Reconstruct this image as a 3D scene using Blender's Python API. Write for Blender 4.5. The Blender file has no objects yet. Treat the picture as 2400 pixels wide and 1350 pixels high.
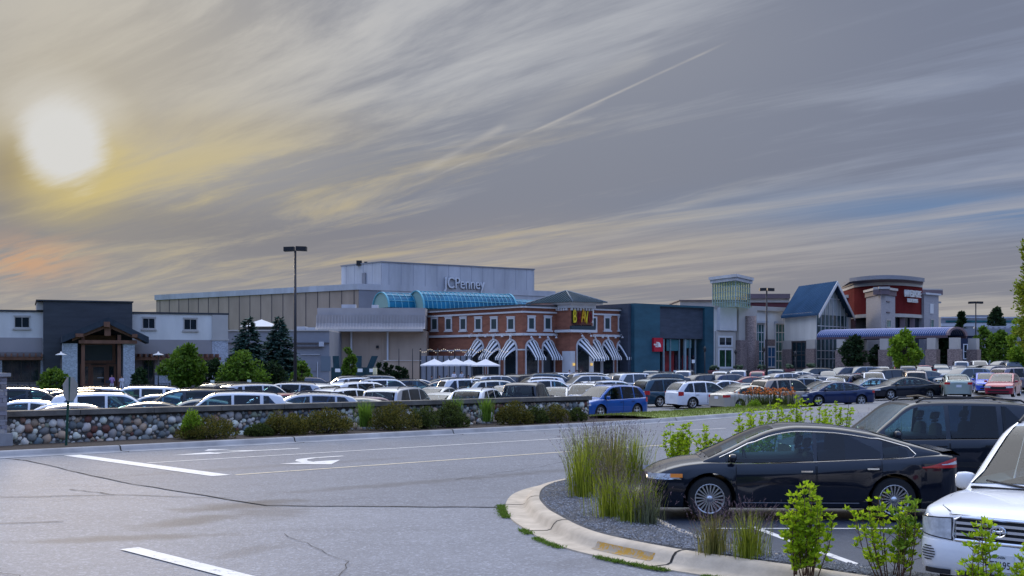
import bpy, bmesh, math, random
from mathutils import Vector, Matrix, noise as mnoise
random.seed(7)
SC = bpy.context.scene
COL = SC.collection
R = math.radians
# ------------------------------------------------------------------ camera
F = 2830.0            # focal length in pixels of a 2400 px wide picture
EYE = 2.4             # camera height
HY = 852.0            # row of the horizon
cam_d = bpy.data.cameras.new('camera'); cam = bpy.data.objects.new('camera', cam_d)
COL.objects.link(cam); SC.camera = cam
cam_d.sensor_width = 36.0; cam_d.lens = 36.0*F/2400.0
cam.location = (0, 0, EYE); cam.rotation_euler = (R(90), 0, 0)
cam_d.shift_y = (HY-675.0)/2400.0
cam_d.clip_start = 0.1; cam_d.clip_end = 6000
# ------------------------------------------------------------------ colour management
SC.view_settings.view_transform = 'Standard'; SC.view_settings.look = 'None'
SC.view_settings.exposure = 0.15; SC.view_settings.gamma = 1.0
SC.cycles.use_denoising = True
SC.cycles.max_bounces = 6; SC.cycles.transparent_max_bounces = 8
SC.cycles.sample_clamp_indirect = 4.0
# ------------------------------------------------------------------ sun
SUN_AZ = -20.4; SUN_EL = 9.8      # degrees, azimuth from +Y towards +X
sl = bpy.data.lights.new('sun', 'SUN'); sun = bpy.data.objects.new('sun', sl); COL.objects.link(sun)
sl.energy = 1.0; sl.color = (1.0, 0.80, 0.56); sl.angle = R(10.0)
_s = Vector((math.sin(R(SUN_AZ))*math.cos(R(SUN_EL)), math.cos(R(SUN_AZ))*math.cos(R(SUN_EL)), math.sin(R(SUN_EL))))
sun.rotation_euler = _s.to_track_quat('Z', 'Y').to_euler()
# ------------------------------------------------------------------ node helper
class NT:
    def __init__(s, tree): s.t = tree; s.n = tree.nodes; s.l = tree.links
    def new(s, typ, **kw):
        n = s.n.new(typ)
        for k, v in kw.items(): setattr(n, k, v)
        return n
    def put(s, inp, v):
        if v is None: return
        if hasattr(v, 'is_output') or hasattr(v, 'node'): s.l.new(v, inp)
        elif isinstance(v, (tuple, list)) and len(v) == 3 and inp.type == 'RGBA': inp.default_value = (*v, 1)
        else: inp.default_value = v
    def math(s, op, a, b=None, c=None, clamp=False):
        n = s.new('ShaderNodeMath', operation=op); n.use_clamp = clamp
        s.put(n.inputs[0], a)
        if b is not None: s.put(n.inputs[1], b)
        if c is not None: s.put(n.inputs[2], c)
        return n.outputs[0]
    def vmath(s, op, a, b=None):
        n = s.new('ShaderNodeVectorMath', operation=op); s.put(n.inputs[0], a)
        if b is not None: s.put(n.inputs[1], b)
        return n.outputs['Value'] if op in ('DOT_PRODUCT', 'LENGTH', 'DISTANCE') else n.outputs[0]
    def mix(s, f, a, b, typ='MIX'):
        n = s.new('ShaderNodeMix', data_type='RGBA', blend_type=typ); n.clamp_factor = True
        s.put(n.inputs[0], f); s.put(n.inputs[6], a); s.put(n.inputs[7], b); return n.outputs[2]
    def ramp(s, f, stops, interp='LINEAR'):
        n = s.new('ShaderNodeValToRGB'); s.put(n.inputs[0], f); e = n.color_ramp; e.interpolation = interp
        while len(e.elements) > 1: e.elements.remove(e.elements[0])
        e.elements[0].position = stops[0][0]; e.elements[0].color = (*c3(stops[0][1]), 1)
        for p, c in stops[1:]:
            q = e.elements.new(p); q.color = (*c3(c), 1)
        return n.outputs[0]
    def sstep(s, x, lo, hi, a=0.0, b=1.0):
        n = s.new('ShaderNodeMapRange', interpolation_type='SMOOTHSTEP')
        s.put(n.inputs[0], x); s.put(n.inputs[1], lo); s.put(n.inputs[2], hi); s.put(n.inputs[3], a); s.put(n.inputs[4], b)
        return n.outputs[0]
    def noise(s, vec, scale, detail=4, rough=0.55, dist=0.0, out=0):
        n = s.new('ShaderNodeTexNoise'); s.put(n.inputs['Vector'], vec)
        n.inputs['Scale'].default_value = scale; n.inputs['Detail'].default_value = detail
        n.inputs['Roughness'].default_value = rough; n.inputs['Distortion'].default_value = dist
        return n.outputs[out]
    def mapping(s, vec, rot=(0, 0, 0), scale=(1, 1, 1), loc=(0, 0, 0)):
        n = s.new('ShaderNodeMapping'); s.put(n.inputs[0], vec)
        n.inputs['Rotation'].default_value = rot; n.inputs['Scale'].default_value = scale; n.inputs['Location'].default_value = loc
        return n.outputs[0]
def c3(c): return (c, c, c) if isinstance(c, (int, float)) else c
def srgb(r, g, b):
    f = lambda v: (v/255/12.92) if v/255 <= .04045 else ((v/255+.055)/1.055)**2.4
    return (f(r), f(g), f(b))
# ------------------------------------------------------------------ world: evening sky behind thin streaked cloud
world = bpy.data.worlds.new('World'); SC.world = world; world.use_nodes = True
w = NT(world.node_tree); w.n.clear()
tc = w.new('ShaderNodeTexCoord'); D = tc.outputs['Generated']
sky = w.new('ShaderNodeTexSky', sky_type='NISHITA'); sky.sun_disc = False
sky.sun_elevation = R(SUN_EL); sky.sun_rotation = R(SUN_AZ); sky.air_density = 1.0; sky.dust_density = 1.5
sep = w.new('ShaderNodeSeparateXYZ'); w.l.new(D, sep.inputs[0]); dx, dy, dz = sep.outputs
zc = w.math('MAXIMUM', dz, 0.0)
inv = w.math('DIVIDE', 1.0, w.math('ADD', zc, 0.045))
pl = w.new('ShaderNodeCombineXYZ'); w.l.new(w.math('MULTIPLY', dx, inv), pl.inputs[0]); w.l.new(w.math('MULTIPLY', dy, inv), pl.inputs[1])
P = pl.outputs[0]
warp = w.vmath('SCALE', w.noise(w.mapping(P, scale=(.35, .35, 1)), 1.0, 3, out=1)); warp.node.inputs['Scale'].default_value = .30; P = w.vmath('ADD', P, warp)
st = w.mapping(P, rot=(0, 0, R(-40.0)), scale=(1, 1, 1))      # cloud bands run along this direction
n_big = w.noise(w.mapping(st, scale=(0.50, 0.13, 1), loc=(3.1, 0.7, 0)), 1.0, 5, 0.55, 0.6)
n_mid = w.noise(w.mapping(st, scale=(1.9, 0.36, 1), loc=(1.3, 5.2, 0)), 1.0, 9, 0.66, 0.5)
n_fin = w.noise(w.mapping(st, scale=(7.0, 1.0, 1), loc=(9.3, 2.2, 0)), 1.0, 6, 0.6, 0.3)
u_ = w.math('DIVIDE', dx, w.math('MAXIMUM', dy, 0.05))         # tan of azimuth
v_ = w.math('DIVIDE', zc, w.math('MAXIMUM', dy, 0.05))
def blob(px, py, rx, ry, pw=1.0):
    cx, cy = (px-1200)/F, (HY-py)/F
    a = w.math('DIVIDE', w.math('SUBTRACT', u_, cx), rx/F); b = w.math('DIVIDE', w.math('SUBTRACT', v_, cy), ry/F)
    r2 = w.math('ADD', w.math('MULTIPLY', a, a), w.math('MULTIPLY', b, b))
    return w.math('POWER', 2.718, w.math('MULTIPLY', r2, -pw))
elev = w.math('MULTIPLY', v_, F/852.0)                         # 0 at the horizon, 1 at the top of the picture
base = w.ramp(elev, [(0, srgb(166, 160, 157)), (.15, srgb(157, 153, 151)), (.35, srgb(148, 148, 152)), (.65, srgb(150, 154, 163)), (1, srgb(150, 155, 166))])
right = w.sstep(u_, 0.02, 0.44)      # bluer and darker towards the right, lighter left of the middle
base = w.mix(w.math('MULTIPLY', right, w.sstep(elev, .10, .5)), base, srgb(128, 137, 158))
base = w.mix(w.math('MULTIPLY', blob(560, 70, 760, 260), .85), base, srgb(186, 185, 184))
base = w.mix(w.math('MULTIPLY', blob(1450, 80, 420, 150), .40), base, srgb(178, 180, 185))
cl = w.math('ADD', w.math('MULTIPLY', n_big, .45), w.math('ADD', w.math('MULTIPLY', n_mid, .40), w.math('MULTIPLY', n_fin, .15)))
c1 = w.mix(w.math('MULTIPLY', w.sstep(cl, .54, .42), .60), base, srgb(104, 110, 128))
c1 = w.mix(w.math('MULTIPLY', w.sstep(cl, .50, .65), w.sstep(u_, .5, .0, .30, .55)), c1, srgb(190, 188, 186))
# warm light on the cloud low and near the sun
warm = w.math('MULTIPLY', w.sstep(w.math('ADD', n_mid, w.math('MULTIPLY', n_big, .4)), .62, .86), w.sstep(u_, .30, -.15))
warm = w.math('MULTIPLY', warm, w.math('MULTIPLY', w.sstep(elev, .80, .42), w.sstep(elev, .06, .3)))
c1 = w.mix(w.math('MULTIPLY', warm, .56), c1, srgb(190, 172, 124))
c1 = w.mix(w.math('MULTIPLY', blob(1350, 600, 900, 80), .28), c1, srgb(168, 156, 146))
# darker banks below and right of the sun
dk = w.math('MULTIPLY', w.math('ADD', blob(400, 560, 470, 80), blob(120, 505, 300, 60)), w.math('ADD', .35, w.math('MULTIPLY', w.sstep(n_mid, .70, .42), .65)))
c1 = w.mix(w.math('MULTIPLY', dk, .92), c1, srgb(110, 112, 124))
dk2 = w.math('MULTIPLY', blob(520, 305, 330, 42), w.sstep(n_mid, .72, .38))
c1 = w.mix(w.math('MULTIPLY', dk2, .75), c1, srgb(136, 129, 122))
c1 = w.mix(w.math('MULTIPLY', w.math('MULTIPLY', blob(60, 608, 130, 50), w.sstep(n_fin, .3, .6)), .95), c1, srgb(192, 144, 110))
c1 = w.mix(w.math('MULTIPLY', blob(2330, 490, 560, 46), w.math('MULTIPLY', w.sstep(n_mid, .70, .42), .9)), c1, srgb(100, 126, 162))
c1 = w.mix(w.math('MULTIPLY', w.sstep(elev, .14, .0), .5), c1, srgb(166, 156, 150))
# contrails: thin straight trails seen in the same plane as the cloud
def trail(x0, y0, x1, y1, wd, amt, c1, col=(188, 184, 178)):
    ax, ay, bx, by = (x0-1200)/F, (HY-y0)/F, (x1-1200)/F, (HY-y1)/F
    L = math.hypot(bx-ax, by-ay); tx, ty = (bx-ax)/L, (by-ay)/L
    du, dv = w.math('SUBTRACT', u_, ax), w.math('SUBTRACT', v_, ay)
    al = w.math('ADD', w.math('MULTIPLY', du, tx), w.math('MULTIPLY', dv, ty))
    ac = w.math('ABSOLUTE', w.math('ADD', w.math('SUBTRACT', w.math('MULTIPLY', dv, tx), w.math('MULTIPLY', du, ty)), w.math('MULTIPLY', w.math('SUBTRACT', n_fin, .5), 5/F)))
    m = w.math('MULTIPLY', w.sstep(ac, wd/F, 0), w.math('MULTIPLY', w.sstep(al, 0, L*.3), w.sstep(al, L*1.02, L*.9)))
    return w.mix(w.math('MULTIPLY', m, w.math('MULTIPLY', w.sstep(n_fin, .25, .62), amt)), c1, srgb(*col))
c1 = trail(880, 478, 1712, 96, 4.5, .50, c1)
c1 = trail(960, 420, 1190, 290, 14, .38, c1)
c1 = trail(1060, 395, 1420, 235, 8, .30, c1)
c1 = trail(1130, 320, 1540, 120, 40, .34, c1, (172, 172, 172))
# glow of the veiled sun
sd = w.math('ARCCOSINE', w.vmath('DOT_PRODUCT', w.vmath('NORMALIZE', D), tuple(_s)))
sdn = w.math('ADD', w.math('ADD', sd, .004), w.math('ADD', w.math('MULTIPLY', w.math('SUBTRACT', n_mid, .5), -.03), w.math('MULTIPLY', w.math('SUBTRACT', n_fin, .5), -.016)))
c1 = w.mix(w.math('MULTIPLY', w.sstep(sdn, .30, .03), w.math('ADD', .30, w.math('MULTIPLY', w.sstep(elev, .38, .62), .35))), c1, srgb(190, 180, 158))
ye = w.math('MULTIPLY', w.sstep(sdn, .085, .026), w.sstep(elev, .78, .50, .12, 1.0))
c1 = w.mix(w.math('MULTIPLY', blob(430, 400, 330, 110), w.math('MULTIPLY', w.sstep(n_mid, .38, .62), .5)), c1, srgb(192, 176, 122))
c1 = w.mix(w.math('MULTIPLY', ye, .72), c1, srgb(204, 184, 110))
c1 = w.mix(w.math('MULTIPLY', w.sstep(sdn, .072, .03), w.sstep(elev, .56, .74)), c1, srgb(198, 194, 186))
c1 = w.mix(w.math('MULTIPLY', blob(10, 400, 70, 90), .5), c1, srgb(120, 108, 92))
c1 = w.mix(w.sstep(sdn, .045, .027), c1, srgb(206, 205, 202))
# out of the picture: overhead boosted to light the ground, blue fill behind camera
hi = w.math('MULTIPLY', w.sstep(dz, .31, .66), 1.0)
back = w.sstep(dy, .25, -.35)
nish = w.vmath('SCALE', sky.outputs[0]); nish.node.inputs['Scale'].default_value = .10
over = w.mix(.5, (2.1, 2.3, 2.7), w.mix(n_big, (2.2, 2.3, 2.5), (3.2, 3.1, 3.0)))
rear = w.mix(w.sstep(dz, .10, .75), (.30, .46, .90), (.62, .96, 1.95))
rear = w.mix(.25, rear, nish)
rear = w.mix(w.sstep(w.math('ADD', dz, w.math('MULTIPLY', w.noise(D, 9, 4), -.12)), .10, .05), rear, (.022, .030, .036))   # dark band added behind the viewer to darken car reflections
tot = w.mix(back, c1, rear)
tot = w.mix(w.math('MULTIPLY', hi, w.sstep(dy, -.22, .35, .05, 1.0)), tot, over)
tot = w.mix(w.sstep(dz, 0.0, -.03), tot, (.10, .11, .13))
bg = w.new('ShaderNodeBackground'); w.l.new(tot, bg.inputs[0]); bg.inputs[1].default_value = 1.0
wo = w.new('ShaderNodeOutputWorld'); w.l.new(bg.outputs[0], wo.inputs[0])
# ------------------------------------------------------------------ materials
_mats = {}
def mat(name, col, rough=.6, metal=0.0, var=.0, scale=4.0, bump=.0, bscale=None, spec=.3, coat=0.0, col2=None, island=0.0, trans=0.0, stretch=(1, 1, 1), emit=None):
    """plain or mottled surface; island = lightness spread from piece to piece"""
    if name in _mats: return _mats[name]
    m = bpy.data.materials.new(name); m.use_nodes = True; t = NT(m.node_tree)
    b = t.n['Principled BSDF']; b.inputs['Roughness'].default_value = rough; b.inputs['Metallic'].default_value = metal
    b.inputs['Specular IOR Level'].default_value = spec; b.inputs['Coat Weight'].default_value = coat; b.inputs['Coat Roughness'].default_value = .06
    c = (*col, 1); b.inputs['Base Color'].default_value = c
    out = None
    if var > 0 or bump > 0:
        tcn = t.new('ShaderNodeTexCoord'); v = t.mapping(tcn.outputs['Object'], scale=stretch)
    if var > 0:
        n = t.noise(v, scale, 5, .6)
        lo = tuple(x*(1-var) for x in col); hi_ = col2 if col2 else tuple(min(1, x*(1+var)) for x in col)
        out = t.ramp(n, [(.3, lo), (.7, hi_)])
    if island > 0:
        g = t.new('ShaderNodeNewGeometry')
        lo = tuple(x*(1-island) for x in col); hi_ = col2 if col2 else tuple(min(1, x*(1+island)) for x in col)
        out = t.ramp(g.outputs['Random Per Island'], [(0, lo), (1, hi_)])
    if out is not None: t.l.new(out, b.inputs['Base Color'])
    if bump > 0:
        bn = t.new('ShaderNodeBump'); bn.inputs['Strength'].default_value = bump; bn.inputs['Distance'].default_value = .02
        t.l.new(t.noise(v, bscale or scale*4, 4, .6), bn.inputs['Height']); t.l.new(bn.outputs[0], b.inputs['Normal'])
    if emit: b.inputs['Emission Color'].default_value = (*emit[0], 1); b.inputs['Emission Strength'].default_value = emit[1]
    if trans > 0:
        tr = t.new('ShaderNodeBsdfTranslucent'); mx = t.new('ShaderNodeMixShader'); mx.inputs[0].default_value = trans
        if out is not None: t.l.new(out, tr.inputs[0])
        else: tr.inputs[0].default_value = c
        t.l.new(b.outputs[0], mx.inputs[1]); t.l.new(tr.outputs[0], mx.inputs[2]); t.l.new(mx.outputs[0], t.n['Material Output'].inputs[0])
    m.diffuse_color = c; _mats[name] = m; return m
def paint(name, col, metal=.0):
    return mat('car_paint_'+name, col, rough=.3, metal=metal, coat=.9, var=.06, scale=1.2, spec=.12)
# ------------------------------------------------------------------ object bookkeeping
def tag(o, label=None, cat=None, group=None, kind=None):
    if label: o['label'] = label
    if cat: o['category'] = cat
    if group: o['group'] = group
    if kind: o['kind'] = kind
    return o
def thing(name, loc, label, cat, group=None, rz=0.0):
    o = bpy.data.objects.new(name, None); COL.objects.link(o); o.location = loc; o.rotation_euler = (0, 0, rz)
    o.empty_display_size = .2
    return tag(o, label, cat, group, kind='thing')
def wloc(o):
    v = Vector((0, 0, 0))
    while o is not None: v += Vector(o.location); o = o.parent
    return v
class MB:
    """collects geometry in world coordinates (or in local ones for parts of a turned thing)"""
    def __init__(s): s.bm = bmesh.new(); s.mi = 0
    def face(s, pts):
        vs = [s.bm.verts.new(p) for p in pts]
        try: f = s.bm.faces.new(vs); f.material_index = s.mi; return f
        except ValueError: return None
    def hexa(s, p):
        """8 corners: bottom ring 0-3, top ring 4-7"""
        v = [s.bm.verts.new(q) for q in p]
        for a in ((0, 3, 2, 1), (4, 5, 6, 7), (0, 1, 5, 4), (1, 2, 6, 5), (2, 3, 7, 6), (3, 0, 4, 7)):
            f = s.bm.faces.new([v[i] for i in a]); f.material_index = s.mi
    def box(s, x0, x1, y0, y1, z0, z1):
        s.hexa([(x0, y0, z0), (x1, y0, z0), (x1, y1, z0), (x0, y1, z0), (x0, y0, z1), (x1, y0, z1), (x1, y1, z1), (x0, y1, z1)])
    def prism(s, poly, z0, z1):
        n = len(poly); a = [s.bm.verts.new((x, y, z0)) for x, y in poly]; b = [s.bm.verts.new((x, y, z1)) for x, y in poly]
        for f in ([a[i] for i in range(n)][::-1], b): q = s.bm.faces.new(f); q.material_index = s.mi
        for i in range(n):
            q = s.bm.faces.new((a[i], a[(i+1) % n], b[(i+1) % n], b[i])); q.material_index = s.mi
    def tube(s, pts, r, n=6, cap=True, r1=None):
        pts = [Vector(p) for p in pts]; rings = []; m = len(pts)
        for i, p in enumerate(pts):
            d = (pts[min(i+1, m-1)]-pts[max(i-1, 0)]).normalized()
            u = d.cross(Vector((0, 0, 1)) if abs(d.z) < .9 else Vector((1, 0, 0))).normalized(); v = d.cross(u)
            rr = r if r1 is None else r+(r1-r)*i/max(1, m-1)
            rings.append([s.bm.verts.new(p+u*math.cos(2*math.pi*k/n)*rr+v*math.sin(2*math.pi*k/n)*rr) for k in range(n)])
        for i in range(m-1):
            for k in range(n):
                f = s.bm.faces.new((rings[i][k], rings[i][(k+1) % n], rings[i+1][(k+1) % n], rings[i+1][k])); f.material_index = s.mi; f.smooth = True
        if cap:
            for q in (rings[0], rings[-1][::-1]): f = s.bm.faces.new(q); f.material_index = s.mi
    def lathe(s, prof, c=(0, 0, 0), n=16, axis='z', smooth=True, cap=True):
        rings = []
        for r, h in prof:
            ring = []
            for k in range(n):
                a = 2*math.pi*k/n
                if axis == 'z': p = (c[0]+r*math.cos(a), c[1]+r*math.sin(a), c[2]+h)
                else: p = (c[0]+r*math.cos(a), c[1]+h, c[2]+r*math.sin(a))
                ring.append(s.bm.verts.new(p))
            rings.append(ring)
        for i in range(len(rings)-1):
            for k in range(n):
                f = s.bm.faces.new((rings[i][k], rings[i][(k+1) % n], rings[i+1][(k+1) % n], rings[i+1][k])); f.material_index = s.mi; f.smooth = smooth
        for q, (r, h) in ((rings[0][::-1], prof[0]), (rings[-1], prof[-1])):
            if cap and r > 1e-4: f = s.bm.faces.new(q); f.material_index = s.mi
    def grid(s, P, smooth=True, close=False, skip=None):
        V = [[s.bm.verts.new(q) for q in row] for row in P]
        for i in range(len(V)-1):
            m = len(V[i]); rng = m if close else m-1
            for j in range(rng):
                if skip and skip(i, j): continue
                q = [V[i][j], V[i][(j+1) % m], V[i+1][(j+1) % m], V[i+1][j]]
                try: f = s.bm.faces.new(q); f.smooth = smooth; f.material_index = s.mi
                except ValueError: pass
        return V
    def ball(s, c, r, sc=(1, 1, 1), sub=1, rot=None):
        ret = bmesh.ops.create_icosphere(s.bm, subdivisions=sub, radius=1.0)
        M = Matrix.Translation(c) @ (rot.to_4x4() if rot else Matrix()) @ Matrix.Diagonal((r*sc[0], r*sc[1], r*sc[2], 1))
        for v in ret['verts']: v.co = M @ v.co
        for f in {f for v in ret['verts'] for f in v.link_faces}: f.smooth = True; f.material_index = s.mi
        return ret['verts']
    def build(s, name, m, parent=None, local=False, sharp=None, recalc=True):
        if recalc: bmesh.ops.recalc_face_normals(s.bm, faces=s.bm.faces)
        me = bpy.data.meshes.new(name)
        if parent is not None and not local:
            off = wloc(parent)
            for v in s.bm.verts: v.co -= off
        s.bm.to_mesh(me); s.bm.free()
        for q in (m if isinstance(m, (list, tuple)) else [m]): me.materials.append(q)
        if sharp is not None:
            for p in me.polygons: p.use_smooth = True
            me.set_sharp_from_angle(angle=R(sharp))
        o = bpy.data.objects.new(name, me); COL.objects.link(o)
        if parent is not None: o.parent = parent
        return o
def centre(o):
    """put a parentless mesh's origin at the middle of its foot"""
    me = o.data; n = len(me.vertices)
    xs = [v.co.x for v in me.vertices]; ys = [v.co.y for v in me.vertices]; zs = [v.co.z for v in me.vertices]
    c = Vector(((min(xs)+max(xs))/2, (min(ys)+max(ys))/2, min(zs)))
    me.transform(Matrix.Translation(-c)); o.location = c
    return o
def kids(o): return [c for c in COL.objects if c.parent == o]
def copy_tree(o, tree=None):
    """tree: nested list (object, [children]) recorded when the thing was built"""
    c = o.copy(); COL.objects.link(c); return c
def record(o, pool=None):
    return (o, [record(c) for c in o.children])
def dup(rec, parent=None):
    o, ch = rec; c = o.copy(); COL.objects.link(c)
    if parent is not None: c.parent = parent
    out = (c, [])
    for q in ch: out[1].append(dup(q, c))
    return out
# pixel -> place: column px at depth D; row py -> height
def X_(px, d): return (px-1200.0)/F*d
def Z_(py, d): return EYE+(HY-py)/F*d
def lerp(a, b, t): return a+(b-a)*t
def interp(x, pts):
    if x <= pts[0][0]: return pts[0][1]
    for (a, p), (b, q) in zip(pts, pts[1:]):
        if x <= b: return p+(q-p)*(x-a)/(b-a)
    return pts[-1][1]
def sst(x, a, b):
    t = max(0, min(1, (x-a)/(b-a))); return t*t*(3-2*t)
class Wall:
    """a plan segment; features are measured along it (s), up (z) and out of it towards the viewer (d)"""
    def __init__(s, A, B):
        s.A = Vector(A); s.B = Vector(B); s.u = (s.B-s.A).normalized(); s.L = (s.B-s.A).length
        n = Vector((s.u.y, -s.u.x)); s.n = n if n.dot(-s.A) > 0 else -n
    @staticmethod
    def px(x0, d0, x1, d1): return Wall((X_(x0, d0), d0), (X_(x1, d1), d1))
    def s_at(s, px):
        t = (px-1200.0)/F   # ray X = t*Y
        den = s.u.x-t*s.u.y
        return (t*s.A.y-s.A.x)/den
    def dep(s, px): return s.A.y+s.u.y*s.s_at(px)
    def pt(s, a, d=0.0): q = s.A+s.u*a+s.n*d; return (q.x, q.y)
    def p3(s, a, z, d=0.0): x, y = s.pt(a, d); return (x, y, z)
    def z(s, px, py): return Z_(py, s.dep(px))
    def box(s, mb, a0, a1, z0, z1, d0, d1):
        p = [s.pt(a0, d1), s.pt(a1, d1), s.pt(a1, d0), s.pt(a0, d0)]
        mb.hexa([(x, y, z0) for x, y in p]+[(x, y, z1) for x, y in p])
    def rect(s, x0, y0, x1, y1, zm=None):
        xm = (x0+x1)/2; d = s.dep(xm)
        return s.s_at(x0), s.s_at(x1), Z_(y1, d), Z_(y0, d)
def text(name, body, size, m, parent, wall=None, s=0, z=0, d=.1, ext=.06, sx=1.0, align='LEFT', mtx=None, bold=0.0, shear=0.0):
    cu = bpy.data.curves.new(name, 'FONT'); cu.body = body; cu.size = size; cu.extrude = ext; cu.align_x = align; cu.offset = bold; cu.shear = shear
    cu.materials.append(m); o = bpy.data.objects.new(name, cu); COL.objects.link(o)
    if wall is not None:
        x, y = wall.pt(s, d); ang = math.atan2(wall.u.y, wall.u.x)
        mtx = Matrix.Translation((x, y, z)) @ Matrix.Rotation(ang, 4, 'Z') @ Matrix.Rotation(R(90), 4, 'X') @ Matrix.Diagonal((sx, 1, 1, 1))
        mtx = Matrix.Translation(-wloc(parent)) @ mtx if parent is not None else mtx
    me = bpy.data.meshes.new_from_object(o); bpy.data.objects.remove(o); o = bpy.data.objects.new(name, me); COL.objects.link(o)
    if not me.materials: me.materials.append(m)
    o.parent = parent; me.transform(mtx)
    return o
# ground heights
def rise(t): return interp(t, [(-.42, -.25), (-.2, -.1), (0, .4), (.15, .55), (.35, .85), (.45, .95)])
def gz(x, y):
    t = x/max(y, 1.0)
    lot = interp(t, [(-.4, -.38), (.20, -.33), (.27, -.15), (.36, .2), (.43, .35)])
    return lot+rise(t)*sst(y, 82, 150)
# road frame: u along the road, v across it (away from the viewer)
RU = Vector((.737, .676)); RV = Vector((-.676, .737))
def uv(u, v): q = RU*u+RV*v; return (q.x, q.y)
# ------------------------------------------------------------------ ground, road, lot
def asphalt(name, c0, c1, stains=(), speck=.55, rough=.62):
    m = bpy.data.materials.new(name); m.use_nodes = True; t = NT(m.node_tree); b = t.n['Principled BSDF']
    tcn = t.new('ShaderNodeTexCoord'); v = tcn.outputs['Object']
    big = t.noise(v, .22, 5, .6, .5); mid = t.noise(v, 2.2, 4, .6); fine = t.noise(v, 42, 2, .7); pat = t.noise(t.mapping(v, rot=(0, 0, R(42)), scale=(.12, 1.1, 1)), .8, 4, .6)
    col = t.ramp(big, [(.3, c0), (.7, c1)])
    col = t.mix(t.math('MULTIPLY', t.sstep(mid, .35, .65), .25), col, tuple(x*1.25 for x in c1))
    col = t.mix(t.math('MULTIPLY', t.sstep(pat, .52, .72), .30), col, tuple(x*.62 for x in c0))
    vo = t.new('ShaderNodeTexVoronoi'); t.l.new(v, vo.inputs['Vector']); vo.inputs['Scale'].default_value = 28
    sp = t.math('MULTIPLY', t.sstep(vo.outputs['Color'], .55, .95), speck)
    col = t.mix(sp, col, tuple(min(1, x*1.9) for x in c1))
    col = t.mix(t.math('MULTIPLY', t.sstep(fine, .50, .36), .45), col, tuple(x*.45 for x in c0))
    se = t.new('ShaderNodeSeparateXYZ'); t.l.new(v, se.inputs[0])
    for (x, y, rx, ry, a, amt) in stains:
        ca, sa = math.cos(R(a)), math.sin(R(a))
        ddx, ddy = t.math('SUBTRACT', se.outputs[0], x), t.math('SUBTRACT', se.outputs[1], y)
        p = t.math('DIVIDE', t.math('ADD', t.math('MULTIPLY', ddx, ca), t.math('MULTIPLY', ddy, sa)), rx)
        q = t.math('DIVIDE', t.math('SUBTRACT', t.math('MULTIPLY', ddy, ca), t.math('MULTIPLY', ddx, sa)), ry)
        r = t.math('SQRT', t.math('ADD', t.math('MULTIPLY', p, p), t.math('MULTIPLY', q, q)))
        r = t.math('ADD', r, t.math('MULTIPLY', t.math('SUBTRACT', mid, .5), 1.1))
        col = t.mix(t.math('MULTIPLY', t.sstep(r, 1.15, .25), amt), col, (.050, .048, .052))
    t.l.new(col, b.inputs['Base Color']); b.inputs['Roughness'].default_value = rough
    b.inputs['Specular IOR Level'].default_value = .35
    bn = t.new('ShaderNodeBump'); bn.inputs['Strength'].default_value = .45; bn.inputs['Distance'].default_value = .012
    t.l.new(t.math('ADD', fine, vo.outputs['Distance']), bn.inputs['Height']); t.l.new(bn.outputs[0], b.inputs['Normal'])
    return m
ST = [(-4.6, 20.4, 1.5, .6, 40, .8), (-4.9, 18.4, 1.3, .55, 60, .7), (-5.3, 16.6, 1.8, .4, 15, .65), (-3.9, 19.4, .7, 1.2, 10, .5), (-3.4, 15.4, .8, .3, 70, .4), (-2.2, 24.0, 3.4, .45, 40, .5), (1.5, 27.4, 4.5, .45, 42, .45), (2.3, 20.6, 1.5, .6, 10, .3), (0.9, 14.5, .9, .5, 0, .25), (-7.8, 13.4, 1.5, .3, 10, .35), (-5.2, 28.5, 6.0, .5, 42, .28), (6.5, 37.5, 6.0, .6, 42, .25)]
A_old = asphalt('asphalt_worn', (.124, .131, .154), (.172, .180, .206), ST, rough=.72)
A_new = asphalt('asphalt_grey', (.102, .110, .132), (.142, .151, .176), ST, .6, rough=.75)
A_lot = asphalt('asphalt_lot', (.120, .124, .140), (.165, .168, .182), (), .2)
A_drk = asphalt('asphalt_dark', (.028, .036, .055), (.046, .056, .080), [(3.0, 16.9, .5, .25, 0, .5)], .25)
M_conc = mat('concrete_kerb', (.43, .365, .285), .85, var=.22, scale=2.5, bump=.35, bscale=30)
M_concg = mat('concrete_grey', (.30, .30, .31), .85, var=.2, scale=1.5, bump=.3, bscale=30)
M_soil = mat('soil_mulch', (.045, .034, .028), .95, var=.5, scale=9, bump=1.0, bscale=30)
M_grass = mat('grass_ground', (.13, .17, .035), .9, var=.4, scale=3, bump=.8, bscale=20)
M_lawn = mat('lawn', (.07, .115, .022), .9, var=.35, scale=.6, bump=.6, bscale=8)
M_joint = mat('joint_dark', (.03, .028, .026), .95)
def worn(name, col):
    m = mat(name, col, .75, var=.12, scale=6); t = NT(m.node_tree); b = t.n['Principled BSDF']
    src = b.inputs['Base Color'].links[0].from_socket; tcn = t.new('ShaderNodeTexCoord')
    f = t.sstep(t.math('ADD', t.math('MULTIPLY', t.noise(tcn.outputs['Object'], 22, 4, .7), .6), t.math('MULTIPLY', t.noise(tcn.outputs['Object'], 3, 2), .4)), .44, .36)
    t.l.new(t.mix(t.math('MULTIPLY', f, .8), src, (.16, .16, .17)), b.inputs['Base Color']); return m
M_wline = worn('road_paint_white', (.62, .60, .57)); M_yline = worn('road_paint_cream', (.58, .50, .36))
def sheet(name, nu, nv, fn, m):
    mb = MB(); mb.grid([[fn(i/nu, j/nv) for j in range(nv+1)] for i in range(nu+1)]); o = mb.build(name, m, recalc=False)
    if o.data.polygons[0].normal.z < 0: o.data.flip_normals()
    return tag(o, kind='structure')
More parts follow.
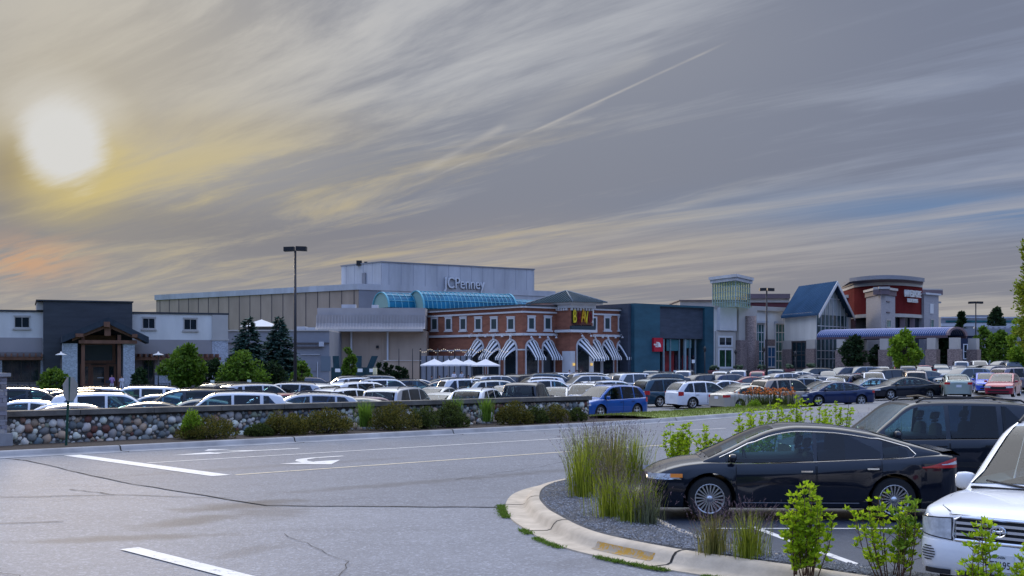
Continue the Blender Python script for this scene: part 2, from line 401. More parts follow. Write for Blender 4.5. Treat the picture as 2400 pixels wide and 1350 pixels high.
def gfn(a, b):
    x = lerp(-900, 1100, a); y = -120+4200*b**3
    v = (Vector((x, y))).dot(RV)
    z = gz(x, y)-.10 if v > 40 and y > 60 else -.75
    return (x, y, z)
sheet('ground', 120, 90, gfn, M_lawn)
def lotf(a, b):
    u = lerp(-90, 260, a); v = 31.70+150*b**1.6; x, y = uv(u, v)
    v0 = interp(u, [(30, 31.8), (36, 32.6), (43, 34.2), (52, 37.4), (70, 38.0)]); k = sst(v, v0, v0+4.2); return (x, y, lerp(0, gz(x, y), k))
sheet('parking_lot', 110, 60, lotf, A_lot)
sheet('road', 2, 2, lambda a, b: (*uv(lerp(-80, 260, a), lerp(-70, 31.7, b)), 0.0), A_old)
# newer strip of asphalt between the seam and the far kerb
def flat(name, polys, m, z=.006, kind='structure', label=None):
    mb = MB()
    for p in polys:
        mb.face([(x, y, z) for x, y in p])
    o = mb.build(name, m, recalc=False)
    for q in o.data.polygons:
        if q.normal.z < 0: q.flip()
    return tag(o, kind=kind)
seam = [(-13.35, 31.1), (-12.0, 29.8), (-7.9, 24.4), (-4.15, 20.35), (-2.2, 20.2), (0.1, 20.1)]
flat('road_resurfaced', [seam+[(1.1, 20.1), (.35, 21.4), (.8, 23.2), (4.2, 27.0), uv(60, 16.6), uv(200, 16.6), uv(200, 31.7)]], A_new, .006)
def ribbon(pts, wd, wob=0.0, sub=8):
    out = []; L = []
    for (a, b), (c, d) in zip(pts, pts[1:]):
        for k in range(sub): L.append(Vector((lerp(a, c, k/sub), lerp(b, d, k/sub))))
    L.append(Vector(pts[-1])); l = []; r = []
    for i, p in enumerate(L):
        d = (L[min(i+1, len(L)-1)]-L[max(i-1, 0)]).normalized(); n = Vector((-d.y, d.x))
        o = n*random.uniform(-wob, wob); h = wd*(1+random.uniform(-.4, .4)*(wob > 0))/2
        l.append(tuple(p+o+n*h)); r.append(tuple(p+o-n*h))
    return [[l[i], l[i+1], r[i+1], r[i]] for i in range(len(l)-1)]
flat('road_seam', ribbon(seam, .032, .04)+ribbon([(-14.5, 21.2), (-10.2, 21.4), (-7.2, 22.0), (-5.0, 21.5)], .035, .05)+ribbon([(-8.4, 23.0), (-7.2, 22.0)], .03, .04)+ribbon([(-11, 17.3), (-6.8, 18.3)], .03, .05)+ribbon([(-7.2, 15.2), (-5.6, 13.6), (-5.0, 12.2)], .009, .06)+ribbon([(-6.0, 14.1), (-6.8, 12.8)], .008, .06)+ribbon([(-1.2, 24.8), (.6, 27.9), (2.0, 31.5)], .011, .06)+ribbon([(-3.2, 17.0), (-2.0, 14.6), (-1.9, 12.6)], .008, .05), M_joint, .011)
# markings
def quad_uv(u0, u1, v0, v1): return [uv(u0, v0), uv(u1, v0), uv(u1, v1), uv(u0, v1)]
flat('stop_line', [quad_uv(12.62, 13.06, 23.17, 31.0)], M_wline, .012)
flat('stop_line', [quad_uv(6.78, 7.04, 9.0, 14.85)], M_wline, .012)
flat('lane_line', [quad_uv(13.15, 28.8, 27.25, 27.36), quad_uv(33, 36, 27.5, 27.6)], M_wline, .012)
flat('centre_line', [quad_uv(13.15, 70, 23.05, 23.17), quad_uv(70, 160, 23.05, 23.17)], M_yline, .012)
ar1 = [[uv(14.7, 29.15), uv(16.0, 29.5), uv(16.0, 28.8)], quad_uv(16.0, 18.6, 29.07, 29.23), [uv(16.9, 29.23), uv(16.5, 29.9), uv(17.3, 29.23)], [uv(16.1, 30.0), uv(16.9, 30.0), uv(16.5, 30.5)]]
cv = [(17.9+0, 25.95), (17.0, 25.95), (16.5, 25.75), (16.2, 25.3), (16.15, 24.9)]
cq = []
for (a, b), (c, d), w0, w1 in zip(cv, cv[1:], (.16, .2, .26, .30), (.2, .26, .30, .34)):
    D2 = Vector((c-a, d-b)).normalized(); n = Vector((-D2.y, D2.x))
    cq.append([uv(a+n.x*w0/2, b+n.y*w0/2), uv(c+n.x*w1/2, d+n.y*w1/2), uv(c-n.x*w1/2, d-n.y*w1/2), uv(a-n.x*w0/2, b-n.y*w0/2)])
flat('turn_arrow', cq+[[uv(15.35, 24.95), uv(17.1, 24.95), uv(16.2, 24.0)]], M_wline, .012)
flat('lane_arrow', ar1, M_wline, .012)
lines = []
for k in range(9): x0, y0 = 5.5+k*3.0, 60.0+k*1.6
for k in range(14):
    u0 = 40+k*3.1; lines.append(quad_uv(u0, u0+.12, 40.5, 46))
mbl = MB()
for q in lines: mbl.face([(x, y, lerp(-.01, gz(x, y), 1)+.012) for x, y in q])
tag(mbl.build('parking_bay_lines', M_wline), kind='structure')
# kerbs
def smooth_path(pts, sub=6):
    P2 = [Vector(p) for p in pts]; out = []
    for i in range(len(P2)-1):
        a, b, c, d = P2[max(i-1, 0)], P2[i], P2[i+1], P2[min(i+2, len(P2)-1)]
        for k in range(sub):
            t = k/sub; out.append(.5*((2*b)+(-a+c)*t+(2*a-5*b+4*c-d)*t*t+(-a+3*b-3*c+d)*t**3))
    out.append(P2[-1]); return out
def offset(path, o):
    r = []
    for i, p in enumerate(path):
        d = (path[min(i+1, len(path)-1)]-path[max(i-1, 0)]).normalized(); r.append(p+Vector((-d.y, d.x))*o)
    return r
def kerb(name, path, side, prof, m, z0=0.0, joints=6.0, zf=None):
    """prof: (distance towards the planted side, height)"""
    mb = MB(); rows = []
    for i, p in enumerate(path):
        d = (path[min(i+1, len(path)-1)]-path[max(i-1, 0)]).normalized(); n = Vector((-d.y, d.x))*side
        zz = zf(p) if zf else z0
        rows.append([(p.x+n.x*o, p.y+n.y*o, zz+h) for o, h in prof])
    mb.grid(rows); o = mb.build(name, m, recalc=True, sharp=50)
    tag(o, kind='structure')
    jb = MB(); acc = 0
    for i in range(1, len(path)):
        acc += (path[i]-path[i-1]).length
        if acc > joints:
            acc = 0; d = (path[i]-path[i-1]).normalized(); n = Vector((-d.y, d.x))*side
            pts = [(path[i]+n*o_, h_+(zf(path[i]) if zf else z0)+.004) for o_, h_ in prof[:-1]]
            for (a, ha), (b, hb) in zip(pts, pts[1:]):
                e = d*.02; jb.face([(a.x-e.x, a.y-e.y, ha), (a.x+e.x, a.y+e.y, ha), (b.x+e.x, b.y+e.y, hb), (b.x-e.x, b.y-e.y, hb)])
    if len(jb.bm.faces): tag(jb.build(name+'_joints', M_joint), kind='structure')
    return rows
PROF = [(-.505, -.02), (-.50, .016), (-.04, .012), (.0, .05), (.03, .135), (.07, .155), (.19, .16), (.20, -.3)]
far = [uv(u, v) for u, v in ((-60, 31.6), (-20, 31.6), (0, 31.6), (20, 31.6), (34, 31.75), (43, 33.1), (50, 34.4), (52.2, 35.4), (52.6, 36.4), (51, 37.3), (47, 37.3), (41, 36.4), (37, 35.9))]
far_p = smooth_path(far, 10)
kerb('kerb', far_p, 1, PROF, mat('kerb_far', (.27, .27, .28), .85, var=.25, scale=1.2, bump=.3, bscale=20), joints=5.5)
# planted bed in front of the stone wall, grass further on
mb = MB(); A_, B_ = offset(far_p[:45], .19), None
mb.grid([[(p.x, p.y, .15), (p.x+RV.x*.8, p.y+RV.y*.8, .12), (p.x+RV.x*3.5, p.y+RV.y*3.5, .06), (p.x+RV.x*4.5, p.y+RV.y*4.5, -.5)] for p in A_]); tag(mb.build('planting_bed', M_soil), kind='structure')
mb = MB(); left_s = offset(far_p, .19); seq = left_s[44:76]; rseq = list(reversed(left_s[76:]))
rows = []
for i, p in enumerate(seq):
    q = rseq[min(len(rseq)-1, int(i*len(rseq)/len(seq)))]
    rows.append([(lerp(p.x, q.x, k/6), lerp(p.y, q.y, k/6), .15+.10*math.sin(math.pi*k/6)) for k in range(7)]+[(q.x, q.y, -.5)])
mb.grid(rows); tag(mb.build('grass_strip', M_grass), kind='structure')
# near island
near = [(30, 47.0), (15, 35.0), (8, 29.6), (4.2, 26.7), (2.1, 24.9), (1.12, 23.5), (.61, 22.1), (.46, 20.4), (.51, 19.1), (.66, 18.0), (1.11, 16.1), (1.9, 14.75), (2.57, 14.0), (3.21, 13.35), (3.67, 12.85), (4.7, 11.8), (7.5, 9.2)]
near_p = smooth_path(near, 8)
M_pan = mat('concrete_pan', (.36, .31, .25), .85, var=.3, scale=1.8, bump=.35, bscale=30)
M_kyel = mat('kerb_yellow', (.5, .3, .03), .8, var=.1)
_t = NT(M_kyel.node_tree); _tc = _t.new('ShaderNodeTexCoord'); _f = _t.sstep(_t.math('ADD', _t.math('MULTIPLY', _t.noise(_tc.outputs['Object'], 5, 4, .7), .7), _t.math('MULTIPLY', _t.noise(_tc.outputs['Object'], 30, 3, .7), .3)), .47, .55)
_t.l.new(_t.mix(_f, (.30, .25, .19), (.40, .22, .03)), _t.n['Principled BSDF'].inputs['Base Color'])
PROFN = [(-.575, -.02), (-.57, .018), (-.30, .012), (-.24, .03), (-.20, .10), (-.15, .145), (-.08, .16), (.0, .16), (.02, -.2)]
kerb('kerb', near_p, 1, PROFN, M_conc, joints=3.1)
def strip(name, path, side, pr, m, seg):
    m_ = MB(); m_.grid([[(p.x+n.x*o, p.y+n.y*o, h+.004) for o, h in pr] for p, n in [(path[i], Vector((-(path[i+1]-path[i-1]).normalized().y, (path[i+1]-path[i-1]).normalized().x))*side) for i in seg]])
    return tag(m_.build(name, m), kind='structure')
kj = min(range(len(near_p)), key=lambda i: (near_p[i]-Vector((1.25, 15.8))).length); kj2 = min(range(len(near_p)), key=lambda i: (near_p[i]-Vector((1.9, 14.75))).length)
strip('kerb_yellow_paint', near_p, 1, PROFN[2:5], M_kyel, range(kj, kj2+1))
# gravel bed behind the near kerb and the small lot inside it
M_grav = mat('gravel_dark', (.085, .088, .098), .9, var=.6, scale=14, bump=1.0, bscale=60)
inn = [(30, 44.5), (16, 33.2), (9, 27.6), (5.5, 25.3), (3.6, 24.2), (2.6, 22.8), (2.15, 20.5), (2.05, 18.5), (2.2, 17.0), (2.5, 15.6), (2.95, 14.6), (3.6, 13.7), (4.2, 13.0), (5.1, 12.1), (7.9, 9.5)]
inn_p = smooth_path(inn, 8)
n_ = 80
def at_path(path, t):
    k = t*(len(path)-1); i = min(int(k), len(path)-2); return path[i].lerp(path[i+1], k-i)
mb = MB(); mb.grid([[(*at_path(near_p, i/n_).lerp(at_path(inn_p, i/n_), j/5), .145+.03*math.sin(math.pi*j/5)) for j in range(6)] for i in range(n_+1)]); tag(mb.build('gravel_bed', M_grav), kind='structure')
kerb('kerb', inn_p, -1, [(-.02, .03), (.0, .15), (.12, .155), (.13, .0)], M_conc, joints=99)
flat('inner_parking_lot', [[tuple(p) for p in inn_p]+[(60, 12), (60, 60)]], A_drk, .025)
LZ = .02
flat('bay_line', [[(3.43, 17.62), (3.55, 17.62), (4.42, 12.6), (4.30, 12.6)], [(2.75, 17.35), (2.75, 17.43), (11, 17.43), (11, 17.35)], [(4.25, 12.75), (4.33, 12.65), (6.1, 14.9), (6.0, 14.98)], [(4.4, 20.05), (4.4, 20.15), (12, 20.15), (12, 20.05)]], M_wline, LZ+.006)
random.seed(3); mb = MB()
for i in range(11000):
    t = random.uniform(.20, .98); p = at_path(near_p, t).lerp(at_path(inn_p, t), random.uniform(.03, .97)); r = random.uniform(.008, .022); z = .15+.025
    pts = [(p.x+r*random.uniform(.7, 1.2)*a, p.y+r*random.uniform(.7, 1.2)*b, z+r*c) for a, b, c in ((1, 0, 0), (0, 1, 0), (-1, 0, 0), (0, -1, 0), (0, 0, .8))]
    v = [mb.bm.verts.new(q) for q in pts]
    for k in range(4): mb.bm.faces.new((v[k], v[(k+1) % 4], v[4]))
tag(mb.build('gravel', mat('gravel_stones', (.17, .175, .19), .8, island=.6), recalc=False), 'loose grey stone chippings in the planted bed inside the near kerb', 'gravel', kind='stuff')
# weeds in the gutter joint
M_weed = mat('weed_blades', (.10, .17, .02), .8, island=.45, trans=.35)
mb = MB(); edge = offset(near_p, -.63)
for i, p in enumerate(edge):
    if 50 < i < 100:
        nx = edge[min(i+1, len(edge)-1)]
        for k in range(150):
            q = p.lerp(nx, random.random()); dens = mnoise.noise(Vector((q.x*2.3, q.y*2.3, 0)))
            if dens < -.02: continue
            o = random.gauss(0, .035); x, y = q.x+o, q.y+random.gauss(0, .035); h = random.uniform(.015, .055); a = random.uniform(0, 6.28)
            mb.face([(x, y, .01), (x+.018*math.cos(a), y+.018*math.sin(a), .012), (x+random.gauss(0, .03), y+random.gauss(0, .03), h)])
tag(mb.build('weeds', M_weed, recalc=False), 'green weeds growing in the joint of the near kerb', 'weeds', kind='stuff')
# short grass on the far strip
mb = MB()
for k in range(9000):
    r = rows[random.randrange(len(rows)-1)]; j = random.randrange(6); a, b = Vector(r[j]), Vector(r[j+1]); p = a.lerp(b, random.random())+Vector((RU.x, RU.y, 0))*random.uniform(-.3, .3)
    h = random.uniform(.04, .11); a_ = random.uniform(0, 6.28); wd = .03
    mb.face([(p.x, p.y, p.z-.01), (p.x+wd*math.cos(a_), p.y+wd*math.sin(a_), p.z-.01), (p.x+random.gauss(0, .04), p.y+random.gauss(0, .04), p.z+h)])
tag(mb.build('grass', mat('grass_blades', (.15, .19, .035), .8, island=.45, trans=.3), recalc=False), 'short dry green grass on the median strip', 'grass', kind='stuff')
# ------------------------------------------------------------------ cobblestone wall
WV = 35.4; WU0, WU1 = 12.6, 36.9
wx, wy = uv((WU0+WU1)/2, WV)
wall_t = thing('stone_wall', (wx, wy, .1), 'long low wall of rounded cobblestones with a dark flat coping beside the road', 'wall')
def island_ramp(name, stops, rough=.6, bump=.3, bscale=12, trans=0):
    m = mat(name, (.3, .3, .3), rough, bump=bump, bscale=bscale, island=.1, trans=trans)
    t = NT(m.node_tree); b = t.n['Principled BSDF']; g = t.new('ShaderNodeNewGeometry')
    c = t.ramp(g.outputs['Random Per Island'], stops, 'CONSTANT'); t.l.new(c, b.inputs['Base Color'])
    for n in t.n:
        if n.type == 'BSDF_TRANSLUCENT': t.l.new(c, n.inputs[0])
    return m
M_cob = island_ramp('cobbles', [(0, (0.495, 0.455, 0.423)), (.10, (0.175, 0.174, 0.172)), (.22, (0.291, 0.268, 0.252)), (.33, (0.620, 0.589, 0.526)), (.44, (0.131, 0.147, 0.149)), (.52, (0.349, 0.268, 0.194)), (.60, (0.218, 0.228, 0.217)), (.68, (0.437, 0.321, 0.229)), (.76, (0.146, 0.060, 0.046)), (.80, (0.248, 0.268, 0.194)), (.87, (0.620, 0.639, 0.546)), (.93, (0.146, 0.187, 0.206)), (.97, (0.291, 0.174, 0.126))])
WW = Wall(uv(WU0, WV), uv(WU1, WV))
mb = MB(); WW.box(mb, 0, WW.L, -.2, .85, -.30, -.02); mb.build('mortar_core', mat('mortar', (.085, .080, .075), .95, var=.3, scale=8, bump=.5), wall_t)
mb = MB(); z = .16; row = 0
placed = []
def try_stone(a, zz, r):
    for (b, y, q) in placed[-260:]:
        if abs(a-b) < .5 and (a-b)**2+(zz-y)**2 < ((r+q)*.90)**2: return False
    return True
random.seed(21)
cand = []
for k in range(26000):
    r = random.choice((.115, .10, .09, .08, .07, .06, .05)) if k > 900 else random.uniform(.11, .145)
    cand.append((random.uniform(.06, WW.L-.06), random.uniform(-.02, .78), r))
cell = {}
def nearb(a, zz):
    i, j = int(a/.35), int(zz/.35)
    for di in (-1, 0, 1):
        for dj in (-1, 0, 1):
            for q in cell.get((i+di, j+dj), ()): yield q
acc = []
for k, (a, zz, r) in enumerate(cand):
    if zz+r > .86: continue
    if all((a-b)**2+(zz-y)**2 > ((r+q)*.86)**2 for b, y, q in nearb(a, zz)):
        cell.setdefault((int(a/.35), int(zz/.35)), []).append((a, zz, r)); acc.append((a, zz, r))
for a, zz, r in acc:
    e = random.uniform(.95, 1.28); th = random.uniform(-.7, .7)
    rot = Matrix.Rotation(math.atan2(WW.u.y, WW.u.x), 3, 'Z') @ Matrix.Rotation(th, 3, 'Y')
    vs = mb.ball(WW.p3(a, zz, -.03), r, (e, random.uniform(.55, .8), 1.06), 2, rot)
    s_ = random.random()*50
    for v in vs:
        c = v.co-Vector(WW.p3(a, zz, -.03)); v.co += c*.35*mnoise.noise(c.normalized()*1.3+Vector((s_, 0, 0)))
mb.build('cobblestones', M_cob, wall_t)
mb = MB(); k = 0; a = -.06
while a < WW.L+.06:
    b = min(a+2.35, WW.L+.08); WW.box(mb, a, b-.012, 0.86, 1.03, -.42, .11); a = b
M_cap = mat('coping_stone', (.12, .112, .10), .8, var=.35, scale=2.0, bump=.5, bscale=20)
o = mb.build('coping', M_cap, wall_t)
bv = o.modifiers.new('bevel', 'BEVEL'); bv.width = .012; bv.segments = 2
# stacked-stone pier at the left edge of the picture
PW = Wall(uv(11.4, 35.0), uv(12.62, 35.0))
px_, py_ = uv(12.0, 35.2)
pier = thing('stone_pier', (px_, py_, .1), 'square pier of stacked pale ledge stones at the left end of the cobblestone wall', 'pier')
M_ledge = island_ramp('ledge_stone', [(0, (.30, .29, .31)), (.25, (.22, .2, .2)), (.5, (.38, .35, .33)), (.75, (.26, .25, .28))], .8, .5, 20)
mb = MB(); z = .42
while z < 2.02:
    h = random.uniform(.06, .13); a = 0
    while a < 1.22:
        b = min(a+random.uniform(.18, .45), 1.22); q = random.uniform(.0, .035)
        PW.box(mb, a+.003, b-.003, z+.003, z+h-.003, -1.2, q); a = b
    z += h
mb.build('ledge_stones', M_ledge, pier)
mb = MB(); PW.box(mb, -.08, 1.34, .05, .42, -1.3, .12); mb.build('plinth', M_concg, pier)
mb = MB(); PW.box(mb, -.08, 1.30, 2.03, 2.13, -1.3, .10); mb.build('cap_stone', M_concg, pier)
# stop sign seen nearly edge-on from behind
sx, sy = X_(155, 33.9), 33.9
sg = thing('stop_sign', (sx, sy, .15), 'octagonal sign seen nearly edge-on from behind on a green post by the stone wall', 'road sign')
mb = MB(); M_post = mat('green_post', (.02, .07, .045), .5, metal=.3, var=.3, scale=6)
tl = .03
mb.hexa([(sx-.03, sy-.02, .1), (sx+.03, sy-.02, .1), (sx+.03, sy+.02, .1), (sx-.03, sy+.02, .1), (sx-.03+tl*3, sy-.02, 2.02), (sx+.03+tl*3, sy-.02, 2.02), (sx+.03+tl*3, sy+.02, 2.02), (sx-.03+tl*3, sy+.02, 2.02)])
mb.build('post', M_post, sg)
mb = MB(); dirv = Vector((.27, .963)); nn = Vector((dirv.y, -dirv.x)); c0 = Vector((sx+.10, sy+.06)); rr = .36
ring = [(c0+dirv*rr*math.cos(R(22.5+45*k)), 1.68+rr*math.sin(R(22.5+45*k))) for k in range(8)]
fa = [mb.bm.verts.new((p.x+nn.x*.004, p.y+nn.y*.004, zz)) for p, zz in ring]; fb = [mb.bm.verts.new((p.x-nn.x*.004, p.y-nn.y*.004, zz)) for p, zz in ring]
f1 = mb.bm.faces.new(fa); f2 = mb.bm.faces.new(fb[::-1])
for k in range(8): mb.bm.faces.new((fa[k], fb[k], fb[(k+1) % 8], fa[(k+1) % 8]))
mb.build('sign_plate', mat('sign_back', (.24, .25, .26), .6, metal=.2, var=.1), sg)
mb = MB(); fc = [(p.x-nn.x*.008, p.y-nn.y*.008, zz) for p, zz in ring]; mb.face(fc); mb.build('sign_face', mat('sign_red', (.5, .02, .02), .4), sg)
# ------------------------------------------------------------------ building materials
M_white = mat('stucco_white', (.62, .60, .565), .8, var=.12, scale=.5, stretch=(1, 1, .3), bump=.1)
M_lilac = mat('stucco_grey', (.30, .275, .27), .8, var=.08, scale=.3)
M_slate = mat('dark_cladding', (.046, .050, .058), .6, var=.2, scale=.4, stretch=(1, 1, 6))
M_timber = mat('timber_brown', (.17, .078, .048), .6, var=.25, scale=2, stretch=(1, 1, .3))
M_glassd = mat('window_glass_dark', (.012, .02, .028), .06, spec=.8)
M_glasst = mat('window_glass_teal', (.03, .12, .13), .08, spec=.8, var=.5, scale=.6)
M_trimw = mat('trim_white', (.54, .54, .55), .6, var=.06, scale=1)
M_trimc = mat('trim_cream', (.42, .39, .36), .7, var=.08, scale=.6)
M_frame = mat('window_frame_bronze', (.06, .045, .04), .5)
M_brick = mat('brick_red', (.25, .098, .062), .9, var=.22, scale=.9, stretch=(1, 1, 3), bump=.2)
M_beige = mat('panel_beige', (.37, .285, .22), .85, var=.16, scale=.4, stretch=(1, 1, .3))
M_grey = mat('panel_grey', (.22, .225, .25), .8, var=.1, scale=.3)
M_bluew = mat('concrete_pale', (.43, .44, .47), .85, var=.2, scale=.35, stretch=(1, 1, .25))
M_metal = mat('metal_roof', (.36, .33, .32), .7, metal=0, var=.1, scale=.5)
M_dark = mat('dark_metal', (.02, .02, .022), .5)
M_seam = mat('panel_seam', (.10, .085, .08), .9)
def stone_mat(name, base, d):
    m = mat(name, base, .85, var=.15, scale=.8, bump=.5, bscale=6); t = NT(m.node_tree); b = t.n['Principled BSDF']
    tcn = t.new('ShaderNodeTexCoord'); v = t.new('ShaderNodeTexVoronoi'); t.l.new(t.mapping(tcn.outputs['Object'], scale=(1.6, 1.6, 3.4)), v.inputs['Vector'])
    s_ = t.new('ShaderNodeSeparateColor'); t.l.new(v.outputs['Color'], s_.inputs[0])
    t.l.new(t.ramp(s_.outputs[0], [(0, tuple(x*(1-d) for x in base)), (.5, base), (1, tuple(x*(1+d) for x in base))]), b.inputs['Base Color']); return m
M_stonew = stone_mat('stone_pale', (.36, .38, .42), .3); M_stoneb = stone_mat('stone_brown', (.21, .16, .15), .45); M_limest = stone_mat('stone_block_grey', (.30, .29, .31), .12)
def part(name, m, root, fn, **kw):
    mb = MB(); fn(mb); return mb.build(name, m, root, **kw)
def pbox(name, m, root, W, x0, y0, x1, y1, d0, d1):
    s0, s1, z0, z1 = W.rect(x0, y0, x1, y1); return part(name, m, root, lambda mb: W.box(mb, s0, s1, z0, z1, d0, d1))
def window(root, W, x0, y0, x1, y1, fr=M_trimw, gl=M_glassd, t=.13, d=.0, mull=0, trans=0, name='window', rec=.12, sill=False):
    """a window: frame ring part with its pane as sub-part"""
    s0, s1, z0, z1 = W.rect(x0, y0, x1, y1)
    def f(mb):
        W.box(mb, s0, s1, z1-t, z1, d-.02, d+.08); W.box(mb, s0, s1, z0, z0+t, d-.02, d+.08)
        W.box(mb, s0, s0+t, z0+t, z1-t, d-.02, d+.08); W.box(mb, s1-t, s1, z0+t, z1-t, d-.02, d+.08)
        for k in range(mull):
            a = lerp(s0, s1, (k+1)/(mull+1)); W.box(mb, a-t*.25, a+t*.25, z0+t, z1-t, d-.02, d+.06)
        for k in range(trans):
            a = lerp(z0, z1, (k+1)/(trans+1)); W.box(mb, s0+t, s1-t, a-t*.25, a+t*.25, d-.02, d+.055)
        if sill: W.box(mb, s0-.12, s1+.12, z0-.16, z0-.002, d-.02, d+.16); W.box(mb, s0-.06, s1+.06, z1+.002, z1+.13, d-.02, d+.12)
    fo = part(name, fr, root, f)
    mb = MB(); W.box(mb, s0+t*.9, s1-t*.9, z0+t*.9, z1-t*.9, d-.01, d+.03); mb.build('pane', gl, fo); return fo
def body(W, x0, x1, zb, zt, depth, m, root, name='wall', dfront=0.0):
    s0, s1 = W.s_at(x0), W.s_at(x1); return part(name, m, root, lambda mb: W.box(mb, s0, s1, zb, zt, -depth, dfront))
# ================================================================== restaurant on the left
W = Wall.px(-90, 117, 535, 126.6); B = thing('restaurant_building', (X_(220, 120), 120, -.8), 'pale stucco restaurant with dark gabled entrance tower, left end of the car park', 'building')
S = W.s_at
body(W, -90, 533, -1.5, 7.5, 14, M_white, B)
part('coping', M_slate, B, lambda mb: W.box(mb, S(-90), S(536), 7.5, 7.68, -14, .12))
[part('lower_band', M_lilac, B, lambda mb: W.box(mb, S(a), S(b), z0, z1, .0, .06)) for a, b, z0, z1 in ((-90, 99, 3.5, 4.95), (308, 497, 3.4, 4.85))]
part('lower_wall', mat('stucco_tan', (.20, .17, .16), .8, var=.1, scale=.4), B, lambda mb: W.box(mb, S(-90), S(99), -1.5, 3.49, .0, .04)); part('lower_wall', mat('stucco_tan', (.2, .17, .16)), B, lambda mb: W.box(mb, S(308), S(497), -1.5, 3.39, .0, .04))
# tower block
T0, T1 = S(101), S(308)
part('entrance_tower', M_slate, B, lambda mb: W.box(mb, T0, T1, -1.5, 8.55, -9, 1.1))
part('tower_return', M_trimc, B, lambda mb: W.box(mb, S(86), T0-.003, 7.69, 8.45, -8, .6))
part('tower_coping', M_slate, B, lambda mb: W.box(mb, S(84), T1+.1, 8.553, 8.68, -9, 1.25))
for r in ((33, 742, 70, 769), (333, 745, 364, 771), (430, 747, 462, 774), (-46, 741, -10, 768)):
    window(B, W, *r, fr=M_trimc, t=.09, d=.0, mull=1, sill=True)
# timber gabled porch
gx = lambda px: S(px)
ap, e0, e1 = gx(246), gx(141), gx(338); zr = Z_(743, 117); ze = Z_(789, 117)
def roofp(mb):
    for a, b, zA, zB in ((e0, ap, ze, zr), (ap, e1, zr, ze)):
        for d0, d1 in ((1.1, 4.9),):
            mb.hexa([W.p3(a, zA-.62, d1), W.p3(b, zB-.62, d1), W.p3(b, zB-.62, d0), W.p3(a, zA-.62, d0), W.p3(a, zA, d1), W.p3(b, zB, d1), W.p3(b, zB, d0), W.p3(a, zA, d0)])
part('porch_roof', mat('roof_shingle_dark', (.03, .04, .055), .8, var=.25, scale=2), B, roofp)
def truss(mb):
    W.box(mb, gx(180), gx(312), Z_(805, 117), Z_(797, 117), 4.1, 4.6)
    W.box(mb, gx(238), gx(252), ze+.1, zr-.55, 4.1, 4.6)
    for a, b, za, zb in ((gx(165), ap-.2, ze-.1, zr-.7), (ap+.2, gx(322), zr-.7, ze-.1)):
        mb.hexa([W.p3(a, za-.35, 4.55), W.p3(b, zb-.35, 4.55), W.p3(b, zb-.35, 4.15), W.p3(a, za-.35, 4.15), W.p3(a, za, 4.55), W.p3(b, zb, 4.55), W.p3(b, zb, 4.15), W.p3(a, za, 4.15)])
    for p in (186, 268): W.box(mb, gx(p), gx(p+8), -1.2, ze+.2, 3.9, 4.3)
    W.box(mb, gx(172), gx(190), Z_(790, 117), Z_(782, 117), 3.2, 5.0); W.box(mb, gx(300), gx(312), Z_(790, 117), Z_(782, 117), 3.2, 5.0); W.box(mb, gx(236), gx(250), zr-.95, zr-.45, 3.2, 5.0)
part('porch_timber', M_timber, B, truss)
for a, b in ((143, 177), (281, 307)): part('stone_column', M_stonew, B, lambda mb: W.box(mb, gx(a), gx(b), -1.5, Z_(805, 117), 2.9, 4.4))
part('gable_panel', M_timber, B, lambda mb: W.box(mb, gx(190), gx(268), Z_(803, 119), Z_(785, 119), 1.3, 1.8))
window(B, W, 188, 802, 268, 852, fr=M_timber, gl=mat('window_glass_grey', (.03, .05, .06), .15, spec=.6), t=.3, d=1.5)
window(B, W, 186, 853, 211, 905, fr=M_timber, t=.25, d=1.5, name='side_light'); window(B, W, 247, 853, 270, 905, fr=M_timber, t=.25, d=1.5, name='side_light')
dr = window(B, W, 211, 855, 247, 908, fr=M_timber, gl=M_glassd, t=.22, d=1.5, name='door')
s0, s1, z0, z1 = W.rect(226, 884, 240, 886); part('handle', M_trimw, dr, lambda mb: W.box(mb, s0, s1, z0, z1, 1.6, 1.66))
# pergola
for pa, pb in ((-90, 99), (309, 512)):
  def perg(mb, a=pa, b=pb):
        W.box(mb, gx(a), gx(b), 2.75, 3.05, 1.6, 1.8); W.box(mb, gx(a), gx(b), 2.75, 3.05, .1, .3)
        s = gx(a)
        while s < gx(b)-.1: W.box(mb, s, s+.14, 3.06, 3.38, -.0, 2.3); s += .55
  part('pergola', M_timber, B, perg)
window(B, W, 6, 843, 93, 895, fr=M_frame, t=.12, d=.05, mull=3); window(B, W, 334, 840, 362, 905, fr=M_frame, t=.12, d=.05, mull=1); window(B, W, -80, 843, -10, 895, fr=M_frame, t=.12, d=.05, mull=3)
for a, b in ((-6, 5), (95, 120)): part('stone_pillar', M_stonew, B, lambda mb: W.box(mb, gx(a), gx(b), -1.5, 2.7, .05, .5))
part('corner_stone', M_stonew, B, lambda mb: W.box(mb, gx(497), gx(534), -1.5, 4.8, -3, .12))
part('corner_band', M_trimc, B, lambda mb: (W.box(mb, gx(497), gx(534), 5.0, 7.49, -.1, .10), W.box(mb, gx(495), gx(536), 4.803, 5.0, -3, .2)))
part('stone_base', M_stonew, B, lambda mb: W.box(mb, gx(362), gx(400), -1.5, 1.2, .05, .3))
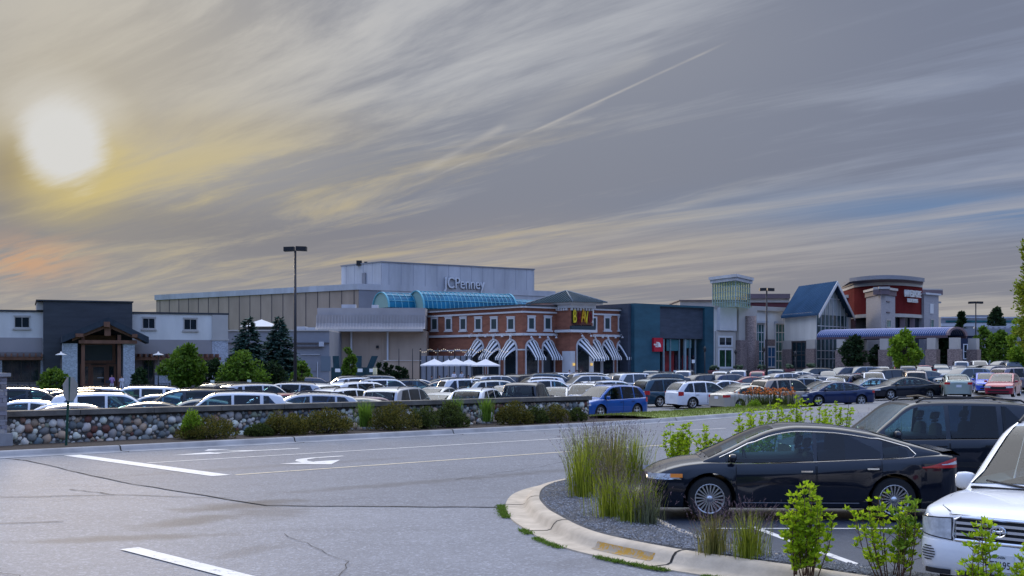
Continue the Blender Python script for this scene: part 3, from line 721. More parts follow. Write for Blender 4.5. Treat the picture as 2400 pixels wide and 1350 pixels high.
def fence(name, W, a, b, z0, z1, step, label, d=0, rails=2, rt=.03, grp=None):
    x, y = W.pt((a+b)/2, d); f = thing(name, (x, y, z0), label, 'railing', grp)
    def bars(mb):
        s = a
        while s < b: W.box(mb, s-.012, s+.012, z0+.08, z1-.02, d-.012, d+.012); s += step
    part('balusters', M_dark, f, bars)
    part('rails', M_dark, f, lambda mb: [W.box(mb, a, b, z1-.04-k*(z1-z0-.16)/(rails-1), z1-k*(z1-z0-.16)/(rails-1), d-rt, d+rt) for k in range(rails)])
    for k in range(7): part('post', M_dark, f, lambda mb: W.box(mb, a+k*(b-a)/6-.04, a+k*(b-a)/6+.04, z0-.2, z1+.05, d-.04, d+.04))
    return f
fence('patio_railing', W, gx(-60), gx(92), -.75, .55, .25, 'dark patio railing in front of the restaurant windows, far left', d=7)
fence('patio_railing', W, gx(360), gx(500), -.75, .45, .25, 'dark patio railing right of the restaurant entrance behind the green tree', d=5)
for q, (px, yy) in enumerate(((143, 832), (371, 832))):
    d_ = 108; l = thing('lamp_post', (X_(px, d_), d_, gz(X_(px, d_), d_)), ['short patio lamp post with disc shade left of the stone entrance column', 'short patio lamp post with disc shade right of the restaurant entrance'][q], 'lamp', 'patio lamp posts')
    x, y, z = X_(px, d_), d_, Z_(yy, d_)
    part('pole', M_dark, l, lambda mb: mb.tube([(x, y, -.8), (x, y, z)], .05)); part('shade', M_trimw, l, lambda mb: mb.lathe([(.5, -.02), (.45, .05), (.1, .16), (.05, .3)], (x, y, z), 12))
# ================================================================== department store at the back
JL = Wall.px(366, 233, 840, 200); JR = Wall.px(840, 200, 1297, 221)
B = thing('department_store', (X_(840, 230), 230, 0), 'huge windowless pale department store with raised upper block and name in metal letters', 'building')
zt = Z_(665, 200)
def poly_body(name, m, root, pts, z0, z1): return part(name, m, root, lambda mb: mb.prism(pts, z0, z1))
cA, cB, cC = tuple(JL.A), tuple(JL.B), tuple(JR.B)
poly_body('lower_wall', M_beige, B, [cA, cB, cC, (X_(1290, cC[1]+60), cC[1]+60), (cA[0]+20, cA[1]+70)], -1, zt-1.0)
fA, fB, fC = JL.pt(-.2, .25), JL.pt(JL.L+.1, .25), JR.pt(JR.L+.3, .25)
poly_body('fascia', M_bluew, B, [fA, fB, fC, (X_(1290, fC[1]+60), fC[1]+60), (fA[0]+20, fA[1]+70)], zt-.98, zt)
part('right_facade', M_bluew, B, lambda mb: JR.box(mb, JR.s_at(893), JR.L-.0, zt-3.2, zt-.99, .0, .10))
part('left_face_panel', M_grey, B, lambda mb: JR.box(mb, .05, JR.s_at(893), -1, zt-.99, .0, .06))
def seams(mb):
    s = 1.2
    while s < JL.L: JL.box(mb, s-.07, s+.07, 0, zt-1.0, .0, .05); s += 2.9
part('panel_seams', M_seam, B, seams)
UL = Wall(Wall.px(800, 211, 893, 202.3).A, JR.pt(JR.s_at(893), .16)); zu = Z_(615, 202.5)
uA, uB, uC = tuple(UL.A), tuple(UL.B), JR.pt(JR.s_at(1251), .16)
poly_body('upper_block', M_bluew, B, [uA, uB, uC, (X_(1246, uC[1]+40), uC[1]+40), (uA[0]+10, uA[1]+42)], zt-.95, zu)
part('parapet_cap', M_grey, B, lambda mb: (UL.box(mb, -.1, UL.L, zu, zu+.18, -.4, .12), JR.box(mb, JR.s_at(893), JR.s_at(1251)+.1, zu, zu+.18, -.4, .3)))
def seams2(mb):
    s = JR.s_at(893)+1.4
    while s < JR.s_at(1250): JR.box(mb, s-.03, s+.03, zt+.0, zu, .16, .175); s += 2.3
    s = 1.5
    while s < UL.L: UL.box(mb, s-.03, s+.03, zt, zu, .0, .02); s += 2.6
part('block_seams', mat('seam_grey', (.24, .25, .30), .9), B, seams2)
sg_s, sg_z = JR.s_at(1038), Z_(675, 208.5)
text('sign_letters', 'JCPenney', 2.75, mat('sign_letters_silver', (.62, .64, .68), .4, metal=.2), B, JR, sg_s, sg_z, .55, .16, sx=.76)
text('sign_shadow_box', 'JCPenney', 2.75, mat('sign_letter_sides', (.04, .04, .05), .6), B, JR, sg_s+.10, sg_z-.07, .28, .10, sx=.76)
for q, (px, py, sz) in enumerate(((836, 616, .9), (852, 618, .5), (905, 613, .6), (948, 617, .5), (962, 618, .7), (1000, 620, .6), (1068, 624, .5), (1112, 627, .9), (1143, 628, .6), (1155, 629, .6))):
    d_ = 206+(px-893)*.045; part('roof_vent', M_dark, B, lambda mb: mb.box(X_(px, d_)-sz*.5, X_(px, d_)+sz*.5, d_+3, d_+3.6, zu-.2, zu+.35+sz*.35))
part('roof_door', M_grey, B, lambda mb: UL.box(mb, UL.L*.55, UL.L*.55+1.0, zt, zt+2.2, .0, .25))
# ================================================================== service wing and mansard wing
V = Wall.px(534, 140, 772, 140); B = thing('service_wing', (X_(650, 140), 140, -.5), 'low grey service wing with roof units between the restaurant and mansard wing', 'building')
body(V, 534, 772, -1.5, Z_(776, 140), 20, M_grey, B); part('roof_edge', M_trimc, B, lambda mb: V.box(mb, 0, V.L, Z_(776, 140), Z_(773, 140), -20, .2))
part('ledges', M_seam, B, lambda mb: (V.box(mb, V.s_at(680), V.L, Z_(806, 140), Z_(803, 140), 0, .15), V.box(mb, V.s_at(690), V.s_at(750), Z_(815, 140), Z_(812, 140), 0, .3), V.box(mb, V.s_at(534), V.s_at(600), Z_(806, 140), Z_(803, 140), 0, .15)))
pbox('roof_unit', M_bluew, B, V, 684, 764, 708, 776, -4, -2); pbox('roof_unit', M_bluew, B, V, 709, 766, 732, 776, -4, -2)
pbox('wall_unit', M_bluew, B, V, 749, 801, 760, 812, 0, .5); pbox('door', mat('door_grey', (.14, .17, .20), .6), B, V, 752, 835, 775, 870, .0, .08); pbox('door', M_grey, B, V, 732, 852, 742, 870, .0, .08)
part('pipe', M_trimw, B, lambda mb: (V.box(mb, V.s_at(744), V.s_at(745.4), -.6, Z_(848, 140), .1, .2), V.box(mb, V.s_at(705), V.s_at(750), Z_(831, 140), Z_(830, 140), .1, .2)))
def pyr(mb):
    a, b, c, d = V.pt(V.s_at(548), -3), V.pt(V.s_at(634), -3), V.pt(V.s_at(634), -8), V.pt(V.s_at(548), -8); z0 = Z_(765, 143); ap = V.p3(V.s_at(590), Z_(749, 146), -5.5)
    for p, q in ((a, b), (b, c), (c, d), (d, a)): mb.face([(*p, z0), (*q, z0), ap])
part('skylight_roof', M_trimw, B, pyr); part('skylight_base', M_glassd, B, lambda mb: V.box(mb, V.s_at(555), V.s_at(628), Z_(776, 143)-.2, Z_(766, 143), -7.5, -3.4))
K = Wall.px(738, 150, 1000, 150); B = thing('mansard_wing', (X_(870, 150), 150, 0), 'beige mall wing with ribbed mansard fascia left of the brick restaurant', 'building')
body(K, 772, 1000, -1.5, Z_(776, 150), 16, M_beige, B)
part('pilasters', M_beige, B, lambda mb: [K.box(mb, K.s_at(p), K.s_at(p+1.2), -1, Z_(777, 150), .0, .05) for p in (813, 822, 864, 893, 900, 912)])
part('downpipe', M_trimw, B, lambda mb: K.box(mb, K.s_at(822), K.s_at(826), -.5, Z_(778, 150), .08, .28)); part('downpipe', M_trimw, B, lambda mb: K.box(mb, K.s_at(907), K.s_at(911), -.5, Z_(778, 150), .08, .28))
part('soffit', M_trimc, B, lambda mb: K.box(mb, K.s_at(738), K.s_at(994), Z_(777.5, 150), Z_(772, 150), -16, 1.9))
prof = [(1.75, Z_(772, 150)), (1.35, Z_(766, 150)), (1.05, Z_(758, 150)), (.95, Z_(742, 150)), (.95, Z_(739, 150))]
part('mansard', M_metal, B, lambda mb: (mb.grid([[K.p3(a, z, d) for d, z in prof] for a in (K.s_at(744), K.s_at(996))], smooth=False), K.box(mb, K.s_at(745), K.s_at(997), Z_(740, 150), Z_(722, 150), -6, .45), K.box(mb, K.s_at(745), K.s_at(996), Z_(771, 150), Z_(738, 150), -6, .9)))
def ribs(mb):
    s = K.s_at(745)
    while s < K.s_at(996):
        for (d0, z0), (d1, z1) in zip(prof, prof[1:]):
            mb.hexa([K.p3(s, z0, d0+.14), K.p3(s+.12, z0, d0+.14), K.p3(s+.12, z0, d0-.05), K.p3(s, z0, d0-.05), K.p3(s, z1, d1+.14), K.p3(s+.12, z1, d1+.14), K.p3(s+.12, z1, d1-.05), K.p3(s, z1, d1-.05)])
        s += .38
part('mansard_ribs', M_metal, B, ribs); pbox('louvre', M_bluew, B, K, 787, 709, 821, 720, -6, -5); pbox('roof_box', M_bluew, B, K, 860, 710, 875, 722, -6, -5)
pbox('wall_lamp', M_dark, B, K, 882, 810, 888, 816, 0, .3)
# vaulted skylights
M_cyan = mat('skylight_glass', (.008, .12, .22), .35, spec=.12, var=.35, scale=.4); M_cyf = mat('skylight_frame', (.10, .34, .44), .6)
def vault(label, x0, d0, x1, d1, r, zc, nrib, arch=True):
    a = Vector((X_(x0, d0), d0)); b = Vector((X_(x1, d1), d1)); u = (b-a).normalized(); n = Vector((u.y, -u.x)); L = (b-a).length
    o = thing('vaulted_skylight', (a.x, a.y, zc), label, 'skylight', 'vaulted skylights')
    P_ = lambda s, th, q=1.0: (a.x+u.x*s+n.x*r*q*math.cos(th), a.y+u.y*s+n.y*r*q*math.cos(th), zc+r*q*math.sin(th))
    N = 14
    part('glazing', M_cyan, o, lambda mb: mb.grid([[P_(s, math.pi*k/N) for k in range(N+1)] for s in (0, L)]))
    def rb(mb):
        for i in range(nrib+1):
            s = L*i/nrib; t = .13 if i in (0, nrib) else .05
            for k in range(N):
                q = [P_(s-t, math.pi*k/N, .99), P_(s+t, math.pi*k/N, .99), P_(s+t, math.pi*(k+1)/N, .99), P_(s-t, math.pi*(k+1)/N, .99)]
                e = 1.05 if t > .1 else 1.02
                mb.hexa(q+[P_(s-t, math.pi*k/N, e), P_(s+t, math.pi*k/N, e), P_(s+t, math.pi*(k+1)/N, e), P_(s-t, math.pi*(k+1)/N, e)])
        for k in (2, 4, 6, 8, 10, 12):
            th = math.pi*k/N; mb.tube([P_(0, th, 1.015), P_(L, th, 1.015)], .05, 4)
    part('ribs', M_cyf, o, rb)
    part('end_wall', mat('skylight_end', (.20, .34, .33), .3), o, lambda mb: [mb.face([P_(0.05, math.pi*k/N) for k in range(N+1)]), mb.face([P_(L-.05, math.pi*k/N) for k in range(N+1)])]); return o
vault('short glazed barrel skylight above the mansard roof, with its round end showing', 893, 171, 985, 175, 2.15, Z_(722, 172), 6)
vault('long tall glazed barrel skylight below the department store letters', 975, 172, 1190, 180, 2.5, Z_(722, 172)-.1, 22)
vault('small glazed barrel skylight beside the pyramid roofed tower', 1187, 180, 1262, 184, 1.5, Z_(722, 180)-.2, 6)
# ================================================================== brick restaurant
BL = Wall.px(995, 155, 1225, 140); BR = Wall.px(1225, 140, 1488, 151)
B = thing('brick_restaurant', (X_(1225, 145), 145, .3), 'two-storey red brick restaurant with striped arched awnings and pyramid roofed tower', 'building')
zt = 9.0; p0, p1, p2 = tuple(BL.A), tuple(BL.B), tuple(BR.B)
poly_body('wall', M_brick, B, [p0, p1, p2, (p2[0]-2, p2[1]+18), (p0[0]+4, p0[1]+20)], -1, zt-.7)
def band(z0, z1, d, m, name, w=(BL, BR), x0=None, x1=None):
    def f(mb):
        if BL in w: BL.box(mb, -.0 if x0 is None else BL.s_at(x0), BL.L+d*.35, z0, z1, -.3, d)
        if BR in w: BR.box(mb, d*.35, BR.L if x1 is None else BR.s_at(x1), z0+.003, z1-.003, -.3, d+.002)
    return part(name, m, B, f)
band(zt-.70, zt-.50, .15, M_trimw, 'cornice_lower'); band(zt-.49, zt-.12, .0, M_brick, 'frieze'); band(zt-.12, zt+.08, .35, M_trimw, 'cornice'); band(zt+.09, zt+.26, .45, M_slate, 'cornice_cap')
zs = Z_(786, 140); band(zs, zs+.28, .22, M_trimw, 'string_course')
zl = Z_(821, 140); band(zl, zl+.16, .07, M_trimw, 'sill_band')
for px, w_ in ((1018.8, 16), (1051.7, 16), (1086, 16), (1121.5, 17), (1158.3, 17), (1198, 18)): window(B, BL, px-w_/2, 744, px+w_/2, 775, t=.2, sill=True, gl=mat('window_shutter_green', (.03, .05, .055), .5))
for px, w_ in ((1245, 18), (1283.5, 18), (1315, 12), (1423, 16), (1455.6, 16)): window(B, BR, px-w_/2, 742, px+w_/2, 774.5, t=.2, sill=True, gl=mat('window_shutter_green', (.03, .05, .055), .5))
# gooseneck lights between storeys (one part each would be lost; each lamp is its own part)
M_awb = mat('awning_dark', (.012, .022, .035), .7); M_aww = mat('awning_white', (.62, .63, .66), .7)
def arch(root, W, px, hw, ytop, out=2.2, yb=None, wide=1.18, base=-.5):
    c = W.s_at(px); d = W.dep(px); r = hw/F*d/abs(W.u.x); r = hw; zc = Z_(ytop, d)-r
    N = 14
    def fr(mb):
        for k in range(N):
            t0, t1 = math.pi*k/N, math.pi*(k+1)/N
            q = lambda t, rr, dd: W.p3(c+rr*math.cos(t), zc+rr*math.sin(t), dd)
            mb.hexa([q(t0, r, .0), q(t0, r, .14), q(t1, r, .14), q(t1, r, .0), q(t0, r*1.17, .0), q(t0, r*1.17, .14), q(t1, r*1.17, .14), q(t1, r*1.17, .0)])
        W.box(mb, c-r*1.17, c-r, base, zc, .0, .14); W.box(mb, c+r, c+r*1.17, base, zc, .0, .14); W.box(mb, c-.12, c+.12, zc+r*1.02, zc+r*1.35, .0, .2)
    fo = part('arched_window', M_trimw, root, fr)
    def gl(mb):
        mb.face([W.p3(c+r*math.cos(math.pi*k/N), zc+r*math.sin(math.pi*k/N), .05) for k in range(N+1)]+[W.p3(c-r, base, .05), W.p3(c+r, base, .05)])
    part('pane', M_glassd, fo, gl)
    zb = Z_(yb or 838.5, d); ns = 10
    def aw(mb):
        rows = []
        for k in range(ns+1):
            th = math.pi*(1-k/ns); A = Vector(W.p3(c+r*.98*math.cos(th), zc+r*.98*math.sin(th), .15)); E = Vector(W.p3(c+r*wide*(2*k/ns-1), zb, out))
            if k in (0, ns): A.z = zc-.1
            rows.append([A.lerp(E, t)+Vector((0, 0, .12*math.sin(math.pi*t))) for t in (0, .25, .5, .75, 1)]+[E-Vector((0, 0, .28))])
        for i in range(ns):
            mb.mi = i % 2; mb.grid([rows[i], rows[i+1]], smooth=False)
    part('awning', [M_awb, M_aww], root, aw)
    def lamp(mb):
        for e in (-1, 1):
            s = c+e*r*.75; z = zc+r*1.7
            mb.tube([W.p3(s, z, .1), W.p3(s, z+.12, .5), W.p3(s, z-.05, .75)], .025, 4); x, y, zz = W.p3(s, z-.2, .75); mb.lathe([(.16, -.12), (.12, .0), (.04, .1)], (x, y, zz), 8)
    part('wall_lamp', M_trimw, root, lamp); return c, r, zc
for px in (1121, 1158.5, 1198): arch(B, BL, px, 1.02, 798, out=1.75, wide=1.0)
for px in (1246, 1284.5, 1394, 1424, 1458): arch(B, BR, px, .84, 798, out=1.6, wide=1.05)
# tower
C0 = Vector((X_(1337, 141.3), 141.3)); TL = Wall((C0.x-.66*5.2, C0.y+.75*5.2), tuple(C0)); TR = Wall(tuple(C0), (C0.x+.83*3.3, C0.y+.56*3.3))
q0, q1, q2 = tuple(TL.A), tuple(TL.B), tuple(TR.B); q3 = (q0[0]+q2[0]-q1[0], q0[1]+q2[1]-q1[1]); zw = Z_(712, 141)
poly_body('tower', M_brick, B, [q0, q1, q2, q3], -1, zw)
cen = Vector(((q0[0]+q2[0])/2, (q0[1]+q2[1])/2))
def off_poly(k): return [tuple(cen+(Vector(q)-cen)*k) for q in (q0, q1, q2, q3)]
part('tower_cornice', M_trimw, B, lambda mb: (mb.prism(off_poly(1.12), zw-.45, zw), mb.prism(off_poly(1.38), zw+.003, zw+.2)))
M_hip = mat('hip_roof_green', (.022, .040, .048), .95, spec=.08, var=.15, scale=.6)
def hip(mb):
    p = off_poly(1.55); za = Z_(682, 145)
    for i in range(4): mb.face([(*p[i], zw+.2), (*p[(i+1) % 4], zw+.2), (cen.x, cen.y, za)])
    mb.face([(*q, zw+.201) for q in p])
part('pyramid_roof', M_hip, B, hip)
def seamsr(mb):
    p = [Vector((*q, zw+.2)) for q in off_poly(1.55)]; a = Vector((cen.x, cen.y, Z_(682, 145)))
    for i in range(4):
        u = p[(i+1) % 4]-p[i]; m_ = (p[i]+p[(i+1) % 4])/2
        for k in range(1, 16):
            t = k/16; b0 = p[i]+u*t; tt = 1-abs(2*t-1); e = b0+(a-m_)*tt; mb.tube([b0+Vector((0, 0, .03)), e+Vector((0, 0, .03))], .022, 4)
    for q in p: mb.tube([q+Vector((0, 0, .04)), a], .09, 4)
part('roof_seams', mat('roof_rib_pale', (.16, .19, .22), .8, spec=.2), B, seamsr)
part('dentils', M_trimw, B, lambda mb: ([TR.box(mb, s*.42, s*.42+.2, zw-.75, zw-.46, .0, .25) for s in range(8)], [TL.box(mb, s*.42, s*.42+.2, zw-.75, zw-.46, .0, .25) for s in range(12)]))
zq = Z_(779, 142); part('tower_ledge', M_trimw, B, lambda mb: (TR.box(mb, -.3, TR.L+.3, zq, zq+.3, 0, .5), TL.box(mb, TL.L-2.2, TL.L+.3, zq+.003, zq+.297, 0, .5)))
part('sign_panel', mat('sign_panel_dark', (.03, .045, .055), .5), B, lambda mb: TR.box(mb, -.1, TR.L+.1, zq+.30, zq+.75, .0, .42))
zb0 = Z_(757, 142); hh = 1.7
M_sk = mat('sign_black', (.012, .012, .014), .4); M_sy = mat('sign_yellow', (.75, .58, .03), .5); M_swh = mat('sign_white', (.75, .75, .72), .5); M_sr = mat('sign_dark_red', (.16, .01, .02), .5); M_so = mat('sign_orange', (.7, .38, .02), .5)
part('sign_backing', M_sk, B, lambda mb: TR.box(mb, .15, .80, zb0-.08, zb0+hh+.05, .0, .10))
for ch, s_, m_, sz, dz, sh in (('B', .22, M_sy, 2.15, .05, 0), ('R', .92, M_sr, 1.9, -.05, .1), ('A', 1.42, M_so, 2.2, .12, 0), ('V', 1.95, M_sy, 2.1, -.02, -.1), ('O', 2.42, M_sr, 1.7, .1, 0), ('!', 2.98, M_swh, 2.2, .05, .1)):
    text('sign_letter', ch, sz, m_, B, TR, s_, zb0+dz, .2, .07, sx=.42 if ch != '!' else .5, bold=.02, shear=sh)
text('sign_subtitle', 'CUCINA ITALIANA', .48, M_sk, B, TR, .05, Z_(768, 142), .3, .05, sx=.70, bold=.012)
part('entrance_base', M_trimw, B, lambda mb: (TR.box(mb, -.05, .62, -1, Z_(823, 142), .0, .1), TR.box(mb, TR.L-.62, TR.L+.05, -1, Z_(823, 142), .0, .1), TL.box(mb, TL.L-1.3, TL.L, -1, Z_(823, 142), .0, .1)))
arch(B, TR, 1366, .86, 795, out=3.0, yb=841, wide=1.1)
for e in (.35, TR.L-.35):
    lo = part('lantern', mat('lantern_lit', (.8, .55, .15), .5, emit=((1, .62, .15), .5)), B, lambda mb: TR.box(mb, e-.10, e+.10, Z_(857, 142), Z_(851, 142), .12, .32))
window(B, BR, 1387, 742, 1399, 774.5, t=.2, gl=mat('window_shutter_green', (.03, .05, .055), .5))
# ================================================================== teal store
T = Wall.px(1487, 148, 1673, 157); B = thing('teal_store', (X_(1580, 152), 152, .3), 'boxy dark teal outdoor clothing store with red square sign and lit shop window', 'building')
M_teal = mat('teal_panel', (.024, .080, .112), .6, var=.22, scale=.8, stretch=(.4, .4, 1)); M_tdark = mat('grey_brick_dark', (.050, .062, .085), .8, var=.2, scale=1.2, stretch=(.5, .5, 2))
zt = 9.8; S = T.s_at
part('wall', M_teal, B, lambda mb: (T.box(mb, 0, S(1547), -1, zt, -14, 0), T.box(mb, S(1652), T.L, -1, zt, -14, 0), T.box(mb, S(1547), S(1652), zt-.25, zt, -14, 0)))
part('side_wall', M_tdark, B, lambda mb: T.box(mb, -.5, -.01, -1, zt-.05, -14, -.6))
part('upper_panel', M_tdark, B, lambda mb: T.box(mb, S(1547)+.003, S(1652)-.003, Z_(793, 152), zt-.253, -14, -.35))
part('shop_interior', mat('interior_dark', (.03, .022, .022), .8), B, lambda mb: T.box(mb, S(1547)+.003, S(1652)-.003, -1, Z_(793, 152)-.003, -14, -2.5))
sf = part('shop_front', mat('mullion_grey', (.20, .27, .30), .5), B, lambda mb: [T.box(mb, S(p), S(p+w_), -.5, Z_(794, 152), -.8, -.55) for p, w_ in ((1562, 3), (1579, 1), (1600, 1), (1612, 4), (1625, 1), (1638, 1))])
[part('pane', mat('shop_glass', (.05, .15, .17), .1, spec=.8, trans=0), sf, lambda mb: T.box(mb, S(a), S(b), Z_(y, 152), Z_(795, 152), -.76, -.7)) for a, b, y in ((1572, 1600, 822), (1613, 1630, 815))]
part('red_display', mat('display_red', (.20, .018, .02), .6, var=.5, scale=1.4), sf, lambda mb: (T.box(mb, S(1572), S(1600), .2, Z_(823, 152), -1.6, -1.5), T.box(mb, S(1620), S(1632), .2, Z_(833, 152), -1.6, -1.5)))
part('display_clothes', mat('display_clothes', (.05, .035, .05), .8, var=.7, scale=2), sf, lambda mb: [T.box(mb, S(p), S(p+5), .2, Z_(832+k % 3*4, 152), -1.8, -1.6) for k, p in enumerate(range(1604, 1648, 7))])
part('interior_lights', mat('interior_spot', (1, .9, .7), .5, emit=((1, .85, .6), 2.0)), sf, lambda mb: [T.box(mb, S(p), S(p+1.2), Z_(y, 152), Z_(y-1.4, 152), -2.2, -2.1) for p, y in ((1552, 806), (1556, 804), (1562, 805), (1601, 804), (1604, 806), (1633, 804), (1645, 797), (1583, 805), (1640, 800))])
s0, s1, z0, z1 = T.rect(1528, 792, 1549, 824); sgn = part('sign_board', mat('sign_board_red', (.42, .012, .03), .5), B, lambda mb: T.box(mb, s0, s1, z0, z1, .02, .35))
cx = (s0+s1)/2; zc = (z0+z1)/2
def dome(mb):
    for r0 in (0.16, .34):
        mb.face([T.p3(s1-.78+r0*0+ (r0+.08)*math.cos(math.pi*.5*k/8), zc-.28+(r0+.26)*math.sin(math.pi*.5*k/8), .36) for k in range(9)][::1]+[T.p3(s1-.78, zc-.28, .36)]) if r0 > .3 else None
part('logo', M_swh, sgn, dome)
for k, ln in enumerate(('THE', 'NORTH', 'FACE')): text('sign_text', ln, .27, M_swh, sgn, T, s0+.78, zc+.14-k*.22, .37, .01, sx=.85, align='RIGHT', bold=.01)
# ================================================================== white entrance with glass tower
Wt = Wall.px(1673, 157, 1841, 166); B = thing('white_mall_entrance', (X_(1750, 160), 160, .4), 'white mall entrance with square glazed lantern tower and green tinted tall windows', 'building'); S = Wt.s_at
body(Wt, 1673, 1841, -1, Z_(727, 161), 12, M_white, B)
part('cornice', M_trimc, B, lambda mb: (Wt.box(mb, S(1757), S(1845), Z_(727, 161)+.003, Z_(717, 161), -12, .45), Wt.box(mb, S(1673), S(1757)-.01, Z_(727, 161)+.003, Z_(717, 158), -12, .1)))
part('white_panel', M_trimw, B, lambda mb: Wt.box(mb, *(lambda r: (r[0], r[1], r[2], r[3]))(Wt.rect(1680, 722, 1720, 775)), .0, .5))
part('entry_frame', M_trimc, B, lambda mb: Wt.box(mb, S(1675), S(1721), -1, Z_(776, 157), .0, .25))
window(B, Wt, 1679, 787, 1713, 813, fr=M_trimw, t=.25, d=.26, mull=1); window(B, Wt, 1679, 816, 1713, 864, fr=M_trimw, gl=mat('glass_green_dark', (.02, .055, .03), .15, var=.6, scale=1.2), t=.25, d=.26, mull=1)
part('stone_pier', M_stoneb, B, lambda mb: Wt.box(mb, S(1723), S(1767), -1, Z_(797, 158), .0, .9)); part('pier', M_trimc, B, lambda mb: Wt.box(mb, S(1724), S(1766), Z_(797, 158)+.003, Z_(718, 158), .0, .6))
part('corner_column', M_stoneb, B, lambda mb: mb.lathe([(.75, -.5), (.75, Z_(738, 156))], (*Wt.pt(S(1747), .9), 0), 14))
for a, b in ((1768, 1791), (1815, 1840)): window(B, Wt, a, 757, b, 868, fr=M_trimw, gl=mat('glass_green', (.035, .13, .04), .15, var=.7, scale=.5, col2=(.04, .20, .26)), t=.22, d=.05, mull=2, trans=4)
part('window_head', M_bluew, B, lambda mb: (Wt.box(mb, S(1766), S(1793), Z_(757, 162), Z_(752, 162), .0, .6), Wt.box(mb, S(1814), S(1843), Z_(757, 162), Z_(752, 162), .0, .6)))
part('stone_base', M_stoneb, B, lambda mb: Wt.box(mb, S(1793), S(1814), -1, Z_(795, 162), .0, .2)); window(B, Wt, 1794, 811, 1815, 862, fr=M_trimw, gl=mat('glass_blue', (.02, .10, .22), .1), t=.2, d=.22, mull=1, trans=1, name='door')
C0 = Vector((X_(1724, 154), 154)); GL = Wall((X_(1671, 159), 159), tuple(C0)); GR = Wall(tuple(C0), (X_(1757, 160), 160))
gp = [tuple(GL.A), tuple(C0), tuple(GR.B)]; gp.append((gp[0][0]+gp[2][0]-gp[1][0], gp[0][1]+gp[2][1]-gp[1][1])); gc = Vector(((gp[0][0]+gp[2][0])/2, (gp[0][1]+gp[2][1])/2))
op = lambda k: [tuple(gc+(Vector(q)-gc)*k) for q in gp]
z0, z1 = Z_(718, 154), Z_(658, 154)
M_lant = mat('lantern_glass', (.10, .16, .14), .12, spec=.6, var=.3, scale=.4)
_t = NT(M_lant.node_tree); _tr = _t.new('ShaderNodeBsdfTransparent'); _tr.inputs[0].default_value = (.92, .99, .84, 1); _mx = _t.new('ShaderNodeMixShader'); _mx.inputs[0].default_value = .90
_t.l.new(_t.n['Principled BSDF'].outputs[0], _mx.inputs[1]); _t.l.new(_tr.outputs[0], _mx.inputs[2]); _t.l.new(_mx.outputs[0], _t.n['Material Output'].inputs[0])
part('glass_lantern', M_lant, B, lambda mb: mb.prism(op(1), z0, z1))
def lf(mb):
    for Wq, n in ((GL, 9), (GR, 6)):
        for k in range(n+1): a = Wq.L*k/n; Wq.box(mb, a-.05, a+.05, z0, z1, -.05, .08)
        for k in range(6): a = lerp(z0, z1, k/5); Wq.box(mb, 0, Wq.L, a-.03, a+.03, -.03, .06)
part('lantern_frame', mat('frame_green_grey', (.26, .36, .36), .5), B, lf); part('lantern_cap', M_bluew, B, lambda mb: (mb.prism(op(1.16), z1+.003, z1+.42), mb.prism(op(1.24), z1+.423, z1+.80)))
# wine-red roofs behind
Bk = Wall.px(1590, 190, 1850, 190); B2 = thing('banded_upper_storey', (X_(1700, 192), 192, 0), 'wine red and cream banded upper storey behind the white mall entrance', 'building')
M_wine = mat('wine_red', (.10, .028, .035), .7, var=.15, scale=.5); M_mauve = mat('mauve_brown', (.15, .11, .12), .7, var=.1, scale=.5)
part('wall', M_wine, B2, lambda mb: Bk.box(mb, Bk.s_at(1750), Bk.L, 0, Z_(709, 190), -12, 0)); part('cream_band', M_trimc, B2, lambda mb: Bk.box(mb, Bk.s_at(1750), Bk.L, Z_(709, 190)+.003, Z_(700, 190), -12, .2)); part('roof_band', M_mauve, B2, lambda mb: Bk.box(mb, Bk.s_at(1752), Bk.L, Z_(700, 190)+.003, Z_(689, 190), -12, .6))
part('left_wing', M_trimc, B2, lambda mb: Bk.box(mb, Bk.s_at(1594), Bk.s_at(1750)-.01, 0, Z_(705, 190), -12, 0)); part('left_cap', M_mauve, B2, lambda mb: Bk.box(mb, Bk.s_at(1591), Bk.s_at(1750)-.01, Z_(705, 190)+.003, Z_(703, 190), -12, .4))
Bq = Wall.px(1450, 175, 1490, 175); B3 = thing('parapet_block', (X_(1470, 176), 176, 0), 'small pale stepped parapet between the brick restaurant and the teal store', 'building')
part('wall', M_trimc, B3, lambda mb: Bq.box(mb, .6, Bq.L+2, 0, Z_(718, 175), -4, 0)); part('cap', M_mauve, B3, lambda mb: Bq.box(mb, 0, Bq.L+2, Z_(718, 175)+.003, Z_(713, 175), -4, .5))
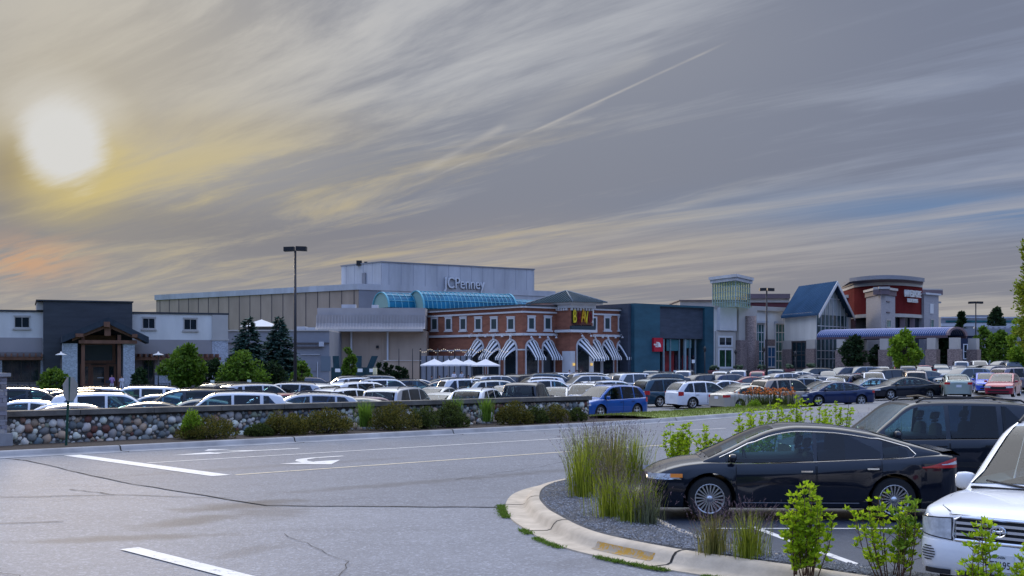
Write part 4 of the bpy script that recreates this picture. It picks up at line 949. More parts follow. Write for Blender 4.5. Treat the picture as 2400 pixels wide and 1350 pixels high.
# ================================================================== gabled glass hall
GS = Wall.px(1838, 162, 1913, 153); GE = Wall.px(1913, 153, 1986, 160.5)
B = thing('gabled_hall', (X_(1925, 158), 158, .6), 'white hall with steep blue metal roof and tall glazed gable end', 'building')
ze = Z_(729, 153); zr = Z_(660, 156.5); a0, a1, a2 = Vector(GS.A), Vector(GS.B), Vector(GE.B); a3 = a0+(a2-a1)
part('wall', M_white, B, lambda mb: mb.prism([tuple(a0), tuple(a1), tuple(a2), tuple(a3)], -1, ze-.02))
M_blue = mat('metal_roof_blue', (.030, .072, .14), .95, metal=0, var=.15, scale=.5, spec=.04)
mf = (a1+a2)/2; mbk = (a0+a3)/2; oe = (a1-a0).normalized()*1.3; sd_ = (a1-a2).normalized()*.7
def rf(mb):
    F0, F1, B0, B1 = Vector((*(a1+oe+sd_), ze-.35)), Vector((*(a2+oe-sd_), ze-.35)), Vector((*(a0-oe*.2+sd_), ze-.35)), Vector((*(a3-oe*.2-sd_), ze-.35)); RF, RB = Vector((*(mf+oe), zr)), Vector((*(mbk-oe*.2), zr)); t = Vector((0, 0, .25))
    mb.hexa([F0-t, RF-t, RB-t, B0-t, F0, RF, RB, B0]); mb.hexa([RF-t, F1-t, B1-t, RB-t, RF, F1, B1, RB])
part('roof', M_blue, B, rf)
def rs(mb):
    F0, B0, RF, RB = Vector((*(a1+oe+sd_), ze-.35)), Vector((*(a0-oe*.2+sd_), ze-.35)), Vector((*(mf+oe), zr)), Vector((*(mbk-oe*.2), zr))
    for k in range(25): t = k/24; mb.tube([F0.lerp(B0, t)+Vector((0, 0, .04)), RF.lerp(RB, t)+Vector((0, 0, .04))], .035, 4)
part('roof_ribs', M_blue, B, rs)
def gb(mb):
    o = (a1-a0).normalized()*1.32
    for A, Bz, e in ((a1, mf, 1), (mf, a2, -1)):
        za, zb = (ze-.5, zr-.06) if e == 1 else (zr-.06, ze-.5)
        A2 = A+o+(sd_ if e == 1 else Vector((0, 0))); B2_ = Bz+o-(sd_ if e == -1 else Vector((0, 0))); n = o.normalized()*.2
        mb.hexa([(*A2, za-.45), (*B2_, zb-.45), (*(B2_+n), zb-.45), (*(A2+n), za-.45), (*A2, za+.06), (*B2_, zb+.06), (*(B2_+n), zb+.06), (*(A2+n), za+.06)])
part('barge_board', M_trimw, B, gb)
M_gg = mat('gable_glass', (.33, .37, .36), .08, spec=.7, var=.3, scale=.3)
m_ = Vector(GE.u)
part('gable_glass', M_gg, B, lambda mb: mb.face([GE.p3(.1, ze-.4, .06), GE.p3(GE.L-.1, ze-.4, .06), GE.p3(GE.L/2, zr-.7, .06)]))
part('entrance_glass', mat('glass_hall', (.03, .075, .085), .08, spec=.7, var=.5, scale=.5), B, lambda mb: GE.box(mb, .2, GE.L-.5, -.5, ze-.41, .0, .07))
def gm(mb):
    for k in range(1, 8):
        a = GE.L*k/8; zz = lerp(ze, zr-.7, 1-abs(2*k/8-1)); GE.box(mb, a-.04, a+.04, -.5, zz-.2, .075, .14)
    for z in (Z_(700, 156), Z_(765, 156), Z_(822, 156), Z_(841, 156)):
        h = max(0, (z-ze)/(zr-.7-ze))*GE.L/2; GE.box(mb, .2+h, GE.L-.2-h, z-.05, z+.05, .075, .13)
part('mullions', M_trimw, B, gm)
part('eave_trim', M_trimc, B, lambda mb: GS.box(mb, 0, GS.L-.4, ze-.6, ze-.1, .0, .35)); S = GS.s_at
[part('stone_base', M_stoneb, B, lambda mb: GS.box(mb, a, b, -1, Z_(818, 157), .0, .3)) for a, b in ((0, S(1858)), (S(1893), GS.L))]
[part('lower_wall', M_trimc, B, lambda mb: GS.box(mb, a, b, Z_(818, 157)+.003, Z_(797, 157), .0, .2)) for a, b in ((0, S(1858)), (S(1893), GS.L))]
window(B, GS, 1858, 799, 1893, 865, fr=M_frame, gl=M_glassd, t=.2, d=.1, mull=2, trans=1, name='door')
part('side_column', M_trimw, B, lambda mb: GE.box(mb, GE.L-.45, GE.L+.25, 3.5, ze-.5, .0, .35))
# ================================================================== bookstore with rotunda
B = thing('bookstore', (X_(2080, 165), 165, .8), 'grey stone bookstore with dark red curved rotunda and flat disc roof', 'building')
Lw = Wall.px(1966, 170, 2031, 165)
part('left_wall', M_wine, B, lambda mb: Lw.box(mb, 0, Lw.L, -1, Z_(697, 167), -10, 0)); part('left_cornice', M_trimc, B, lambda mb: (Lw.box(mb, -.5, Lw.L+.2, Z_(697, 167)+.003, Z_(690, 167), -10, .3), Lw.box(mb, 0, Lw.L, Z_(727, 167), Z_(724, 167), 0, .2)))
part('upper_back_wall', M_mauve, B, lambda mb: Lw.box(mb, 0, Lw.L+2, Z_(690, 167)+.01, Z_(679, 167), -12, -3)); part('back_cap', M_trimc, B, lambda mb: Lw.box(mb, -.3, Lw.L+2, Z_(679, 167)+.013, Z_(676, 167), -12, -2.7))
def awn(mb): s0, s1 = Lw.s_at(1990), Lw.s_at(2030); mb.grid([[Lw.p3(s0, Z_(729, 167), .1), Lw.p3(s0-.3, Z_(742, 167), 1.6)], [Lw.p3(s1, Z_(729, 167), .1), Lw.p3(s1+.3, Z_(742, 167), 1.6)]], smooth=False)
part('awning', mat('awning_green', (.015, .05, .06), .7), B, awn); window(B, Lw, 1992, 744, 2028, 790, fr=M_frame, gl=M_glassd, t=.15, d=.02, mull=2)
PL = Wall.px(2030, 159, 2065, 151.5); PR = Wall.px(2065, 151.5, 2098, 155.5); zt = Z_(690, 151.5)
c4 = [tuple(PL.A), tuple(PL.B), tuple(PR.B), (PR.B[0]+1, PR.B[1]+8), (PL.A[0]+4, PL.A[1]+9)]
part('left_pier', M_limest, B, lambda mb: mb.prism(c4, -1, zt)); part('pier_cornice', M_mauve, B, lambda mb: (PL.box(mb, -.1, PL.L+.25, zt+.003, zt+.65, -1, .15), PR.box(mb, -.05, PR.L+.1, zt+.006, zt+.647, -1, .15)))
part('pier_cap', M_trimc, B, lambda mb: (PL.box(mb, -.1, PL.L+.4, zt+.653, zt+.95, -1, .35), PR.box(mb, -.05, PR.L+.1, zt+.656, zt+.947, -1, .35)))
window(B, PR, 2076, 749, 2087, 768, fr=M_trimc, gl=M_glasst, t=.1, d=.02); part('pier_niche', M_mauve, B, lambda mb: (PR.box(mb, *PR.rect(2077, 706, 2085, 708), .0, .1), PR.box(mb, *PR.rect(2077, 731, 2085, 733), .0, .1)))
Q = Wall.px(2166, 163, 2200, 166); zq_ = Z_(690, 163)
part('right_pier', M_limest, B, lambda mb: Q.box(mb, 0, Q.L, -1, zq_, -8, 0)); part('right_cornice', M_bluew, B, lambda mb: Q.box(mb, -.1, Q.L+.15, zq_+.003, zq_+.25, -8, .3)); window(B, Q, 2180, 748, 2188, 768, fr=M_trimc, gl=M_glasst, t=.1, d=.02)
part('right_niche', M_trimw, B, lambda mb: Q.box(mb, *Q.rect(2179, 712, 2187, 735), .0, .08))
part('far_pier', M_brick, B, lambda mb: Q.box(mb, Q.L+.1, Q.L+1.0, -1, Z_(710, 166), -6, -.5)); part('far_pier_cap', M_grey, B, lambda mb: Q.box(mb, Q.L+.05, Q.L+1.2, Z_(710, 166)+.003, Z_(706, 166), -6, -.2))
def arc(x0, x1, d0, dd, n=20, k=1.0):
    pts = []
    for i in range(n+1):
        t = i/n; px = lerp(x0, x1, t); d = d0-dd*(1-(2*t-1)**2); pts.append((X_(px, d), d))
    return pts
ar = arc(2002, 2162, 163.5, 4.8); back_ = [(ar[-1][0]+1, ar[-1][1]+10), (ar[0][0]+1, ar[0][1]+10)]
rz0, rz1, rz2, rz3, rz4 = Z_(735, 159), Z_(669, 159), Z_(662, 159), Z_(657, 159), Z_(648, 159)
M_bnred = mat('rotunda_red', (.14, .018, .018), .95, spec=.05, var=.15, scale=.6)
part('rotunda', M_bnred, B, lambda mb: mb.prism(ar+back_, rz0, rz1))
ar2 = arc(2001, 2163, 163.3, 4.9); part('rotunda_band', M_trimc, B, lambda mb: (mb.prism(ar2+back_, rz1+.003, rz2), mb.prism(ar2+back_, rz0-.45, rz0-.003)))
ar3 = arc(1998, 2164, 162.8, 5.0); part('rotunda_neck', M_mauve, B, lambda mb: mb.prism(ar3+back_, rz2+.003, rz3))
ar4 = arc(1991, 2167, 162, 5.6); part('disc_roof', M_grey, B, lambda mb: mb.prism(ar4+back_, rz3+.003, rz4))
ar5 = arc(2006, 2158, 164, 4.2); part('rotunda_glass', M_glassd, B, lambda mb: mb.prism(ar5+back_, -1, rz0-.46))
part('rotunda_columns', M_mauve, B, lambda mb: [mb.box(p[0]-.35, p[0]+.35, p[1]-.5, p[1]+.1, -1, rz0-.46) for p in ar5[11::3]])
TW = Wall((X_(2114, 159.0), 159.0), (X_(2163, 163.0), 163.0))
text('sign_letters', 'BARNES&NOBLE', 1.32, M_swh, B, TW, .0, Z_(696.5, 160.5), .35, .06, sx=.47, bold=.0); text('sign_letters', 'BOOKSELLERS', .72, M_swh, B, TW, .8, Z_(709, 160.5), .35, .05, sx=.62, bold=.0)
# ================================================================== arched walkway canopy
cA_ = Vector((X_(1940, 152), 152)); cB_ = Vector((X_(2243, 141), 141)); cu_ = (cB_-cA_).normalized(); cn = Vector((cu_.y, -cu_.x)); cL = (cB_-cA_).length
B = thing('walkway_canopy', (cA_.x+10, cA_.y-3, .9), 'long barrel-arched ribbed metal walkway canopy on stone-based columns before the bookstore', 'canopy')
zE = Z_(789, 146); N = 12
def CP(s, th, r=1.0): return (cA_.x+cu_.x*s+cn.x*2.8*r*math.cos(th), cA_.y+cu_.y*s+cn.y*2.8*r*math.cos(th), zE+.98*r*math.sin(th))
M_can = mat('canopy_metal', (.05, .085, .19), .85, spec=.05, var=.12, scale=.6)
part('roof', M_can, B, lambda mb: mb.grid([[CP(s, math.pi*k/N) for k in range(N+1)] for s in (0, cL)]))
part('ribs', mat('canopy_rib', (.34, .35, .50), .6), B, lambda mb: [mb.tube([CP(cL*i/62, math.pi*k/N, 1.012) for k in range(N+1)], .045, 4) for i in range(63)])
def fas(mb):
    for k in range(N): mb.hexa([CP(cL-.1, math.pi*k/N, .82), CP(cL+.12, math.pi*k/N, .82), CP(cL+.12, math.pi*(k+1)/N, .82), CP(cL-.1, math.pi*(k+1)/N, .82), CP(cL-.1, math.pi*k/N, 1.06), CP(cL+.12, math.pi*k/N, 1.06), CP(cL+.12, math.pi*(k+1)/N, 1.06), CP(cL-.1, math.pi*(k+1)/N, 1.06)])
part('end_arch', mat('arch_mauve', (.17, .12, .14), .6), B, fas)
CW = Wall(tuple(cA_+cn*2.8), tuple(cB_+cn*2.8)); CW2 = Wall(tuple(cA_-cn*2.8), tuple(cB_-cn*2.8)); CW2.n = -CW2.n if CW2.n.dot(CW.n) < 0 else CW2.n
M_beam = mat('beam_mauve', (.09, .06, .075), .6)
part('beam', M_beam, B, lambda mb: (CW.box(mb, 0, CW.L, zE-.28, zE-.01, -.15, .15), CW2.box(mb, 0, CW2.L, zE-.28, zE-.01, -.15, .15)))
for k, px in enumerate((1974, 2075, 2186, 2238)):
    for Wc in (CW, CW2):
        s = Wc.s_at(px) if Wc is CW else CW.s_at(px); col = part('column', M_trimc, B, lambda mb: Wc.box(mb, s-.50, s+.50, 4.05, zE-.29, -.45, .45))
        part('stone_base', M_stoneb, col, lambda mb: Wc.box(mb, s-.64, s+.64, 0, 4.047, -.58, .58))
# dark shopfronts past the canopy
Dk = Wall.px(2243, 158, 2300, 158); B = thing('blue_shopfront', (X_(2270, 160), 160, 1), 'dark blue shopfront with white framed door beyond the end of the arched canopy', 'building')
part('wall', mat('navy_wall', (.02, .028, .06), .7, var=.2, scale=.6), B, lambda mb: Dk.box(mb, 0, Dk.L, 0, Z_(787, 158), -10, 0)); window(B, Dk, 2257, 806, 2268, 842, t=.12, d=.02, trans=1, name='door'); part('upper_wall', M_grey, B, lambda mb: Dk.box(mb, -1, Dk.L+6, Z_(787, 158)+.003, Z_(770, 158), -12, .2)); pbox('sign', M_swh, B, Dk, 2284, 809, 2296, 815, .02, .2)
part('wine_roof', M_wine, B, lambda mb: Dk.box(mb, *Dk.rect(2221, 757, 2250, 772), -14, -12))
Fr = Wall.px(2205, 250, 2470, 250); B = thing('far_office', (X_(2320, 252), 252, 2), 'long pale office building on the skyline at the far right', 'building')
part('wall', M_grey, B, lambda mb: Fr.box(mb, 0, Fr.L, 0, Z_(743, 250), -20, 0)); part('penthouse', M_grey, B, lambda mb: Fr.box(mb, Fr.s_at(2277), Fr.s_at(2330), Z_(743, 250), Z_(737, 250), -15, -3))
part('window_band', M_glasst, B, lambda mb: Fr.box(mb, 1, Fr.L, Z_(756, 250), Z_(751, 250), 0, .1)); part('bands', M_bluew, B, lambda mb: (Fr.box(mb, 0, Fr.L, Z_(746, 250), Z_(742.5, 250), 0, .2), Fr.box(mb, 0, Fr.L, Z_(765, 250), Z_(758, 250), 0, .2)))
Fs = Wall.px(2284, 200, 2470, 196); B = thing('grey_parking_deck', (X_(2380, 200), 200, 2), 'pale grey ribbed wall behind the trees at the far right', 'building')
part('wall', M_bluew, B, lambda mb: Fs.box(mb, 0, Fs.L, 0, Z_(764, 198), -8, 0)); part('ribs', M_grey, B, lambda mb: [Fs.box(mb, s*.9, s*.9+.35, 0, Z_(766, 198), .0, .25) for s in range(14)])
# planters, bollards, benches along the mall walk, dumpsters
def ground_at(px, d): x = X_(px, d); return x, d, gz(x, d)
lab = ['round wine red planter tub left of the white entrance windows', 'round wine red planter tub beside the stone pier base', 'round wine red planter tub in front of the green tall windows', 'round wine red planter tub before the dark glass doors of the hall', 'round wine red planter tub under the glass gable end']
for q, px in enumerate((1672, 1732, 1786, 1850, 1902)):
    x, y, z = ground_at(px, 146); p = thing('planter', (x, y, z), lab[q], 'planter', 'planters along the mall walk')
    part('tub', M_wine, p, lambda mb: mb.lathe([(.5, 0), (.62, .9), (.7, 1.35), (.6, 1.35), (.55, 1.2)], (x, y, z), 14)); part('plants', mat('planter_leaves', (.03, .05, .025), .8, island=.5), p, lambda mb: [mb.ball((x+random.gauss(0, .25), y+random.gauss(0, .25), z+1.45+random.random()*.35), .22) for _ in range(14)])
lab = ['green open-lidded refuse bin left of the small conical tree', 'green refuse bin behind the small conical tree', 'green refuse bin with tilted lid right of the small conical tree']
for q, (x0, x1, lt) in enumerate(((776, 803, -.1), (829, 855, .0), (856, 884, .5))):
    Dm = Wall.px(x0, 135, x1, 135); x, y = Dm.pt(Dm.L/2); p = thing('refuse_bin', (x, y, -.4), lab[q], 'dumpster', 'green refuse bins by the loading area'); mg = mat('bin_green', (.008, .035, .045), .5, var=.3, scale=2)
    part('body', mg, p, lambda mb: Dm.box(mb, 0, Dm.L, -.4, Z_(861, 135)+.0, -1.6, 0)); part('open_lid', mg, p, lambda mb: mb.hexa([Dm.p3(0, Z_(861, 135), -1.6), Dm.p3(Dm.L*.55, Z_(861, 135), -1.6), Dm.p3(Dm.L*.55, Z_(861, 135), -1.7), Dm.p3(0, Z_(861, 135), -1.7), Dm.p3(lt, Z_(834, 135), -1.8), Dm.p3(Dm.L*.55+lt, Z_(834, 135), -1.8), Dm.p3(Dm.L*.55+lt, Z_(834, 135), -1.9), Dm.p3(lt, Z_(834, 135), -1.9)]))
    part('label_plate', M_swh, p, lambda mb: Dm.box(mb, Dm.L*.35, Dm.L*.80, Z_(872, 135), Z_(864, 135), .0, .03))
Pw = Wall.px(905, 132, 985, 134); B = thing('patio_screen_wall', (X_(945, 133), 133, -.1), 'plain grey screen wall right of the evergreen shrubs by the patio', 'wall')
part('wall', M_beige, B, lambda mb: Pw.box(mb, 0, Pw.L, -.6, Z_(846, 133), -.4, 0)); part('cap', M_trimc, B, lambda mb: Pw.box(mb, -.1, Pw.L+.1, Z_(846, 133)+.003, Z_(844, 133), -.5, .1))
Pq = Wall.px(985, 143, 1105, 143); B = thing('patio_back_wall', (X_(1040, 143), 143, .1), 'grey slatted screen wall behind the white patio umbrellas', 'wall')
part('panels', M_grey, B, lambda mb: Pq.box(mb, 0, Pq.L, -.5, Z_(834, 143), -.2, 0)); [part('post', M_dark, B, lambda mb: Pq.box(mb, s, s+.1, -.5, Z_(834, 143)+(.9 if k % 3 == 0 else 0), .0, .12)) for k, s in enumerate([Pq.L*i/9 for i in range(10)])]
# low box-trimmed path light / wooden post with slanted roof
x, y, z = ground_at(879, 112); B = thing('wooden_post', (x, y, z), 'pale wooden post with a slanted top board before the evergreen shrubs', 'post')
part('post', mat('wood_pale', (.42, .38, .24), .7), B, lambda mb: mb.tube([(x, y, z), (x, y, Z_(862, 112))], .2, 10)); part('top_board', mat('wood_pale'), B, lambda mb: mb.hexa([(x-.5, y-.2, Z_(863, 112)), (x+.5, y-.2, Z_(856, 112)), (x+.5, y+.2, Z_(856, 112)), (x-.5, y+.2, Z_(863, 112)), (x-.5, y-.2, Z_(863, 112)+.08), (x+.5, y-.2, Z_(856, 112)+.08), (x+.5, y+.2, Z_(856, 112)+.08), (x-.5, y+.2, Z_(863, 112)+.08)])) if False else None
# patio umbrellas
def umbrella(px, d, ytop, hw, label):
    x, y, z = ground_at(px, d); zt = Z_(ytop, d); u = thing('patio_umbrella', (x, y, z), label, 'umbrella', 'white umbrellas on the restaurant patio')
    def can(mb):
        n = 8; ap = (x, y, zt); R0 = [(x+hw*math.cos(2*math.pi*(k+.3)/n), y+hw*math.sin(2*math.pi*(k+.3)/n), zt-hw*.42) for k in range(n)]
        for k in range(n):
            a, b = Vector(R0[k]), Vector(R0[(k+1) % n]); A = Vector(ap); m1, m2 = A.lerp(a, .5)-Vector((0, 0, .03)), A.lerp(b, .5)-Vector((0, 0, .03))
            mb.face([A, m1, m2]); mb.face([m1, a, b, m2]); mb.face([a, a-Vector((0, 0, .14)), b-Vector((0, 0, .14)), b])
    part('canopy', mat('umbrella_fabric', (.72, .72, .76), .8, trans=.25), u, can); part('pole', M_trimw, u, lambda mb: mb.tube([(x, y, z), (x, y, zt+.12)], .035, 6)); return u
umbrella(1018, 131, 841, 1.55, 'white patio umbrella at the left end of the row before the brick restaurant'); umbrella(1051, 132, 843, 1.35, 'white patio umbrella second from the left, partly behind its neighbour'); umbrella(1068, 129, 840, 1.55, 'white patio umbrella in the middle of the row before the brick wall'); umbrella(1099, 132, 842, 1.35, 'white patio umbrella second from the right in the patio row'); umbrella(1138, 129, 841, 1.6, 'white patio umbrella at the right end under the first striped awnings')
# string lights
x0, x1 = 985, 1110
B = thing('string_lights', (X_(1050, 133), 133, 3), 'strings of small bulbs hung between thin poles over the patio', 'string lights')
def sl_(mb):
    for k in range(46): px = lerp(985, 1190, k/45); mb.ball((X_(px, 132.5), 132.5, Z_(822+4*math.sin(k*.9)+random.uniform(-1, 1), 132.5)), .05)
part('bulbs', mat('bulb', (.8, .7, .5), .4, emit=((1, .75, .45), .5)), B, sl_); part('poles', M_dark, B, lambda mb: [mb.tube([(X_(p, 132.5), 132.5, 0), (X_(p, 132.5), 132.5, Z_(y, 132.5))], .05, 5) for p, y in ((935, 817), (967, 817), (984, 817), (1026, 817), (1095, 817), (1134, 817))])
Pf = Wall.px(990, 124, 1480, 127); fence('patio_railing', Pf, Pf.s_at(1330), Pf.s_at(1445), .1, 1.15, .3, 'dark railing at the brick restaurant entrance', d=-1)
# tall parking lot lights
def pole_light(px, d, ytop, hw, label, sh):
    x, y, z = ground_at(px, d); zt = Z_(ytop, d); l = thing('street_lamp', (x, y, z), label, 'street lamp', 'tall twin-headed car park lamps')
    part('pole', mat('pole_dark', (.035, .035, .04), .5, metal=.3), l, lambda mb: mb.tube([(x, y, z), (x, y, zt)], .11, 8, r1=.07)); part('base', M_concg, l, lambda mb: mb.lathe([(.3, 0), (.3, .7)], (x, y, z-.05), 12))
    for e in (-1, 1):
        part('lamp_head', M_dark, l, lambda mb: mb.hexa([(x+e*.08-.0, y-.22+sh*e, zt-.02), (x+e*hw, y-.22+sh*e, zt-.05), (x+e*hw, y+.28+sh*e, zt-.05), (x+e*.08, y+.28+sh*e, zt-.02), (x+e*.08, y-.22+sh*e, zt+.24), (x+e*hw, y-.22+sh*e, zt+.22), (x+e*hw, y+.28+sh*e, zt+.22), (x+e*.08, y+.28+sh*e, zt+.24)]))
pole_light(692, 75, 587, .72, 'tall black twin-headed lamp right of the two spruces', -.12); pole_light(1797, 112, 681, .70, 'tall twin-headed lamp in front of the white mall entrance', .1); pole_light(2287, 150, 711, .85, 'tall twin-headed lamp at the far right beyond the bookstore', .0)
# small signs
for px, y0, y1, d, lb, c in ((498, 891, 908, 100, 'small white parking sign on the lawn left of the spruces', M_swh), (584, 890, 903, 100, 'small white parking sign in front of the left spruce', M_swh), (1625, 843, 851, 128, 'small white and red sign on a post before the shop window', M_swh), (1582, 868, 878, 120, 'white post sign by the teal store kerb', M_swh)):
    x, y, z = ground_at(px, d); s_ = thing('road_sign', (x, y, z), lb, 'sign', 'small signs on posts')
    part('post', M_dark, s_, lambda mb: mb.tube([(x, y+.03, z), (x, y+.03, Z_(y0, d))], .03, 5)); part('plate', c, s_, lambda mb: mb.box(x-.16, x+.16, y-.02, y, Z_(y1, d), Z_(y0, d)))
for q, (px, yt) in enumerate(((1724, 823), (1790, 818), (1864, 828), (1652, 817), (2105, 815))):
    x, y, z = ground_at(px, 134); l = thing('bollard_lamp', (x, y, z), ['short black walk lamp before the stone pier', 'short black walk lamp beside the green windows', 'short black walk lamp before the hall doors', 'short black walk lamp at the teal store corner', 'short black walk lamp under the canopy tree'][q], 'lamp', 'short black lamps on the mall walk')
    part('pole', M_dark, l, lambda mb: (mb.tube([(x, y, z), (x, y, Z_(yt, 134))], .06, 6), mb.lathe([(.22, 0), (.16, .5), (.08, .8)], (x, y, z), 8))); part('lantern', M_dark, l, lambda mb: mb.lathe([(.06, -.4), (.17, -.1), (.12, .1), (.02, .25)], (x, y, Z_(yt, 134)), 8))
# pavement in front of the mall
Wk = [(X_(p, d), d) for p, d in ((700, 128), (1000, 124), (1330, 124), (1500, 130), (1700, 135), (2300, 130), (2450, 130))]
mb = MB(); mb.grid([[(x*(1+k*.0)+0, y+k*6, gz(x, y+k*6)+.12) for k in range(5)] for x, y in Wk]); tag(mb.build('pavement', M_concg), kind='structure')
mb = MB(); Ws = [(X_(p, d), d) for p, d in ((-60, 100), (150, 100), (420, 96), (560, 92), (680, 95), (790, 112))]
mb.grid([[(x*(1+k*.03), y+k*4.5, gz(x, y+k*4.5)+.16) for k in range(5)] for x, y in Ws]); tag(mb.build('lawn', M_lawn), kind='structure')
# ------------------------------------------------------------------ plants
def rnd_unit():
    z = random.uniform(-1, 1); a = random.uniform(0, 6.283); r = math.sqrt(1-z*z); return Vector((r*math.cos(a), r*math.sin(a), z))
def leaf(mb, p, d, up, L, Wd, fold=.0):
    """pointed leaf from p along d"""
    s = d.cross(up)
    if s.length < 1e-3: s = Vector((1, 0, 0))
    s = s.normalized()*Wd/2; m = p+d*L*.5
    mb.face([p, m+s, p+d*L, m-s])
def leafmat(name, c0, c1, trans=.3): return mat(name, c0, .75, island=.3, col2=c1, trans=trans, spec=.25)
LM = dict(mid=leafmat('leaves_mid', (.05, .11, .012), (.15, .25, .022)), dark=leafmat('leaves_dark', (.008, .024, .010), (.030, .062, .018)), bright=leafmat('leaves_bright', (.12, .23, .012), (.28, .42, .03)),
          yel=leafmat('leaves_yellow_green', (.12, .17, .012), (.32, .38, .03)), rust=leafmat('leaves_rust', (.045, .060, .010), (.17, .145, .024)), olive=leafmat('leaves_olive', (.03, .045, .012), (.10, .13, .025)),
          needle=leafmat('needles', (.018, .052, .045), (.055, .12, .095), .15), fresh=leafmat('leaves_fresh', (.24, .40, .008), (.52, .68, .03), .45))
M_bark = mat('bark', (.06, .045, .038), .9, var=.3, scale=5, bump=.8)
def tree_mesh(base, h, rx, ry, trunk_h, lm, n=2600, ls=.28, clumps=46, shape=1.0, seed=1, lean=0):
    random.seed(seed); x, y, z = base; tk = MB(); cr = MB()
    top = Vector((x+lean, y, z+h*.8)); tk.tube([(x, y, z-.1), (x+lean*.3, y, z+trunk_h), tuple(top)], max(.06, h*.022), 7, r1=.03)
    cs = []
    ch = h-trunk_h
    for k in range(clumps):
        d = rnd_unit(); r = random.uniform(.45, .98)**.6; f = d.z*.5+.5
        wz = (1-abs(f-.42)**1.6*1.1)*shape
        c = Vector((x+lean*f+d.x*rx*r*wz, y+d.y*ry*r*wz, z+trunk_h+ch*(.04+.92*f)))
        c += Vector((mnoise.noise(c*.8), mnoise.noise(c*.8+Vector((9, 0, 0))), mnoise.noise(c*.8+Vector((0, 9, 0)))))*rx*.25
        cs.append((c, random.uniform(.16, .34)*min(rx, ch*.6)))
    for c, r in cs:
        a = Vector((x+lean*.3, y, z+trunk_h*.9)).lerp(top, random.uniform(0, .7)); tk.tube([tuple(a), tuple(a.lerp(c, .55)+Vector((0, 0, -.05*h*.3))), tuple(c)], h*.007, 4, r1=.01)
        for _ in range(int(n*1.6)//clumps):
            d = rnd_unit(); p = c+d*r*random.uniform(.35, 1.05); p.z -= 0
            leaf(cr, p, (d+rnd_unit()*.9).normalized(), rnd_unit(), ls*random.uniform(.7, 1.35), ls*.8)
    return tk, cr
def tree(name, px, d, ytop, hw_px, trunk_h, lmk, label, cat='tree', n=2600, ls=.28, clumps=46, seed=1, z=None, group=None, lean=0):
    x = X_(px, d); z0 = gz(x, d) if z is None else z; h = Z_(ytop, d)-z0; r = hw_px/F*d
    t = thing(name, (x, d, z0), label, cat, group); tk, cr = tree_mesh((x, d, z0), h, r, r*.9, trunk_h, lmk, n, ls, clumps, seed=seed, lean=lean)
    tk.build('trunk', M_bark, t); cr.build('crown', LM[lmk], t, recalc=False); return t
def spruce(px, d, ytop, hw_px, label, seed):
    random.seed(seed); x = X_(px, d); z = gz(x, d); h = Z_(ytop, d)-z; R0 = hw_px/F*d*1.9
    t = thing('spruce_tree', (x, d, z), label, 'spruce tree', 'two dark spruces'); tk = MB(); tk.tube([(x, d, z-.1), (x, d, z+h*.97)], .2, 7, r1=.03); cr = MB()
    nl = 44
    for i in range(nl):
        f = i/nl; zz = z+.5+(h-.6)*f; R1 = R0*(1-f)**.82+.12; nb = max(6, int(20*(1-f)+6))
        for b in range(nb):
            a = random.uniform(0, 6.283); r = R1*random.uniform(.72, 1.12); tip = Vector((x+r*math.cos(a), d+r*math.sin(a), zz-r*.16+random.uniform(-.1, .2))); o = Vector((x, d, zz+.12*r)); dd = (tip-o)
            for s in range(int(20*(r/R0)+7)):
                q = random.uniform(.25, 1.0); p = o+dd*q; p.z -= .12*math.sin(q*3)*r*.5; side = Vector((-math.sin(a), math.cos(a), 0))*random.choice((-1, 1))
                v = (dd.normalized()*.7+side*random.uniform(.2, 1)+Vector((0, 0, random.uniform(-.35, .25)))).normalized(); leaf(cr, p, v, Vector((0, 0, 1))+rnd_unit()*.6, random.uniform(.28, .5)*(1.2-q*.4), .19)
    tk.build('trunk', M_bark, t); cr.build('crown', LM['needle'], t, recalc=False)
spruce(583, 108, 744, 43, 'dark blue-green spruce, the left one of the pair behind the lamp', 3); spruce(655, 110, 743, 40, 'dark blue-green spruce right beside the tall lamp pole', 4)
tree('leafy_tree', 436, 104, 818, 52, .9, 'mid', 'round light green tree at the right end of the restaurant pergola', seed=11, ls=.3)
tree('shrub', 567, 102, 833, 56, .2, 'mid', 'broad mid green bush below the left spruce', 'shrub', seed=12, ls=.26)
tree('shrub', 640, 105, 850, 40, .1, 'dark', 'dark green bush at the foot of the right spruce', 'shrub', seed=13, n=1500, ls=.26)
tree('shrub', 707, 103, 851, 24, .1, 'mid', 'rounded green bush right of the tall lamp pole', 'shrub', seed=14, n=1300, ls=.24)
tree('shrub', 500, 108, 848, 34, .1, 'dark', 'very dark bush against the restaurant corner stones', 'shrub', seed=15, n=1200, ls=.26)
tree('shrub', 127, 100, 866, 36, .1, 'mid', 'rounded light green bush left of the restaurant entrance column', 'shrub', seed=16, n=1600, ls=.24)
tree('shrub', 327, 103, 866, 20, .1, 'dark', 'dark clipped bush right of the restaurant entrance', 'shrub', seed=17, n=900, ls=.24)
tree('shrub', 700, 92, 886, 40, .05, 'olive', 'low olive ground bush at the end of the lawn', 'shrub', seed=18, n=900, ls=.22)
tree('young_tree', 818, 108, 812, 17, .5, 'mid', 'small slim conical tree in front of the green refuse bins', seed=19, n=1400, ls=.24, clumps=30)
for q, px in enumerate((889, 903, 918, 934, 948)):
    tree('evergreen_shrub', px, 122, 851+[0, 1, 4, 3, 6][q], 11, .05, 'dark', ['leftmost pointed evergreen beside the wooden post', 'second pointed evergreen from the wooden post', 'middle pointed evergreen before the screen wall', 'fourth pointed evergreen from the wooden post', 'rightmost pointed evergreen before the screen wall'][q], 'shrub', seed=30+q, n=700, ls=.2, clumps=22, group='row of pointed evergreens')
